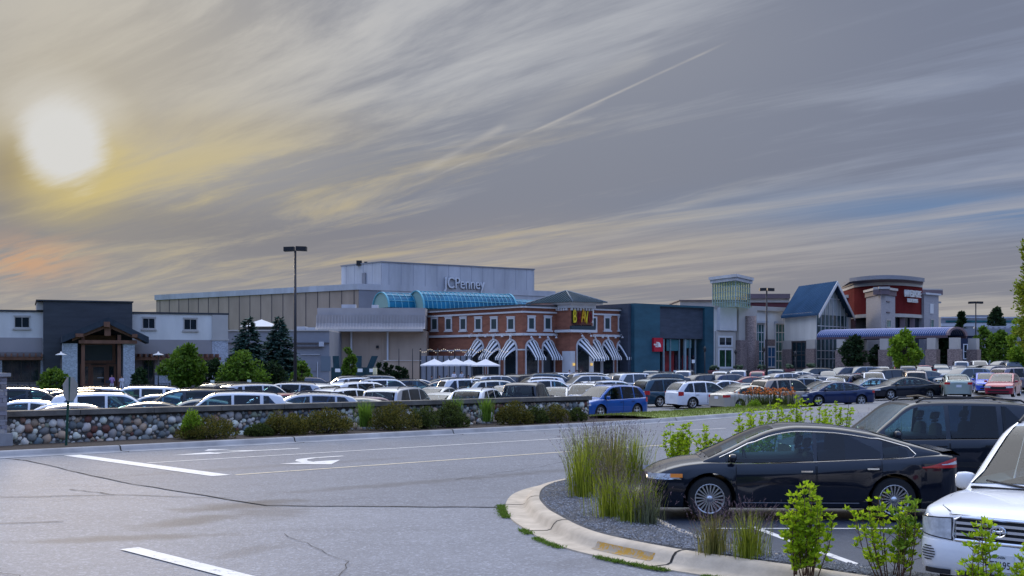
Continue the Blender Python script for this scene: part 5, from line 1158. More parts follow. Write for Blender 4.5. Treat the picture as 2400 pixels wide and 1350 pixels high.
tree('leafy_tree', 2001, 143, 788, 26, 1.2, 'dark', 'dark tree under the canopy next to the glass hall', seed=41, n=1500, ls=.34)
tree('leafy_tree', 2119, 128, 783, 38, 1.0, 'bright', 'bright green tree in front of the arched canopy', seed=42, n=2600, ls=.3)
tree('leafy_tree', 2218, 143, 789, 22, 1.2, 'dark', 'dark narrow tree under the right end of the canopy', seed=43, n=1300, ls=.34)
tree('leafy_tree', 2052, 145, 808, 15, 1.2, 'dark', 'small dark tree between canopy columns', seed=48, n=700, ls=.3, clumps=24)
tree('leafy_tree', 2304, 145, 766, 24, 1.6, 'mid', 'green tree beside the lamp past the canopy end', seed=44, n=1500, ls=.34)
tree('leafy_tree', 2346, 138, 775, 30, 1.0, 'mid', 'round green tree before the grey ribbed wall', seed=45, n=1900, ls=.34)
tree('leafy_tree', 2404, 118, 742, 42, 1.0, 'bright', 'bright yellow-green tree low at the right edge of the picture', seed=46, n=3200, ls=.3)
tree('leafy_tree', 2398, 120, 728, 30, 2.5, 'yel', 'tall yellow-green tree standing just behind the bright right-edge tree', seed=47, n=1400, ls=.3) if False else None
for px, d, yt, hw, lb, sd in ((2253, 200, 732, 9, 'small dark pine against the skyline left of the far lamp', 51), (2335, 205, 722, 19, 'broad dark pine against the skyline right of the far lamp', 52)):
    x = X_(px, d); t = thing('pine_tree', (x, d, 2), lb, 'pine tree', 'dark pines on the skyline'); tk, cr = tree_mesh((x, d, 2), Z_(yt, d)-2, hw/F*d, hw/F*d, 3, 'dark', 1500, .5, 34, seed=sd); tk.build('trunk', M_bark, t); cr.build('crown', LM['dark'], t, recalc=False)
# big tree whose branches reach in at the right edge
random.seed(61); d = 60.0; x = X_(2446, d); z = gz(x, d)
t = thing('roadside_tree', (x, d, z), 'tall tree whose leafy branch tips reach in at the right edge above the cars', 'tree'); tk = MB(); cr = MB(); tk.tube([(x, d, z), (x+.1, d, z+3), (x, d, z+9.0)], .16, 8, r1=.03)
for k in range(330):
    zz = random.uniform(2.7, 9.0); f = (zz-2.7)/6.3; rr = .85*interp(f, [(0, 1.2), (.25, 1.5), (.5, 1.55), (.65, .95), (.8, 1.25), (1, .25)])*random.uniform(.75, 1.12); a = random.uniform(0, 6.283)
    tip = Vector((x+rr*math.cos(a), d+rr*math.sin(a), z+zz)); o = Vector((x, d, z+zz-.5)); tk.tube([tuple(o), tuple(o.lerp(tip, .5)+Vector((0, 0, .1))), tuple(tip)], .018, 4, r1=.006)
    for _ in range(44): q = random.uniform(.45, 1.03); p = o.lerp(tip, q)+rnd_unit()*.14; leaf(cr, p, ((tip-o).normalized()+rnd_unit()*.9).normalized(), rnd_unit(), random.uniform(.12, .22), .10)
tk.build('trunk', M_bark, t); cr.build('crown', LM['yel'], t, recalc=False)
# planting in front of the brick restaurant: one low uneven bed of perennials
random.seed(70); mb = MB()
for k in range(9000):
    px = random.uniform(992, 1540); d = random.uniform(119, 123.5); x = X_(px, d); hgt = .35+.55*max(0, mnoise.noise(Vector((px*.05, d*.3, 0)))+.45); zz = gz(x, d)+random.uniform(0, hgt)
    if 1330 < px < 1390: continue
    leaf(mb, Vector((x, d, zz)), rnd_unit(), rnd_unit(), random.uniform(.2, .34), .16)
tag(mb.build('foliage', LM['olive'], recalc=False), 'low uneven perennials planted along the brick restaurant patio', 'plants', kind='stuff')
# bushes along the cobblestone wall
def bush(name, px, dback, ytop, hw_px, lmk, label, seed, v=None, group=None, n=2600, ls=.075):
    """dback: distance of the bush from the kerb line, measured across the road"""
    random.seed(seed); vv = v or 33.6; t = (px-1200)/F
    u = (t*(RV.y*vv)-RV.x*vv)/(RU.x-t*RU.y); x, y = uv(u, vv); z = .1; h = Z_(ytop-6, y)-z; r = hw_px/F*y*1.25; n = int(n*1.9)
    o = thing(name, (x, y, z), label, 'shrub', group); cr = MB(); tw = MB()
    for k in range(60):
        dd = rnd_unit(); dd.z = abs(dd.z); c = Vector((x+dd.x*r*.8, y+dd.y*min(r, 1.1)*.75, z+h*(.10+.78*dd.z*random.uniform(.4, 1)))); tw.tube([(x+dd.x*.08, y+dd.y*.08, z-.05), tuple(c)], .012, 4, r1=.004)
        for _ in range(n//60):
            e = rnd_unit(); p = c+Vector((e.x*r*.26, e.y*r*.26, e.z*h*.17))
            if p.z < z+.02: continue
            leaf(cr, p, (e+Vector((0, 0, .6))+rnd_unit()*.7).normalized(), rnd_unit(), ls*random.uniform(.7, 1.4), ls*.55)
    tw.build('stems', M_bark, o); cr.build('crown', LM[lmk], o, recalc=False); return o
WB = [(486, 983, 56, 'rust', 'rust-brown bush, leftmost of those along the cobblestone wall'), (452, 966, 20, 'bright', 'small bright green bush touching the leftmost rust-brown one'),
      (607, 1000, 26, 'olive', 'small dark low bush in the gap left of the long rust bush pair'), (672, 962, 40, 'rust', 'rust-green bush left of the pair under the wall lamp post'), (762, 962, 52, 'rust', 'wide rust-brown bush left of the first bright grass tuft'),
      (925, 950, 50, 'rust', 'large rust-brown bush right of the first bright grass tuft'), (992, 956, 30, 'olive', 'olive bush squeezed between two rust-brown bushes near the wall middle'), (1055, 948, 34, 'olive', 'olive bush with yellow tips left of the second grass tuft'),
      (1205, 946, 34, 'rust', 'rust-green bush right of the second grass tuft'), (1255, 956, 22, 'olive', 'small dark bush between the last two rust-brown bushes'), (1298, 950, 30, 'rust', 'rust-brown bush near the right end of the cobblestone wall'), (1352, 962, 20, 'olive', 'last small green bush at the right end of the cobblestone wall')]
for q, (px, yt, hw, lmk, lb) in enumerate(WB): bush('shrub', px, 0, yt, hw, lmk, lb, 80+q, group='shrubs along the cobblestone wall', n=2400 if hw > 30 else 1500)
# ornamental grass tufts
def blades(mb, x, y, z, n, h, spread, wd, lean=.42, seedy=None):
    for k in range(n):
        a = random.uniform(0, 6.283); r0 = abs(random.gauss(0, .35))*spread*.35; hh = h*random.uniform(.38, 1.06); ln = random.uniform(.05, 1)**1.2*lean*hh; bx, by = x+r0*math.cos(a), y+r0*math.sin(a)
        a2 = a+random.gauss(0, .6); pts = [Vector((bx+ln*t*t*math.cos(a2), by+ln*t*t*math.sin(a2), z+hh*t*(1-.12*t*ln/hh))) for t in (0, .35, .7, 1)]
        s = Vector((-math.sin(a2+random.uniform(-.8, .8)), math.cos(a2), 0))*wd/2
        for (p, w0), (q, w1) in zip(zip(pts, (.8, 1, .7)), zip(pts[1:], (1, .7, .05))): mb.face([p-s*w0, p+s*w0, q+s*w1, q-s*w1])
        if seedy is not None and random.random() < .5:
            seedy.append(pts)
def tuft(px, d, n, h, sp, lmk, label, seed, wd=.012, z=None, plume=True, group=None, xy=None):
    random.seed(seed); x, y = (X_(px, d), d) if xy is None else xy; z = .14 if z is None else z
    o = thing('ornamental_grass', (x, y, z), label, 'grass tuft', group); mb = MB(); sd = []; blades(mb, x, y, z, n, h, sp, wd, seedy=sd); mb.build('blades', GM[lmk], o, recalc=False)['kind'] = 'stuff'
    if plume:
        m2 = MB()
        for pts in sd[:int(n*.34)]:
            p = pts[-1]; dv = (pts[-1]-pts[-2]).normalized()
            for _ in range(9): q = p+dv*random.uniform(-.12, .16); leaf(m2, q, (dv+rnd_unit()*.55).normalized(), rnd_unit(), random.uniform(.03, .06), .006)
        m2.build('seed_heads', mat('seed_heads', (.17, .11, .12), .9, island=.4), o, recalc=False)['kind'] = 'stuff'
    return o
GM = dict(green=mat('grass_blades_green', (.16, .24, .012), .7, island=.45, col2=(.40, .44, .04), trans=.4), dry=mat('grass_blades_dry', (.11, .14, .02), .7, island=.4, col2=(.36, .32, .09), trans=.35), grey=mat('grass_blades_grey', (.07, .085, .05), .7, island=.4, col2=(.2, .22, .12), trans=.3), lime=mat('grass_blades_lime', (.10, .20, .02), .7, island=.4, col2=(.22, .36, .04), trans=.4))
def wuv(px, vv): t = (px-1200)/F; u = (t*(RV.y*vv)-RV.x*vv)/(RU.x-t*RU.y); return uv(u, vv)
for q, (px, lb, n, h) in enumerate(((856, 'bright green upright grass tuft, left one before the cobblestone wall', 420, .95), (1140, 'bright green upright grass tuft, middle one before the cobblestone wall', 380, .95), (1068, 'yellow-green grass tuft behind the olive bush at the wall', 320, .98))):
    tuft(px, 0, n, h, 1.0, 'lime', lb, 100+q, wd=.02, xy=wuv(px, 34.4), z=.2, plume=False, group='grass tufts at the cobblestone wall')
NT_ = [(1372, 21.0, 420, 1.30, 'green', 'tall green grass tuft at the left front of the gravel bed'), (1392, 22.3, 380, 1.30, 'dry', 'tall browning grass tuft behind the leftmost one'), (1436, 23.2, 300, 1.28, 'dry', 'tall purplish grass tuft in the middle of the back group'), (1484, 22.4, 300, 1.22, 'green', 'tall green grass tuft nearest the black saloon bumper'), (1432, 20.6, 300, 1.05, 'dry', 'purplish-brown grass tuft in the middle of the bed'),
       (1362, 20.2, 300, 1.1, 'green', 'green grass tuft at the nose of the gravel bed'), (1432, 17.6, 400, .80, 'green', 'lower green grass tuft in front of the tall group'), (1478, 17.1, 340, .70, 'green', 'wide low green grass tuft near the lower kerb'), (1518, 16.9, 300, .56, 'grey', 'greyish flopping grass tuft by the small inner kerb'), (1512, 18.2, 200, .66, 'green', 'green grass tuft beside the front wheel of the black saloon')]
for q, (px, d, n, h, k, lb) in enumerate(NT_): tuft(px, d, int(n*.85), h*.90, 1.1, k, lb, 120+q, wd=.011, group='ornamental grasses in the near gravel bed')
tuft(1672, 14.25, 300, .52, .8, 'dry', 'small tuft of thin grass behind the kerb, left of its twin', 140, wd=.008, group='thin grass tufts behind the near kerb'); tuft(1757, 13.95, 340, .58, .8, 'green', 'small tuft of thin grass behind the kerb, right of its twin', 141, wd=.008, group='thin grass tufts behind the near kerb')
for q, px in enumerate((2040, 2065, 2090, 2110, 2155, 2180, 2030)):
    tuft(px, 27.5+q*.1, 46, 1.05, .7, 'dry', ['thin pale seed stalks behind the black off-roader, %s' % w for w in ('above its front roof edge', 'left of its roof rack foot', 'right beside its roof rack foot', 'above its front door', 'above its rear door left half', 'above its rear door right half', 'left of its windscreen top')][q], 150+q, wd=.01, group='pale stalks behind the black off-roader')
# young shrubs with bright rosettes
def sprig(name, px, d, z, stems, h, sp, label, seed, ls=.055, lmk='fresh', bare=.28, group=None, dens=1.0):
    random.seed(seed); x = X_(px, d); o = thing(name, (x, d, z), label, 'shrub', group); st_ = MB(); lf = MB()
    for k in range(stems):
        a = random.uniform(0, 6.283); r = random.uniform(.15, 1)*sp; hh = h*random.uniform(.5, 1.0)*(1-.15*(r/sp)**2); top = Vector((x+r*math.cos(a), d+r*math.sin(a)*.7, z+hh)); b = Vector((x+.12*math.cos(a)*r/sp, d+.1*math.sin(a), z-.03)); mid = b.lerp(top, .5)+Vector((math.cos(a), math.sin(a), 0))*r*.12
        st_.tube([tuple(b), tuple(mid), tuple(top)], .007, 5, r1=.003); t = bare
        while t < 1.0:
            p = b.lerp(mid, t*2) if t < .5 else mid.lerp(top, t*2-1); tw = p
            if random.random() < .75 and t < .95:
                e = rnd_unit(); e.z = abs(e.z)*.5+.3; tw = p+e.normalized()*random.uniform(.04, .14); st_.tube([tuple(p), tuple(tw)], .003, 3, cap=False)
            for _ in range(int(random.randint(6, 9)*dens)):
                e = rnd_unit(); e.z = abs(e.z)*.9+.15; leaf(lf, tw, e.normalized(), rnd_unit(), ls*random.uniform(.6, 1.25), ls*.48)
            t += random.uniform(.035, .07)
    st_.build('stems', mat('twig_brown', (.10, .055, .035), .8), o); lf.build('leaves', LM[lmk], o, recalc=False); return o
G_ = 'young shrubs in the near bed'
sprig('young_shrub', 1893, 12.95, .14, 12, 1.06, .33, 'dense bright lime-green shrub in front of the black saloon rear door', 161, bare=.14, ls=.066, group=G_, dens=1.15); sprig('young_shrub', 1868, 13.0, .14, 7, 1.08, .17, 'narrow lime-green shrub at the left side of the dense one', 162, bare=.14, ls=.072, group=G_)
sprig('young_shrub', 2085, 12.6, .14, 11, .90, .40, 'loose green shrub in front of the black saloon rear wheel', 163, ls=.062, group=G_, lmk='fresh', bare=.2); sprig('young_shrub', 2110, 12.3, .14, 5, .95, .22, 'darker green shrub between the rear wheel and the white off-roader', 164, ls=.068, group=G_, lmk='bright', bare=.4)
sprig('young_shrub', 2292, 10.6, .14, 6, .95, .10, 'thin upright green shrub before the white off-roader grille', 165, ls=.066, group=G_, bare=.12); sprig('young_shrub', 2338, 10.5, .14, 4, .62, .14, 'low thin green shrub before the number plate', 166, ls=.05, group=G_, bare=.15); sprig('young_shrub', 2402, 10.6, .14, 4, .68, .10, 'thin green shrub cut by the right edge of the picture', 167, ls=.05, group=G_, bare=.15)
for q, (px, d, st_n, h, sp, lb) in enumerate(((1578, 27.0, 9, 1.15, .34, 'airy bright green shrub left behind the black saloon bonnet'), (1612, 27.3, 6, 1.0, .22, 'airy green shrub in the middle behind the bonnet'), (1662, 28.0, 8, .85, .34, 'smaller green shrub right behind the bonnet'), (1752, 28.4, 12, 1.35, .50, 'bright green bush top above the windscreen of the black saloon'), (1808, 29.5, 12, 1.45, .52, 'bright green bush top above the front of the black roof'), (1862, 30.0, 13, 1.62, .55, 'brightest green bush top above the black roof'), (1915, 31.5, 11, 1.45, .5, 'bright green bush top right of the brightest one'), (1965, 32.5, 10, 1.40, .45, 'small bright green bush top next to the black off-roader windscreen'))):
    sprig('leafy_shrub', px, d, .14, st_n, h, sp, lb, 170+q, ls=.075, group='bright shrubs on the strip behind the black saloon', bare=.12, dens=1.1)
# day lilies at the island nose
random.seed(190); x, y = X_(1800, 62.5), 62.5
o = thing('day_lilies', (x, y, .2), 'clump of orange day lilies at the end of the grass strip', 'flowers'); mb = MB(); fl = MB()
for k in range(26):
    cx, cy = x+random.gauss(0, .62), y+random.gauss(0, .5); blades(mb, cx, cy, .15, 26, .62, .6, .03, lean=.6)
    for _ in range(5):
        fx, fy, fz = cx+random.gauss(0, .2), cy+random.gauss(0, .2), .15+random.uniform(.62, .98); mb.tube([(fx, fy, .3), (fx, fy, fz)], .008, 3, cap=False)
        for __ in range(5): leaf(fl, Vector((fx, fy, fz)), (rnd_unit()+Vector((0, 0, .6))).normalized(), rnd_unit(), .12, .06)
mb.build('leaves', LM['olive'], o, recalc=False); fl.build('flowers', mat('lily_orange', (.55, .16, .03), .6, island=.4), o, recalc=False)
bush('shrub', 1768, 0, 944, 14, 'bright', 'small yellow-green bush left of the orange day lilies', 191, v=36.2, n=900); bush('shrub', 1731, 0, 955, 7, 'bright', 'tiny green bush on the grass strip left of the day lilies', 192, v=35.9, n=500)
# ------------------------------------------------------------------ cars (local axes: +X forward, ground at z = 0)
M_tyre = mat('tyre_rubber', (.018, .018, .019), .85); M_rim = mat('rim_alloy', (.55, .56, .58), .28, metal=.9); M_rimd = mat('rim_dark', (.03, .03, .035), .5)
M_under = mat("underbody_black", (.010, .010, .011), .9)
def see_through(m, fac, tint):
    t = NT(m.node_tree); tr = t.new('ShaderNodeBsdfTransparent'); tr.inputs[0].default_value = (*tint, 1); mx = t.new('ShaderNodeMixShader'); fr = t.new('ShaderNodeFresnel'); fr.inputs[0].default_value = fac
    gl = t.new('ShaderNodeBsdfGlossy'); gl.inputs['Roughness'].default_value = .03; t.l.new(fr.outputs[0], mx.inputs[0]); t.l.new(tr.outputs[0], mx.inputs[1]); t.l.new(gl.outputs[0], mx.inputs[2]); t.l.new(mx.outputs[0], t.n['Material Output'].inputs[0]); return m
M_cgo = M_cg = mat('car_glass_far', (.002, .006, .018), .04, spec=.45)
M_cg = see_through(mat('car_glass', (.002, .008, .020), .03, spec=.6), 1.5, (.36, .56, .64)); M_priv = see_through(mat('car_glass_privacy', (.002, .005, .012), .03, spec=.6), 1.5, (.12, .20, .30))
M_seat = mat('seat_fabric', (.035, .036, .042), .85); M_cgt = see_through(mat('car_windscreen', (.010, .018, .03), .05, spec=.9), 1.6, (.34, .46, .54)); M_cgto = mat('car_windscreen_far', (.010, .018, .03), .05, spec=.9)
M_head = mat('headlamp', (.50, .52, .55), .12, spec=.9, var=.35, scale=9); M_tail = mat('tail_lamp', (.42, .008, .012), .2, spec=.8, var=.2, scale=8); M_amber = mat('amber_lamp', (.85, .25, .03), .3)
M_chr = mat('chrome', (.75, .77, .80), .12, metal=1.0); M_blk = mat('black_trim', (.014, .014, .016), .5); M_plate = mat('number_plate', (.60, .62, .66), .5); M_seamc = mat('door_gap', (.01, .01, .012), .8)
SPEC = dict(
 sedan=dict(L=4.82, W=1.83, R=.325, fa=1.42, ra=-1.40, sill=.22, deck=[(-2.41, .93), (-2.25, 1.02), (-1.7, 1.05), (-1.0, 1.0), (0, .96), (.9, .945), (1.3, .95), (1.8, .88), (2.2, .79), (2.41, .68)],
   roof=[(-1.92, 1.03), (-1.45, 1.21), (-.85, 1.385), (-.25, 1.455), (.15, 1.445), (.5, 1.38), (.9, 1.20), (1.38, .94)], tum=.36, ws=(.42, 1.30), rw=(-1.80, -1.0), sw=[(-1.38, -.34, .9), (-.26, 1.02, 0)], doors=[(-1.05, -.30), (-.28, .95)], kind='saloon'),
 suv=dict(L=4.75, W=1.88, R=.365, fa=1.40, ra=-1.38, sill=.28, deck=[(-2.37, 1.0), (-2.28, 1.07), (-1., 1.06), (.9, 1.04), (1.25, 1.06), (1.8, 1.01), (2.2, .93), (2.37, .82)],
   roof=[(-2.26, 1.08), (-2.12, 1.42), (-1.97, 1.64), (-1.6, 1.71), (-.5, 1.75), (.2, 1.73), (.45, 1.66), (.8, 1.42), (1.28, 1.04)], tum=.24, ws=(.38, 1.20), rw=(-2.245, -2.03), sw=[(-1.98, -1.36, 1.0), (-1.24, -.36, 0), (-.27, .98, 0)], doors=[(-1.18, -.32), (-.30, .92)], rails=(-1.75, .15), kind='suv'),
 van=dict(L=5.05, W=1.97, R=.345, fa=1.62, ra=-1.42, sill=.22, deck=[(-2.52, .98), (-2.42, 1.04), (-1., 1.02), (1.1, .98), (1.6, 1.0), (2.05, .93), (2.35, .83), (2.52, .70)],
   roof=[(-2.41, 1.06), (-2.27, 1.42), (-2.1, 1.66), (-1.7, 1.75), (-.5, 1.79), (.3, 1.76), (.7, 1.66), (1.1, 1.42), (1.68, .99)], tum=.22, ws=(.60, 1.60), rw=(-2.395, -2.16), sw=[(-2.1, -1.12, 1.2), (-1.02, .02, 0), (.12, 1.3, 0)], doors=[(-.98, .05), (.08, 1.15)], rails=(-1.8, .1), kind='van'),
 cross=dict(L=4.58, W=1.84, R=.345, fa=1.36, ra=-1.30, sill=.25, deck=[(-2.29, .98), (-2.2, 1.05), (-1., 1.03), (.8, .99), (1.2, 1.01), (1.75, .95), (2.1, .86), (2.29, .74)],
   roof=[(-2.20, 1.07), (-2.0, 1.34), (-1.75, 1.54), (-1.3, 1.62), (-.4, 1.66), (.2, 1.63), (.5, 1.54), (.85, 1.32), (1.32, 1.0)], tum=.27, ws=(.42, 1.24), rw=(-2.17, -1.78), sw=[(-1.86, -1.2, 1.0), (-1.12, -.30, 0), (-.21, 1.0, 0)], doors=[(-1.1, -.26), (-.24, .95)], rails=(-1.5, .1), kind='suv'),
 hatch=dict(L=4.48, W=1.75, R=.315, fa=1.38, ra=-1.32, sill=.20, deck=[(-2.24, .98), (-2.15, 1.07), (-1.6, 1.06), (0, .97), (.9, .93), (1.3, .94), (1.75, .87), (2.1, .76), (2.24, .66)],
   roof=[(-2.12, 1.09), (-1.75, 1.24), (-1.1, 1.40), (-.4, 1.49), (.0, 1.485), (.4, 1.40), (.85, 1.20), (1.5, .92)], tum=.30, ws=(.30, 1.42), rw=(-2.02, -1.15), sw=[(-1.5, -.38, .7), (-.3, 1.1, 0)], doors=[(-1.05, -.33), (-.31, .95)], kind='hatchback'),
 pickup=dict(L=5.6, W=1.98, R=.385, fa=1.72, ra=-1.75, sill=.36, deck=[(-2.8, 1.16), (-2.7, 1.18), (-1.05, 1.18), (1.0, 1.14), (1.35, 1.15), (2.0, 1.10), (2.6, 1.02), (2.8, .92)],
   roof=[(-1.08, 1.17), (-1.0, 1.5), (-.88, 1.76), (-.5, 1.85), (.2, 1.86), (.5, 1.78), (.8, 1.52), (1.2, 1.15)], tum=.22, ws=(.46, 1.14), rw=(-1.06, -.93), sw=[(-.82, -.12, 0), (-.02, .98, 0)], doors=[(-.85, -.08), (-.06, .95)], kind='pickup'))
SPEC['saloon_near'] = dict(SPEC['sedan'], L=4.87, W=1.85, R=.345, fa=1.46, ra=-1.39, deck=[(-2.435, .98), (-2.32, 1.075), (-2.0, 1.07), (-1.5, 1.03), (-.8, 1.0), (0, .965), (.9, .94), (1.4, .95), (1.8, .915), (2.15, .83), (2.435, .70)],
   roof=[(-2.12, 1.075), (-1.6, 1.23), (-1.0, 1.385), (-.4, 1.46), (.05, 1.475), (.4, 1.43), (.75, 1.31), (1.1, 1.14), (1.55, .935)], tum=.38, ws=(.42, 1.46), rw=(-1.98, -1.15), sw=[(-1.62, -1.24, .50), (-1.20, -.22, .50), (-.16, 1.20, 0)], doors=[(-1.2, -.20), (-.18, 1.05)], spokes=20)
SPEC['offroader_black'] = dict(SPEC['suv'], L=4.87, W=1.87, deck=[(-2.43, 1.0), (-2.35, 1.10), (-1., 1.10), (.7, 1.09), (1.0, 1.11), (1.7, 1.08), (2.25, 1.0), (2.43, .90)],
   roof=[(-2.34, 1.10), (-2.22, 1.45), (-2.05, 1.70), (-1.7, 1.77), (-.5, 1.80), (.1, 1.78), (.3, 1.72), (.65, 1.44), (1.05, 1.09)], ws=(.26, .99), rw=(-2.32, -2.10), sw=[(-2.0, -1.42, 1.0), (-1.32, -.42, 0), (-.33, .80, 0)], doors=[(-1.27, -.38), (-.36, .80)], rails=(-1.85, -.0))
SPEC['offroader_white'] = dict(SPEC['suv'], L=4.70, W=1.83, deck=[(-2.35, 1.0), (-2.28, 1.08), (-1., 1.08), (.8, 1.05), (1.15, 1.075), (1.5, 1.06), (1.9, 1.01), (2.2, .955), (2.35, .90)])
def pch(x, pts):
    """smooth interpolation through the profile points"""
    if x <= pts[0][0]: return pts[0][1]
    if x >= pts[-1][0]: return pts[-1][1]
    for i in range(len(pts)-1):
        (x0, y0), (x1, y1) = pts[i], pts[i+1]
        if x <= x1:
            h = x1-x0; d = (y1-y0)/h
            dl = (y0-pts[i-1][1])/(x0-pts[i-1][0]) if i > 0 else d; dr = (pts[i+2][1]-y1)/(pts[i+2][0]-x1) if i+2 < len(pts) else d
            m0 = 0 if dl*d <= 0 else 2*dl*d/(dl+d); m1 = 0 if dr*d <= 0 else 2*dr*d/(dr+d); t = (x-x0)/h
            return (2*t**3-3*t*t+1)*y0+(t**3-2*t*t+t)*h*m0+(-2*t**3+3*t*t)*y1+(t**3-t*t)*h*m1
class Car:
    def __init__(s, sp):
        s.__dict__.update(sp); s.h = s.L/2; s.spk = sp.get('spokes', 5)
    def k(s, x):
        e = max(0, min(1, (abs(x)-(s.h-.34))/.34)); return 1-math.sqrt(max(0, 1-e*e))
    def w(s, x): return s.W/2*(1-.035*(abs(x)/s.h)**2)*(1-.36*s.k(x))
    def dk(s, x): return pch(x, s.deck)
    def zs(s, x): return s.dk(x)-.055-.03*s.k(x)
    def zb(s, x):
        z = s.sill+.05*s.k(x)
        for a in (s.fa, s.ra):
            Ra = s.R+.065
            if abs(x-a) < Ra: z = max(z, s.R+math.sqrt(max(0, Ra*Ra-(x-a)**2)))
        return z
    def yb(s, x, z):
        zs = s.zs(x); f = interp(z, [(.15, .93), (.32, .975), (.52, 1.0), (zs-.16, .995), (zs-.05, .975), (zs, .945)])
        for a in (s.fa, s.ra):
            r = math.hypot(x-a, z-s.R)
            if r < s.R+.20: f += .014*(1-sst(r, s.R+.06, s.R+.20))
        return s.w(x)*f
    def fx(s, y):
        w0 = s.W/2*.965
        kk = max(0, (1-abs(y)/w0)/.36); kk = max(0, min(1, kk)); return s.h-.34+.34*math.sqrt(max(0, 1-(1-kk)**2))
    def stations(s, n=46):
        xs = [-s.h+s.L*i/n for i in range(n+1)]
        for sg in (-1, 1): xs += [sg*(s.h-.34*(1-math.sin(a*math.pi/2/7))) for a in range(8)]
        for a in (s.fa, s.ra):
            Ra = s.R+.065; xs = [x for x in xs if abs(x-a) > Ra+.02]; xs += [a+Ra*math.sin(t*math.pi/2/7)*.9999 for t in range(-7, 8)]+[a-Ra-.002, a+Ra+.002]
        xs = sorted(set(round(x, 5) for x in xs)); out = [xs[0]]
        for x in xs[1:]:
            if x-out[-1] > .0015: out.append(x)
        return out
    def body(s, mb):
        rows = []
        for x in s.stations():
            zb, zs, zd = s.zb(x), s.zs(x), s.dk(x); L = []
            if zb > zs-.05: zb = zs-.05
            for f in (0, .12, .3, .5, .7, .85, .95, 1): z = zb+f*(zs-zb); L.append((s.yb(x, z), z))
            ye = L[-1][0]
            for q in (.975, .93, .84, .66, .4, .15): L.append((ye*q, zs+(zd-zs)*(1-q**5)**.75))
            rows.append([(x, y, z) for y, z in L]+[(x, -y, z) for y, z in reversed(L)])
        V = mb.grid(rows)
        for r in (V[0], V[-1]): 
            f = mb.bm.faces.new(r if r is V[0] else r[::-1]); f.material_index = mb.mi
    def under(s, mb):
        y = s.W/2-.27; mb.box(-s.h+.12, s.h-.12, -y, y, s.sill-.04, min(s.deck[0][1], s.deck[-1][1])-.12)
        for a in (s.fa, s.ra):
            for e in (-1, 1):
                Ra = s.R+.062; mb.grid([[(a+Ra*math.cos(t*math.pi/10), e*yy, s.R+Ra*math.sin(t*math.pi/10)) for t in range(-1, 12)] for yy in (s.W/2-.035, s.W/2-.30)])
    def ys(s, x, z):
        zb = s.zs(x)+.02; g = s.yb(min(max(x, s.roof[0][0]), s.roof[-1][0]), s.zs(x)-.02)*.985-.012
        xm = (s.roof[0][0]+s.roof[-1][0])/2; hf = (s.roof[-1][0]-s.roof[0][0])/2; g *= 1-.07*abs((x-xm)/hf)**4
        return g-max(0, z-zb)*s.tum
    def gtop(s, x):
        zt = pch(x, s.roof); zb = s.zs(x); h = max(0.0, zt-zb); rd = min(.085, .42*h); ye = s.ys(x, zt)-rd*1.1; return zt, rd, max(ye, .2)
    def roofm(s, mb, holes=False):
        rows = []; x0, x1 = s.roof[0][0], s.roof[-1][0]; n = 40; xs = [lerp(x0, x1, i/n) for i in range(n+1)]
        if holes:
            bd = [q for w_ in s.sw for q in w_[:2]]+list(s.ws)+list(s.rw); xs = sorted([x for x in xs if all(abs(x-q) > .02 for q in bd)]+[q for q in bd if x0 < q < x1]); xs = [x for i, x in enumerate(xs) if i == 0 or x-xs[i-1] > .004]
        for x in xs:
            zt, rd, ye = s.gtop(x); zb = s.zs(x)-.02; zt = max(zt, zb+.03)
            L = [(s.ys(x, zb), zb), (s.ys(x, lerp(zb, zt, .5)), lerp(zb, zt, .5)), (s.ys(x, zt-rd), zt-rd), (s.ys(x, zt-rd*.45)-rd*.12, zt-rd*.45), (s.ys(x, zt)-rd*.5, zt-rd*.12), (ye, zt), (ye*.6, zt+.016), (ye*.25, zt+.022)]
            rows.append([(x, y, z) for y, z in L]+[(x, -y, z) for y, z in reversed(L)])
        def skip(i, j):
            xm = (xs[i]+xs[min(i+1, len(xs)-1)])/2
            if j in (0, 1, 13, 14):
                zt, rd, _ = s.gtop(xm); z = s.zs(xm)
                return any(a < xm < b and (not lim or (xm-a)*lim*1.1+.125 > zt-.08-z) for a, b, lim in s.sw) and zt-z > .16
            if 5 <= j <= 9: return any(a < xm < b for a, b in (s.ws, s.rw))
            return False
        V = mb.grid(rows, skip=skip if holes else None)
        for r in (V[0], V[-1]): f = mb.bm.faces.new(r if r is V[0] else r[::-1]); f.material_index = mb.mi
    def cabin(s, mb):
        x0, x1 = s.roof[0][0]+.12, s.roof[-1][0]-.10
        mb.grid([[(x, y, s.dk(x)+.012) for y in (-s.W/2+.17, 0, s.W/2-.17)] for x in [lerp(x0, x1, i/10) for i in range(11)]])
        mb.grid([[(x, q*(s.gtop(x)[2]), s.gtop(x)[0]-.035) for q in (-1, 0, 1)] for x in [lerp(s.rw[1]+.02, s.ws[0]-.02, i/8) for i in range(9)]])
    def seats(s, mb):
        zt = s.gtop(0)[0]; xb = s.sw[-1][0]
        for e in (-1, 1):
            for x in ((xb+.02, xb-.86) if s.kind != 'pickup' else (xb+.02,)):
                for (a, b, z0, z1, h) in ((.0, .12, .80, zt-.42, .25), (.03, .12, zt-.42, zt-.36, .04), (.01, .12, zt-.36, zt-.20, .13)):
                    r = mb.ball((0, 0, 0), 1, (1, 1, 1), 2)
                    for v in r: q = [math.copysign(abs(c_)**.55, c_) for c_ in v.co]; v.co = (x+a*0-(v.co.z*.03)+q[0]*.06, e*.37+q[1]*h*.98, (z0+z1)/2+q[2]*(z1-z0)/2)
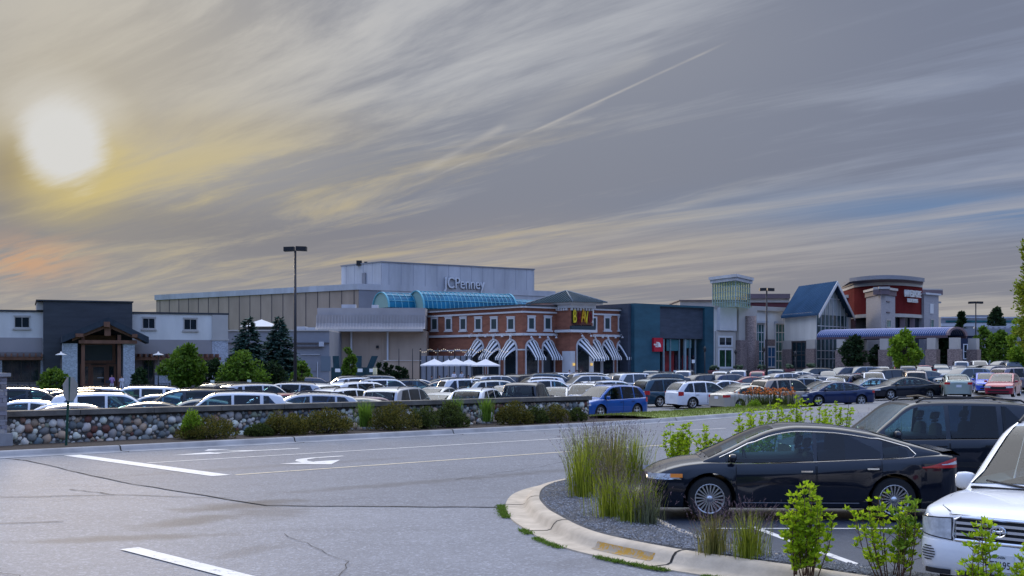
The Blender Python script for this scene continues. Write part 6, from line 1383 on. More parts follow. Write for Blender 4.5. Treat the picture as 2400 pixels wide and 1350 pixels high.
        xw = s.ws[1]-.62; mb.tube([(xw+.03*math.sin(t*.5236), .37+.18*math.cos(t*.5236), s.zs(xw)+.03+.17*math.sin(t*.5236)) for t in range(13)], .013, 5)
        mb.box(s.ws[1]-.45, s.ws[1]-.05, -.6, .6, s.zs(xw)-.02, s.zs(xw)+.05)
    def glasstop(s, mb, x0, x1, inset=.97, off=.008):
        rows = []
        for i in range(9):
            x = lerp(x0, x1, i/8); zt, rd, ye = s.gtop(x); z1 = s.gtop(x+.01)[0]; z0 = s.gtop(x-.01)[0]; sl = (z1-z0)/.02; nl = math.hypot(1, sl); nx, nz = -sl/nl, 1/nl
            row = []
            for j in range(11):
                q = (-1+2*j/10)*inset; z = zt+.022*(1-q*q); row.append((x+nx*off, q*ye, z+nz*off))
            rows.append(row)
        mb.grid(rows)
    def side_glass(s, mb, spec, e, off=.007, lo=.025, hi=.10):
        xa, xb, lim = spec; n = 12; a, b = [], []; hi = .078 if hi == .10 else hi
        for i in range(n+1):
            x = lerp(xa, xb, i/n); zl = s.zs(x)+lo; zt, rd, ye = s.gtop(x); zu = zt-hi*(.75 if zt < s.zs(x)+.4 else 1)
            if lim: zu = min(zu, zl+(x-xa)*(lim*1.1)+.10)
            zu = max(zu, zl+.004); a.append((x, zl)); b.append((x, zu))
        mb.grid([[(x, e*(s.ys(x, lerp(z0, z1, t))+off), lerp(z0, z1, t)) for t in (0, .33, .66, 1)] for (x, z0), (_, z1) in zip(a, b)])
        return a, b
    def wheel(s, a, e):
        ty, ri = MB(), MB(); c = (a, e*(s.W/2-.135), s.R); R_ = s.R; t = .105
        ty.lathe([(R_*.66, -t*.2), (R_*.68, -t), (R_*.9, -t), (R_*.985, -t*.75), (R_, -t*.4), (R_, t*.4), (R_*.985, t*.75), (R_*.9, t), (R_*.68, t), (R_*.66, t*.2)], c, 28, 'y', cap=False)
        o = e*t
        ri.mi = 1; ri.lathe([(.001, o*.35), (R_*.67, o*.35)], c, 24, 'y')
        ri.mi = 0; ri.lathe([(R_*.62, o*.5), (R_*.63, o*.98), (R_*.69, o*1.0), (R_*.70, o*.6)], c, 32, 'y', cap=False); ri.lathe([(.001, o*.95), (R_*.15, o*.93), (R_*.17, o*.4)], c, 14, 'y')
        n = s.spk; wd = .24 if n <= 6 else .055
        for k in range(n):
            th = 2*math.pi*(k+.25)/n; u = Vector((math.cos(th), 0, math.sin(th))); v = Vector((-math.sin(th), 0, math.cos(th))); C = Vector(c)
            def pt(r, ww, d): return C+u*r*R_+v*ww*R_*.5+Vector((0, o*d, 0))
            w0, w1 = (wd*.9, wd*1.0) if n <= 6 else (wd*.7, wd*1.3)
            p = [pt(.13, -w0, .45), pt(.64, -w1, .45), pt(.64, w1, .45), pt(.13, w0, .45), pt(.13, -w0, .86), pt(.64, -w1, .88), pt(.64, w1, .88), pt(.13, w0, .86)]; ri.hexa(p)
        return ty, ri
    def patch_end(s, mb, y0, y1, zf, e=1, off=.006, n=6):
        """patch on the nose (e=1) or tail (e=-1); zf(t) gives the lower and upper height along it"""
        rows = []
        for i in range(n+1):
            t = i/n; y = lerp(y0, y1, t); z0, z1 = zf(t); rows.append([(e*(s.fx(y)+off), y*1.004, lerp(z0, z1, q)) for q in (0, .5, 1)])
        mb.grid(rows)
    def side_patch(s, mb, xa, xb, z0, z1, e, off=.004, nx=8, nz=5):
        mb.grid([[(x, e*(s.yb(x, z)+off), z) for z in [lerp(max(z0, s.zb(x)+.0), z1 if z1 < 5 else s.zs(x)-.012, j/nz) for j in range(nz+1)]] for x in [lerp(xa, xb, i/nx) for i in range(nx+1)]])
    def mirror(s, mb, e):
        x = s.ws[1]-.35; z = s.zs(x)+.10; y = s.ys(x, z)+.12; big = .02 if s.kind in ('suv', 'van', 'pickup') else 0
        vs = mb.ball((0, 0, 0), 1.0, (1, 1, 1), 2)
        for v in vs: q = [math.copysign(abs(a)**.6, a) for a in v.co]; v.co = (x+q[0]*.06, e*(y+.03)+q[1]*(.095+big), z+q[2]*(.065+big*1.6))
        x = x; mb.box(x-.02, x+.03, e*y-.09, e*y+.02, z-.07, z-.04) if False else mb.tube([(x, e*(y-.13), z-.05), (x, e*y, z-.03)], .022, 5)
def add_far(c, key):
    mb = MB(); mb.mi = 0; c.body(mb); c.roofm(mb); mb.mi = 1; c.glasstop(mb, *c.ws); c.glasstop(mb, *c.rw, inset=.9)
    for e in (-1, 1):
        for q in c.sw: c.side_glass(mb, q, e)
        mb.mi = 0; c.mirror(mb, e); mb.mi = 1
    mb.mi = 2; c.under(mb)
    for a in (c.fa, c.ra):
        for e in (-1, 1):
            mb.mi = 2; mb.lathe([(.01, -.1), (c.R, -.09), (c.R, .09), (.01, .1)], (a, e*(c.W/2-.13), c.R), 16, 'y'); mb.mi = 3; mb.lathe([(.01, e*.105), (c.R*.62, e*.108)], (a, e*(c.W/2-.13), c.R), 12, 'y')
    zh = c.dk(c.h-.15)
    for e in (-1, 1):
        mb.mi = 4; c.patch_end(mb, e*c.W/2*.45, e*c.W/2*.93, lambda t: (zh-.17, zh-.05)); mb.mi = 5; zr = c.dk(-c.h+.1); c.patch_end(mb, e*c.W/2*.62, e*c.W/2*.955, lambda t: (zr-.26, zr-.07), e=-1)
    if 'rails' in c.__dict__:
        mb.mi = 6
        for e in (-1, 1): ye = c.gtop(0)[2]; mb.tube([(lerp(c.rails[0], c.rails[1], t), e*(ye-.02), c.gtop(lerp(c.rails[0], c.rails[1], t))[0]+.06) for t in (0, .5, 1)], .02, 4)
    mb.mi = 6; c.patch_end(mb, -.45, .45, lambda t: (zh-.24, zh-.10), off=.01); mb.mi = 7; c.patch_end(mb, -.26, .26, lambda t: (zr-.36, zr-.2), e=-1, off=.02)
    return mb.build(key, [M_cgo, M_cgto, M_under, M_rim, M_head, M_tail, M_blk, M_plate], None, sharp=38)
PAINTED = ('body', 'roof', 'mirror', 'door', 'bumper', 'spoiler')
def build_car(key, far=False, hero=None):
    c = Car(SPEC[key])
    if far: return add_far(c, key)
    root = bpy.data.objects.new('car', None); COL.objects.link(root)
    def P(name, m, fn, parent=root, sharp=38):
        mb = MB(); r = fn(mb); return mb.build(name, m, parent, local=True, sharp=sharp)
    P('body', M_cg, c.body); P('roof', M_cg, lambda mb: c.roofm(mb, True)); P('cabin_lining', M_blk, c.cabin); P('seats', M_seat, c.seats, sharp=50); P('underbody', M_under, c.under)
    P('windscreen', M_cgt, lambda mb: c.glasstop(mb, *c.ws)); P('rear_window', M_cg, lambda mb: c.glasstop(mb, *c.rw, inset=.9))
    for e in (-1, 1):
        for qi, q in enumerate(c.sw): P('side_window', M_cg if qi == len(c.sw)-1 or (c.kind in ('saloon', 'hatchback') and not hero) else M_priv, lambda mb: c.side_glass(mb, q, e))
        for xa, xb in c.doors:
            dr = P('door', M_cg, lambda mb: c.side_patch(mb, xa+.006, xb-.006, c.sill+.10, 9, e, off=.006, nx=10, nz=7))
            hx = xa+.14; hz = c.zs(hx)-.13; P('handle', M_chr if hero == 'saloon_near' else M_blk, lambda mb: mb.box(hx-.09, hx+.09, e*(c.yb(hx, hz)+.016)-.014, e*(c.yb(hx, hz)+.016)+.014, hz-.012, hz+.012), dr)
            P('door_gap', M_seamc, lambda mb: (c.side_patch(mb, xa-.006, xb+.006, c.sill+.09, 9, e, off=.003, nx=10, nz=7)), dr)
        P('mirror', M_cg, lambda mb: c.mirror(mb, e), sharp=60)
        for a in (c.fa, c.ra):
            wt = bpy.data.objects.new('wheel', None); COL.objects.link(wt); wt.parent = root; ty, ri = c.wheel(a, e)
            ty.build('tyre', M_tyre, wt, local=True, sharp=40); ri.build('rim', [M_rim, M_rimd], wt, local=True)
        zh = c.dk(c.h-.12); zr = c.dk(-c.h+.1)
        if hero == 'offroader_white':
            P('headlight', M_head, lambda mb: c.patch_end(mb, e*.47, e*.885, lambda t: (lerp(.655, .70, t), lerp(.86, .845, t)), n=10)); P('lamp_surround', M_blk, lambda mb: c.patch_end(mb, e*.455, e*.895, lambda t: (lerp(.643, .688, t), lerp(.872, .857, t)), off=.003, n=10))
        elif hero == 'saloon_near':
            P('headlight', M_head, lambda mb: c.side_patch(mb, c.h-.50, c.h-.015, .655, .735, e, off=.006, nx=10)); P('indicator', M_amber, lambda mb: c.side_patch(mb, c.h-.55, c.h-.36, .675, .735, e, off=.009)); P('lamp_trim', M_chr, lambda mb: c.side_patch(mb, c.h-.53, c.h-.012, .645, .662, e, off=.009, nx=10, nz=1))
        else: P('headlight', M_head, lambda mb: c.patch_end(mb, e*c.W/2*.45, e*c.W/2*.955, lambda t: (zh-.18+.03*t, zh-.06+.02*t)))
        if hero == 'saloon_near':
            P('taillight', M_tail, lambda mb: mb.grid([[(x, e*(c.yb(x, z)+.006), z) for z in [lerp(.84, lerp(.99, .86, sst(x, -c.h+.02, -c.h+.62)), j/3) for j in range(4)]] for x in [-c.h+.02+.6*i/10 for i in range(11)]])); P('reversing_lamp', M_head, lambda mb: mb.grid([[(x, e*(c.yb(x, z)+.010), z) for z in [lerp(.89, lerp(.945, .90, sst(x, -c.h+.02, -c.h+.30)), j/3) for j in range(4)]] for x in [-c.h+.02+.30*i/8 for i in range(9)]]))
        elif c.kind in ('suv', 'van'): P('taillight', M_tail, lambda mb: c.patch_end(mb, e*c.W/2*.80, e*c.W/2*.968, lambda t: (zr-.26, zr-.01), e=-1))
        else: P('taillight', M_tail, lambda mb: c.patch_end(mb, e*c.W/2*.60, e*c.W/2*.96, lambda t: (zr-.22, zr-.07), e=-1))
        if 'rails' in c.__dict__:
            ye = c.gtop(0)[2]; xs = [lerp(c.rails[0], c.rails[1], t/6) for t in range(7)]
            P('roof_rail', M_blk, lambda mb: mb.tube([(xs[0]-.12, e*(ye-.0), c.gtop(xs[0]-.12)[0]+.01)]+[(x, e*(ye-.01), c.gtop(x)[0]+.065) for x in xs]+[(xs[-1]+.14, e*(ye-.0), c.gtop(xs[-1]+.14)[0]+.01)], .019, 6))
    P('grille', M_blk, lambda mb: c.patch_end(mb, -.46, .46, lambda t: (zh-.26, zh-.09), off=.008)) if hero != 'offroader_white' else None
    P('number_plate', M_plate, lambda mb: c.patch_end(mb, -.16, .16, lambda t: (zr-.40, zr-.24) if c.kind != 'saloon' else (zr-.30, zr-.15), e=-1, off=.016))
    P('lower_grille', M_blk, lambda mb: c.patch_end(mb, -.62, .62, lambda t: (c.sill+.09, c.sill+.20), off=.008)) if hero != 'offroader_white' else None
    if c.kind == 'pickup': P('bed_cover', M_blk, lambda mb: mb.box(-c.h+.12, -1.15, -c.W/2+.16, c.W/2-.16, 1.165, 1.20))
    if key == 'van' or key == 'suv' : P('rear_bumper', M_blk, lambda mb: c.patch_end(mb, -.8, .8, lambda t: (c.sill+.05, c.sill+.17), e=-1, off=.012))
    if hero == 'saloon_near':
        for e in (-1, 1):
            def trim(mb):
                pts = []
                n = 26
                lo_ = [(x, c.zs(x)+.012) for x in [lerp(-1.70, 1.30, i/n) for i in range(n+1)]]
                up = [(x, max(c.gtop(x)[0]-.085*(.75 if c.gtop(x)[0] < c.zs(x)+.4 else 1), c.zs(x)+.014)) for x in [lerp(-1.62, 1.30, i/n) for i in range(n+1)]]
                up = [(x, min(z, c.zs(x)+.012+(x+1.74)*.62+.10)) for x, z in up]
                for L in (lo_, up): mb.tube([(x, e*(c.ys(x, z)+.008), z) for x, z in L], .0085, 5)
                mb.tube([(lo_[0][0], e*(c.ys(*lo_[0])+.008), lo_[0][1]), (-1.735, e*(c.ys(-1.735, c.zs(-1.7)+.05)+.008), c.zs(-1.7)+.055), (up[0][0], e*(c.ys(*up[0])+.008), up[0][1])], .0085, 5)
            P('window_trim', M_chr, trim)
            P('sill_trim', M_chr, lambda mb: c.side_patch(mb, -.85, .95, .285, .30, e, off=.010, nx=8, nz=1))
        P('spoiler', M_cg, lambda mb: mb.grid([[(x, y, c.dk(x)+.012+q) for y in [lerp(-.72, .72, j/10) for j in range(11)]] for x, q in ((-2.18, 0), (-2.32, .02), (-2.44, .045), (-2.45, .03), (-2.38, -.02))]))
        P('antenna', M_blk, lambda mb: mb.tube([(.35, 0, 1.47), (.05, 0, 1.62)], .005, 4)); P('wiper', M_blk, lambda mb: (mb.tube([(1.50, .5, .975), (1.36, -.05, 1.03)], .012, 4), mb.tube([(1.52, 0, .97), (1.38, -.55, 1.02)], .012, 4)))
        P('fog_lamp', M_chr, lambda mb: [c.patch_end(mb, e*.66, e*.82, lambda t: (.36, .375), off=.012) for e in (-1, 1)]+[c.patch_end(mb, e*.62, e*.80, lambda t: (.46, .48), off=.012) for e in (-1, 1)])
        P('steering_wheel', M_blk, lambda mb: mb.tube([(.55+.0*t, .38+.18*math.cos(t*.52), .95+.18*math.sin(t*.52)) for t in range(13)], .015, 4)) if False else None
    if hero == 'offroader_black':
        [P('crossbar', M_blk, lambda mb: mb.tube([(x, -c.gtop(0)[2], c.gtop(x)[0]+.07), (x, 0, c.gtop(x)[0]+.11), (x, c.gtop(0)[2], c.gtop(x)[0]+.07)], .02, 5)) for x in (-1.5, -.15)]; P('side_moulding', M_blk, lambda mb: [c.side_patch(mb, -.95, .95, .50, .60, e, off=.012, nx=6, nz=1) for e in (-1, 1)])
        P('antenna', M_blk, lambda mb: mb.tube([(1.0, -.78, 1.08), (.92, -.8, 1.85)], .004, 4))
    if hero == 'offroader_white':
        P('grille', M_blk, lambda mb: c.patch_end(mb, -.42, .42, lambda t: (.665, .87), off=.008, n=8))
        P('grille_bars', M_chr, lambda mb: [mb.hexa([(c.fx(0)+.01, -.415, z), (c.fx(0)+.035, -.415, z), (c.fx(0)+.035, .415, z), (c.fx(0)+.01, .415, z), (c.fx(0)+.01, -.415, z+.026), (c.fx(0)+.035, -.415, z+.026), (c.fx(0)+.035, .415, z+.026), (c.fx(0)+.01, .415, z+.026)]) for z in (.705, .76, .815)]+[mb.tube([(c.fx(0)+.02, a, z) for a, z in ((-.43, .66), (-.445, .70), (-.43, .86), (-.36, .885), (.36, .885), (.43, .86), (.445, .70), (.43, .66), (-.43, .66))], .014, 6)])
        P('emblem', M_chr, lambda mb: (mb.tube([(c.fx(0)+.045, .075*math.cos(t*.524), .773+.05*math.sin(t*.524)) for t in range(13)], .008, 5), mb.tube([(c.fx(0)+.045, .025*math.cos(t*.524), .773+.046*math.sin(t*.524)) for t in range(13)], .006, 5), mb.tube([(c.fx(0)+.045, .05*math.cos(t*.524), .795+.018*math.sin(t*.524)) for t in range(13)], .006, 5)))
        P('bumper', M_cg, lambda mb: mb.grid([[(c.fx(y)+q, y, z) for z, q in ((.30, -.02), (.36, .035), (.48, .055), (.58, .05), (.635, .03), (.645, -.01))] for y in [lerp(-.87, .87, i/22) for i in range(23)]]))
        P('bumper_intake', M_blk, lambda mb: [mb.grid([[(c.fx(y)+.05, y, z) for z in (.315, .365)] for y in [lerp(a, b, i/6) for i in range(7)]]) for a, b in ((-.74, -.46), (-.40, .40), (.46, .74))])
        def vent(mb):
            for e in (-1, 1):
                for k in range(6): z = .44+k*.026; hw = .085*math.sqrt(max(.05, 1-((k-2.5)/3)**2)); mb.grid([[(c.fx(y)+.064, y, zz) for zz in (z, z+.012)] for y in [lerp(e*.70-hw, e*.70+hw, i/5) for i in range(6)]])
        P('fog_vent', M_blk, vent)
        P('bonnet_gap', M_seamc, lambda mb: [mb.tube([(2.30, e*.50, .925), (2.12, e*.66, .955), (1.7, e*.75, 1.012), (1.25, e*.80, 1.045)], .005, 4) for e in (-1, 1)]+[mb.tube([(2.335, y, .90) for y in (-.5, 0, .5)], .004, 4)])
        pl = P('number_plate', M_plate, lambda mb: mb.box(c.h+.052, c.h+.062, -.155, .155, .40, .56))
        for body_, sz, y_, z_ in (('WISCONSIN', .035, 0, .525), ('AT3195', .098, 0, .43)):
            mtx = Matrix.Translation((c.h+.064, y_, z_)) @ Matrix.Rotation(R(90), 4, 'Z') @ Matrix.Rotation(R(90), 4, 'X') @ Matrix.Diagonal((.78, 1, 1, 1)); text('plate_text', body_, sz, M_blk, pl, mtx=mtx, ext=.001, align='CENTER')
        P('wiper', M_blk, lambda mb: (mb.tube([(1.27, .6, 1.085), (1.15, .0, 1.15)], .012, 4), mb.tube([(1.29, 0, 1.085), (1.17, -.6, 1.14)], .012, 4))); P('cowl', M_blk, lambda mb: mb.box(1.19, 1.29, -.72, .72, 1.06, 1.085))
        P('pillar_rail', M_chr, lambda mb: [mb.tube([(lerp(.3, 1.2, t/6), e*(c.gtop(lerp(.3, 1.2, t/6))[2]+.01), c.gtop(lerp(.3, 1.2, t/6))[0]+.004) for t in range(7)], .012, 5) for e in (-1, 1)])
    return root
PAINTS = dict(white=paint('white', (.66, .67, .70)), silver=paint('silver', (.36, .37, .40), .45), grey=paint('grey', (.13, .14, .16), .4), black=paint('black', (.003, .006, .014)), navy=paint('navy', (.010, .022, .075), .2), teal=paint('teal', (.014, .050, .085), .3),
  blue=paint('blue', (.006, .075, .30), .2), red=paint('red', (.28, .012, .035), .2), tan=paint('tan', (.30, .245, .20), .4), gold=paint('gold', (.40, .37, .31), .4), beige=paint('beige', (.38, .34, .27), .3), green=paint('pale_green', (.30, .36, .33), .3), purple=paint('mauve_grey', (.17, .15, .18), .4), plum=paint('plum', (.07, .02, .06), .3), royal=paint('royal_blue', (.03, .08, .5), .2), maroon=paint('maroon', (.16, .012, .02), .2), slate=paint('slate_blue', (.10, .14, .20), .4), pearl=paint('pearl', (.58, .57, .53), .1))
CN = dict(slate='slate blue', green='pale green', purple='mauve grey', royal='bright blue', teal='dark teal', tan='tan', gold='silver gold', pearl='cream white')
TN = dict(sedan='saloon car', suv='off-roader', van='minivan', cross='crossover car', hatch='hatchback', pickup='pickup truck')
def repaint(o, col):
    if o.type == 'MESH' and (o.name.split('.')[0] in PAINTED or len(o.material_slots) == 8):
        o.material_slots[0].link = 'OBJECT'; o.material_slots[0].material = PAINTS[col]
protos = {}
def place(key, px, d, az, col, label, far=None, hero=None, z=None, name=None, cat='car', xy=None):
    far = (d > 93) if far is None else far; k = (key, far, hero)
    if k not in protos:
        o = build_car(key, far, hero); protos[k] = ('far', o) if far else ('near', record(o))
    x, y = (X_(px, d), d) if xy is None else xy; zz = gz(x, y) if z is None else z
    if far: r = protos[k][1].copy(); COL.objects.link(r); repaint(r, col)
    else:
        tree_ = dup(protos[k][1]); r = tree_[0]
        def walk(t):
            repaint(t[0], col)
            for q in t[1]: walk(q)
        walk(tree_)
    sc = 1.0
    r.location = (x, y, zz); r.rotation_euler = (0, 0, R(90-az)); nm = name or dict(sedan='saloon_car', suv='off_roader', van='minivan', cross='crossover_car', hatch='hatchback_car', pickup='pickup_truck')[key]
    r.name = nm; tag(r, label, {'van': 'minivan', 'pickup': 'pickup truck', 'suv': 'suv', 'cross': 'suv'}.get(key, 'car'), 'cars parked in the mall car park' if d > 30 else 'cars parked beside the near island')
    return r
# ------------------------------------------------------------------ parked cars: kind, column, distance, heading, colour, label
place('saloon_near', 0, 18.1, -87, 'black', 'glossy black saloon parked side-on behind the ornamental grasses, the nearest whole car', hero='saloon_near', z=.03, name='saloon_car', xy=(4.42, 18.95)).scale = (.96, .96, .965)
place('offroader_black', 0, 22, -93, 'black', 'black off-roader with roof rack parked side-on right behind the near black saloon', hero='offroader_black', z=.05, name='off_roader', xy=(7.6, 23.0)).scale = (1, 1, .915)
place('offroader_white', 0, 12.5, -136.7, 'white', 'white off-roader facing the viewer at the lower right corner with chrome barred grille', hero='offroader_white', z=.02, name='off_roader', xy=(6.27, 13.24))
place('suv', 0, 26, -95, 'silver', 'silver roofed off-roader just visible at the right edge behind the black off-roader', z=.1, xy=(12.5, 26.5))
CARS = [
 ('van', 62, 49, 72, 'black', 'black minivan at the far left behind the stone pier'), ('sedan', 58, 43.5, -100, 'white', 'white saloon at the far left, its roof just over the wall'), ('sedan', 146, 41, -104, 'white', 'white saloon directly left of the green sign post'),
 ('sedan', 126, 62, 76, 'grey', 'dark grey saloon behind the two far left white saloons'), ('cross', 196, 56, -104, 'silver', 'silver crossover left of the restaurant door, behind the sign post'), ('sedan', 170, 51, 76, 'slate', 'slate blue saloon behind the sign post'), ('cross', 222, 50, 80, 'black', 'black crossover half hidden behind the long white off-roader'),
 ('sedan', 188, 38.6, 74, 'tan', 'tan saloon whose roof edge barely clears the wall right of the sign post'), ('suv', 272, 42, 72, 'white', 'long white off-roader side-on behind the wall right of the sign post'), ('suv', 314, 53, -104, 'white', 'white off-roader with roof rails behind the long white one'), ('sedan', 366, 51, -104, 'silver', 'small silver saloon between two large left-hand vehicles'),
 ('van', 436, 45.5, -106, 'black', 'black minivan in front of the green tree by the restaurant'), ('sedan', 368, 39.0, 74, 'black', 'black saloon roof curving just above the wall left of the tree'), ('sedan', 468, 45, -104, 'beige', 'beige saloon between the black minivan and a white off-roader'), ('suv', 522, 42.3, -105, 'white', 'white off-roader behind the wall below the left spruce'),
 ('sedan', 618, 44, -104, 'pearl', 'cream white saloon low behind the wall right of the white off-roader'), ('cross', 708, 42, -105, 'silver', 'silver crossover with dark windows just right of the lamp foot'), ('sedan', 828, 41.5, -104, 'beige', 'beige saloon roof barely above the wall left of the red-lamped minivan'), ('suv', 618, 60, 58, 'silver', 'silver off-roader seen from behind left of the tall lamp'), ('suv', 560, 63, 40, 'black', 'black off-roader tail left of the silver one near the lamp'), ('sedan', 522, 66, -104, 'silver', 'silver saloon far back below the left spruce'), ('van', 682, 61, -65, 'silver', 'silver minivan right behind the tall lamp pole'), ('sedan', 676, 53, 60, 'maroon', 'maroon saloon at the foot of the tall lamp'), ('sedan', 736, 57, 62, 'silver', 'silver saloon right of the maroon one'), ('sedan', 728, 68, -104, 'grey', 'grey saloon far back right of the tall lamp'), ('cross', 815, 54, 32, 'white', 'white crossover seen from behind left of centre with upright red lamps'),
 ('sedan', 858, 46, 40, 'plum', 'plum saloon low behind the wall left of the white minivan'), ('van', 850, 64, 40, 'white', 'white minivan behind the white crossover with upright lamps'), ('suv', 858, 86, 78, 'white', 'white off-roader far back below the refuse bins'), ('suv', 916, 78, 78, 'white', 'white off-roader far back before the evergreen shrubs'), ('cross', 972, 81, 76, 'black', 'black crossover with roof rack before the screen wall'), ('van', 940, 50, 17, 'silver', 'silver minivan seen from behind with round red lamps over the wall'), ('sedan', 880, 57, -165, 'silver', 'silver saloon facing the viewer left of the minivan with round red lamps'),
 ('sedan', 1030, 67, 20, 'silver', 'silver saloon seen from behind, upper one of two behind the wall middle'), ('sedan', 1042, 54, 18, 'pearl', 'cream saloon seen from behind just above the wall middle'), ('cross', 1126, 54, 17, 'white', 'white crossover with black roof spoiler seen from behind over the wall'), ('suv', 1106, 79, 66, 'white', 'white off-roader below the right patio umbrellas'), ('sedan', 1048, 90, 80, 'tan', 'tan saloon far back below the middle umbrella'), ('cross', 1174, 78, 76, 'pearl', 'cream crossover left of the pickup, one row behind'), ('suv', 1172, 96, 60, 'silver', 'small far silver off-roader below the third striped awning'), ('suv', 1226, 100, 30, 'black', 'small far black off-roader left of the brick entrance'), ('suv', 1252, 89, -108, 'white', 'white off-roader one row behind the pickup'), ('sedan', 1190, 71, 14, 'silver', 'silver saloon tucked left behind the black pickup'), ('pickup', 1232, 56, 18, 'black', 'black pickup truck seen from behind over the wall'), ('cross', 1292, 81, 74, 'white', 'white crossover right behind the black pickup'), ('sedan', 1305, 66, -168, 'silver', 'silver saloon facing the viewer right of the black pickup'), ('suv', 1322, 108, 74, 'white', 'white off-roader far back by the brick entrance'), ('suv', 1366, 96, -108, 'silver', 'silver off-roader far back right of the brick entrance'), ('sedan', 1372, 86, -104, 'white', 'white saloon behind the bright blue crossover'), ('cross', 1372, 66, -160, 'silver', 'silver crossover facing the viewer behind the bright blue one'), ('cross', 1442, 76, 72, 'white', 'white crossover between the bright blue car and the teal minivan'), ('sedan', 1432, 118, 78, 'silver', 'small far silver saloon right of the entrance planter'),
 ('cross', 1422, 61, -132, 'blue', 'bright blue crossover at the right end of the stone wall'),
 ('van', 1570, 77, 62, 'teal', 'dark teal minivan seen from the rear, right of the bright blue crossover'), ('cross', 1646, 74, 64, 'white', 'white crossover seen from the rear in the open front row'), ('sedan', 1752, 71, 58, 'gold', 'silver gold saloon with upright red lamps in the front row'), ('suv', 1842, 73, 62, 'tan', 'tan off-roader with round red lamps behind the day lilies'), ('sedan', 1953, 73.5, -103, 'navy', 'navy saloon side-on in the front row right of the day lilies'), ('sedan', 1935, 79, -103, 'silver', 'silver saloon directly behind the navy one'), ('sedan', 2117, 79.5, -103, 'black', 'black saloon side-on above the roof of the near off-roader'), ('hatch', 2238, 79, 14, 'green', 'pale green hatchback seen from behind at the right'), ('hatch', 2352, 77, -150, 'red', 'crimson hatchback facing the viewer at the right edge'), ('sedan', 2310, 87, -165, 'royal', 'bright blue saloon facing the viewer left of the crimson hatchback'), ('suv', 2388, 90, 66, 'purple', 'mauve grey off-roader with rear badge at the right edge'), ('suv', 2258, 95, -112, 'slate', 'slate blue off-roader behind the pale green hatchback'), ('suv', 2140, 90, 12, 'tan', 'tan off-roader seen from behind left of the pale green hatchback'), ('suv', 2046, 90, -170, 'white', 'white off-roader facing the viewer between the two dark front saloons'), ('van', 2094, 99, 60, 'black', 'black minivan with a pale tailgate behind the white off-roader'), ('sedan', 2040, 83, -104, 'slate', 'slate blue saloon between the navy and black front saloons'), ('cross', 1998, 93, 40, 'navy', 'navy crossover with red lamp behind the navy saloon'), ('sedan', 1960, 92, -160, 'white', 'small white saloon facing the viewer behind the navy saloon'), ('sedan', 1740, 79, -112, 'grey', 'grey saloon behind the silver gold one'), ('cross', 1862, 82, -112, 'slate', 'slate blue crossover right behind the tan off-roader'), ('sedan', 1610, 84, -108, 'slate', 'slate blue saloon behind the white front row crossover'), ('sedan', 1690, 90, -112, 'white', 'white saloon behind the silver gold front car, two rows back'),
 ('cross', 1895, 90, 20, 'silver', 'silver crossover seen from behind, above the tan off-roader'), ('sedan', 1830, 95, -108, 'beige', 'beige saloon two rows behind the tan off-roader'), ('sedan', 1912, 98, -112, 'grey', 'grey saloon in the third row above the navy saloon'),
]
def wall_d(px):
    t = (px-1200)/F; u = (t*(RV.y*WV)-RV.x*WV)/(RU.x-t*RU.y); return RU.y*u+RV.y*WV
for c in CARS:
    c = list(c)
    if c[1] < 1345: c[2] = max(c[2], wall_d(c[1])+3.0+(1.2 if abs(abs(c[3])-90) > 45 else 0))
    place(*c)
# the rows further back: same kinds, smaller
random.seed(5)
fill = []
def row(px0, px1, d0, d1, step, azs, rowname):
    px = px0; k = 0; items = []
    while px < px1:
        t = (px-px0)/(px1-px0); d = lerp(d0, d1, t)+random.uniform(-.8, .8)
        key = random.choice(('sedan', 'sedan', 'cross', 'suv', 'sedan', 'van', 'hatch', 'suv')); col = random.choice(('white', 'silver', 'silver', 'black', 'grey', 'black', 'navy', 'slate', 'tan', 'pearl', 'maroon', 'silver', 'grey', 'navy', 'red', 'teal')); az = random.choice(azs)+random.uniform(-4, 4)
        if random.random() < .9: items.append([key, px, d, az, col])
        px += step*random.uniform(.85, 1.2)
    fill.append((rowname, items))
row(1500, 1990, 103, 106, 46, (-112, 65, -112), 'third row'); row(2010, 2400, 104, 108, 50, (-112, 65, 15), 'third row')
row(1530, 2420, 117, 120, 40, (-165, 14, -110), 'second row from the shops'); row(2020, 2420, 129, 130, 44, (-165, 14, -112), 'row nearest the shops')
row(1060, 1480, 104, 108, 50, (76, -106), 'rear row before the brick restaurant'); 
row(740, 1000, 94, 97, 56, (78, -104), 'rear row before the refuse bins')
LAND = [(60, 'left picture edge'), (130, 'round bush by the restaurant'), (245, 'restaurant door'), (436, 'round light green tree'), (583, 'left spruce'), (818, 'slim conical tree'), (920, 'pointed evergreens'), (1068, 'patio umbrellas'), (1200, 'third striped awning'), (1284, 'fifth striped awning'), (1367, 'brick tower arch'), (1458, 'last striped awning'), (1538, 'red square sign'), (1600, 'lit shop window'), (1700, 'white panelled entrance'), (1747, 'round stone column'), (1797, 'tall central lamp'), (1875, 'dark hall doors'), (1945, 'glass gable'), (2000, 'dark canopy tree'), (2075, 'second canopy column'), (2119, 'bright green canopy tree'), (2186, 'third canopy column'), (2240, 'canopy end arch'), (2287, 'far right lamp'), (2346, 'round tree before ribbed wall'), (2400, 'right picture edge')]
used = {}
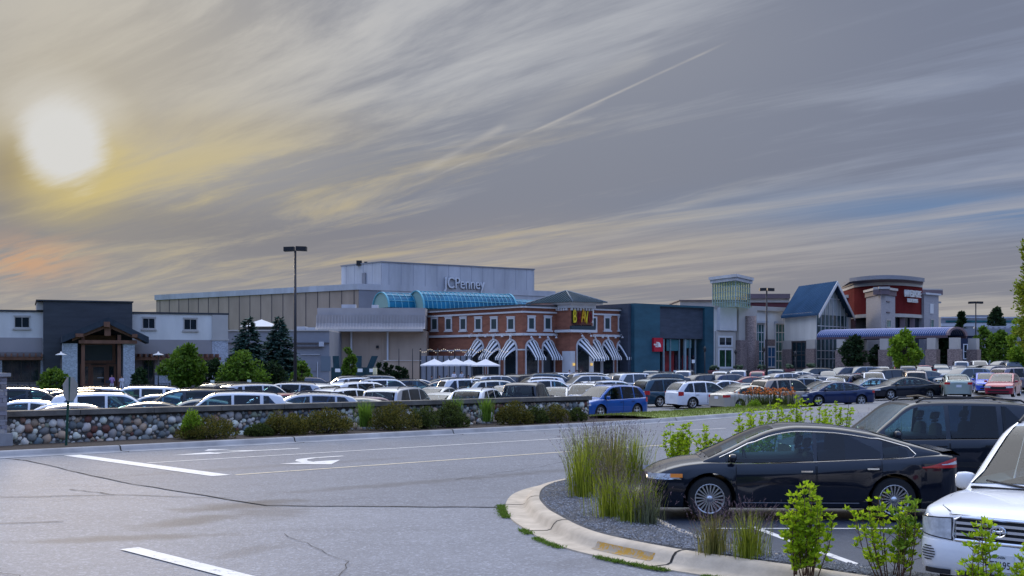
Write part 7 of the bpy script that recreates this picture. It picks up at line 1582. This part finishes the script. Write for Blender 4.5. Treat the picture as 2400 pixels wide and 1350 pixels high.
for rn, items in fill:
    for key, px, d, az, col in items:
        lm = min(LAND, key=lambda q: abs(q[0]-px)); side = 'left of' if px < lm[0]-6 else 'right of' if px > lm[0]+6 else 'below'
        lb = '%s %s, %s, %s the %s' % (CN.get(col, col), TN[key], rn, side, lm[1])
        if lb in used:
            alt = [c for c in PAINTS if ('%s %s, %s, %s the %s' % (CN.get(c, c), TN[key], rn, side, lm[1])) not in used and c in ('white', 'silver', 'grey', 'navy', 'tan', 'pearl', 'black', 'slate')]
            col = alt[0]; lb = '%s %s, %s, %s the %s' % (CN.get(col, col), TN[key], rn, side, lm[1])
        used[lb] = 1
        place(key, px, d, az, col, lb, far=True)
for k, v in protos.items():
    def rm(t):
        for q in t[1]: rm(q)
        bpy.data.objects.remove(t[0])
    if v[0] == 'far': bpy.data.objects.remove(v[1])
    else: rm(v[1])
# ------------------------------------------------------------------ people
M_skin = mat('skin', (.38, .22, .16), .6); M_hair = mat('hair_dark', (.02, .014, .012), .7)
def person(px, d, az, top, leg, label, pose='stand', arms='down', hgt=1.70, seat=False, zoff=0.0, group=None):
    x, y, z = ground_at(px, d); z += zoff; sc = hgt/1.70
    J = []; E = []; Rr = []
    def j(p, r, par=None):
        J.append(p); Rr.append(r); i = len(J)-1
        if par is not None: E.append((par, i))
        return i
    hz = .92 if not seat else .50
    pel = j((0, 0, hz), .135); wa = j((0, 0, hz+.18), .12, pel); ch = j((.0, 0, hz+.40), .15, wa); nk = j((0, 0, hz+.55), .055, ch); hd = j((.015, 0, hz+.63), .085, nk); j((.01, 0, hz+.74), .09, hd)
    for e in (-1, 1):
        hp = j((0, e*.10, hz-.04), .10, pel)
        if seat: kn = j((.44, e*.11, hz-.03), .065, hp); an = j((.46, e*.11, .08), .042, kn)
        else: kn = j((.02, e*.11, .49), .065, hp); an = j((-.01, e*.115, .09), .043, kn)
        j((an and J[an][0]+.15, e*.13, .04), .038, an)
        sh = j((0, e*.18, hz+.47), .06, ch)
        if arms == 'down': el = j((-.02, e*.24, hz+.20), .043, sh); wr = j((.08, e*.24, hz-.03), .03, el); hn = j((.11, e*.235, hz-.11), .035, wr)
        elif arms == 'fold': el = j((.05, e*.25, hz+.20), .043, sh); wr = j((.24, e*.04, hz+.24), .03, el); hn = j((.25, -e*.05, hz+.25), .034, wr)
        else: el = j((.08, e*.23, hz+.20), .043, sh); wr = j((.30, e*.17, hz+.20), .03, el); hn = j((.38, e*.14, hz+.21), .034, wr)
        dd = (Vector(J[hn])-Vector(J[wr])).normalized(); sd = Vector((-dd.y, dd.x, 0)); sd = sd.normalized() if sd.length > .1 else Vector((0, 1, 0))
        for q in range(4): b = Vector(J[hn])+sd*(q-1.5)*.02+dd*.03; f1 = j(tuple(b), .011, hn); j(tuple(b+dd*(.05-.006*abs(q-1))+Vector((0, 0, -.012))), .009, f1)
        t1 = j(tuple(Vector(J[hn])+sd*.04*e), .012, hn); j(tuple(Vector(J[t1])+dd*.04), .010, t1)
    me = bpy.data.meshes.new('person'); me.from_pydata([(a*sc, b*sc, c*sc) for a, b, c in J], E, []); o = bpy.data.objects.new('person', me); COL.objects.link(o)
    sk = o.modifiers.new('skin', 'SKIN'); sk.use_smooth_shade = True; su = o.modifiers.new('sub', 'SUBSURF'); su.levels = 1; su.render_levels = 1
    lay = me.skin_vertices[0].data
    for i, r in enumerate(Rr): lay[i].radius = (r*sc, r*sc)
    lay[0].use_root = True
    bpy.context.view_layer.update(); dg = bpy.context.evaluated_depsgraph_get(); m2 = bpy.data.meshes.new_from_object(o.evaluated_get(dg)); o.modifiers.clear(); o.data = m2
    for q in (M_skin, top, leg, M_dark): m2.materials.append(q)
    for p in m2.polygons:
        c = p.center/sc; c_ = c.z; hand = (abs(c.y) > .15 or c.x > .2) and ((arms == 'down' and hz-.2 < c_ < hz-.05 and c.x > .05) or (arms == 'fold' and c.x > .22) or (arms == 'hold' and c.x > .31))
        p.material_index = 0 if c_ > hz+.53 or (hand and c_ > .4) else (1 if c_ > hz-.02 and not (seat and c.x > .12 and c_ < hz+.1) else (3 if c_ < .10 else 2)); p.use_smooth = True
    o.location = (x, y, z); o.rotation_euler = (0, 0, R(90-az)); tag(o, label, 'person', group)
    hm = MB(); hm.ball((-.012*sc, 0, (hz+.725)*sc), .098*sc, (1.0, .96, 1.02), 2)
    for v in list(hm.bm.verts):
        if v.co.x > .045*sc and v.co.z < (hz+.76)*sc: v.co.x = .04*sc
    hm.build('hair', M_hair, o, local=True, sharp=60)
    fc = MB()
    for e in (-1, 1): fc.ball((.088*sc, e*.03*sc, (hz+.70)*sc), .012*sc)
    fc.ball((.100*sc, 0, (hz+.672)*sc), .016*sc, (1, .7, 1.4)); fc.build('face_features', mat('face_detail', (.20, .10, .08), .6), o, local=True)
    for e in (-1, 1): pass
    return o
cw = mat('cloth_white', (.62, .60, .66), .8); cl = mat('cloth_lilac', (.34, .20, .42), .8); cb = mat('cloth_blue', (.08, .16, .42), .8); ck = mat('cloth_dark', (.03, .03, .04), .8); cr_ = mat('cloth_rust', (.30, .08, .05), .8); cp = mat('cloth_pale', (.4, .42, .5), .8)
person(262, 118, 150, cl, cw, 'person in lilac top and white trousers holding a bag outside the restaurant door', arms='hold', hgt=1.78); person(285, 118, 190, cw, cw, 'person all in white with folded arms beside the right stone column', arms='fold', hgt=1.66)
part('bag', ck, None, lambda mb: mb.box(-.2, .2, -.1, .1, 0, .3)).location = (X_(253, 117.6), 117.6, gz(X_(253, 117.6), 117.6)+.95)
bg_o = [o for o in COL.objects if o.name == 'bag'][0]; tag(bg_o, 'small dark bag carried at waist height outside the restaurant door', 'bag')
for q, (px, d, az, a, b, lb, ar) in enumerate(((1335, 128, 160, cw, ck, 'person in white shirt walking left of the brick entrance arch', 'down'), (1352, 127, 200, cw, cp, 'person in white shirt standing before the brick entrance arch', 'down'), (1361, 128, 120, cb, cb, 'person in blue clothes standing before the brick entrance arch', 'down'))): person(px, d, az, a, b, lb, arms=ar, group='people at the brick restaurant entrance')
seats = [(1012, 90, ck, 'diner in dark top under the leftmost umbrella'), (1030, -90, cr_, 'diner in rust top between the first two umbrellas'), (1048, 90, ck, 'diner in dark top below the second umbrella'), (1088, 90, cw, 'diner in white top between the middle umbrellas'), (1098, -80, cb, 'diner in blue top left under the fourth umbrella'), (1108, 100, cb, 'diner in blue top right under the fourth umbrella'), (1122, -90, cw, 'diner in white top below the right umbrella'), (1150, 90, cr_, 'diner in rust top right of the last umbrella'), (1172, -90, ck, 'diner in dark top before the second striped awning')]
for px, az, c_, lb in seats: person(px, 127.0, az, c_, ck, lb+', seated', seat=True, arms='hold', zoff=.0, group='diners on the restaurant patio')
person(1064, 127, 170, cw, ck, 'waiter in white shirt standing among the patio tables', arms='hold', group=None); person(1082, 126, 180, cp, cp, 'person in pale clothes standing right of the waiter', arms='down')
for q, px in enumerate((1021, 1039, 1080, 1103, 1136, 1161)):
    x, y, z = ground_at(px, 127); t = thing('patio_table', (x, y, z), 'round dark patio table, number of umbrellas to its left: %s' % ['none', 'one', 'two', 'three', 'four', 'all five'][q], 'table', 'patio tables')
    part('tabletop', M_dark, t, lambda mb: mb.lathe([(.42, .70), (.42, .73)], (x, y, z), 14)); part('leg', M_dark, t, lambda mb: mb.lathe([(.22, 0), (.04, .04), (.03, .69)], (x, y, z), 8))
for i, (px, az, c_, lb) in enumerate(seats):
    x, y, z = ground_at(px, 127); t = thing('patio_chair', (x, y, z), 'dark patio chair of the '+lb.replace('diner', 'seated diner'), 'chair', 'patio chairs', rz=0)
    part('seat', M_dark, t, lambda mb: mb.box(x-.2, x+.2, y-.2, y+.2, z+.36, z+.40)); e = -1 if az > 0 else 1
    part('backrest', M_dark, t, lambda mb: mb.box(x+e*.2-.02, x+e*.2+.02, y-.2, y+.2, z+.40, z+.85))
    for a in (-.18, .18):
        for b in (-.18, .18): part('leg', M_dark, t, lambda mb: mb.box(x+a-.015, x+a+.015, y+b-.015, y+b+.015, z, z+.36))
# landscape boulders on the lawn
for q, (px, d, s_, lb) in enumerate(((601, 96, .9, 'pale boulder on the lawn left of the lamp, nearer the spruces'), (631, 97, 1.1, 'larger pale boulder on the lawn just left of the tall lamp'))):
    x, y, z = ground_at(px, d); mb = MB(); vs = mb.ball((0, 0, .3), s_*.75, (1.3, .8, .6), 3)
    for v in vs: v.co += v.co*.3*mnoise.noise(v.co*1.7+Vector((q*7, 0, 0)))
    o = mb.build('boulder', M_limest, None, sharp=40); o.location = (x, y, z); tag(o, lb, 'boulder')
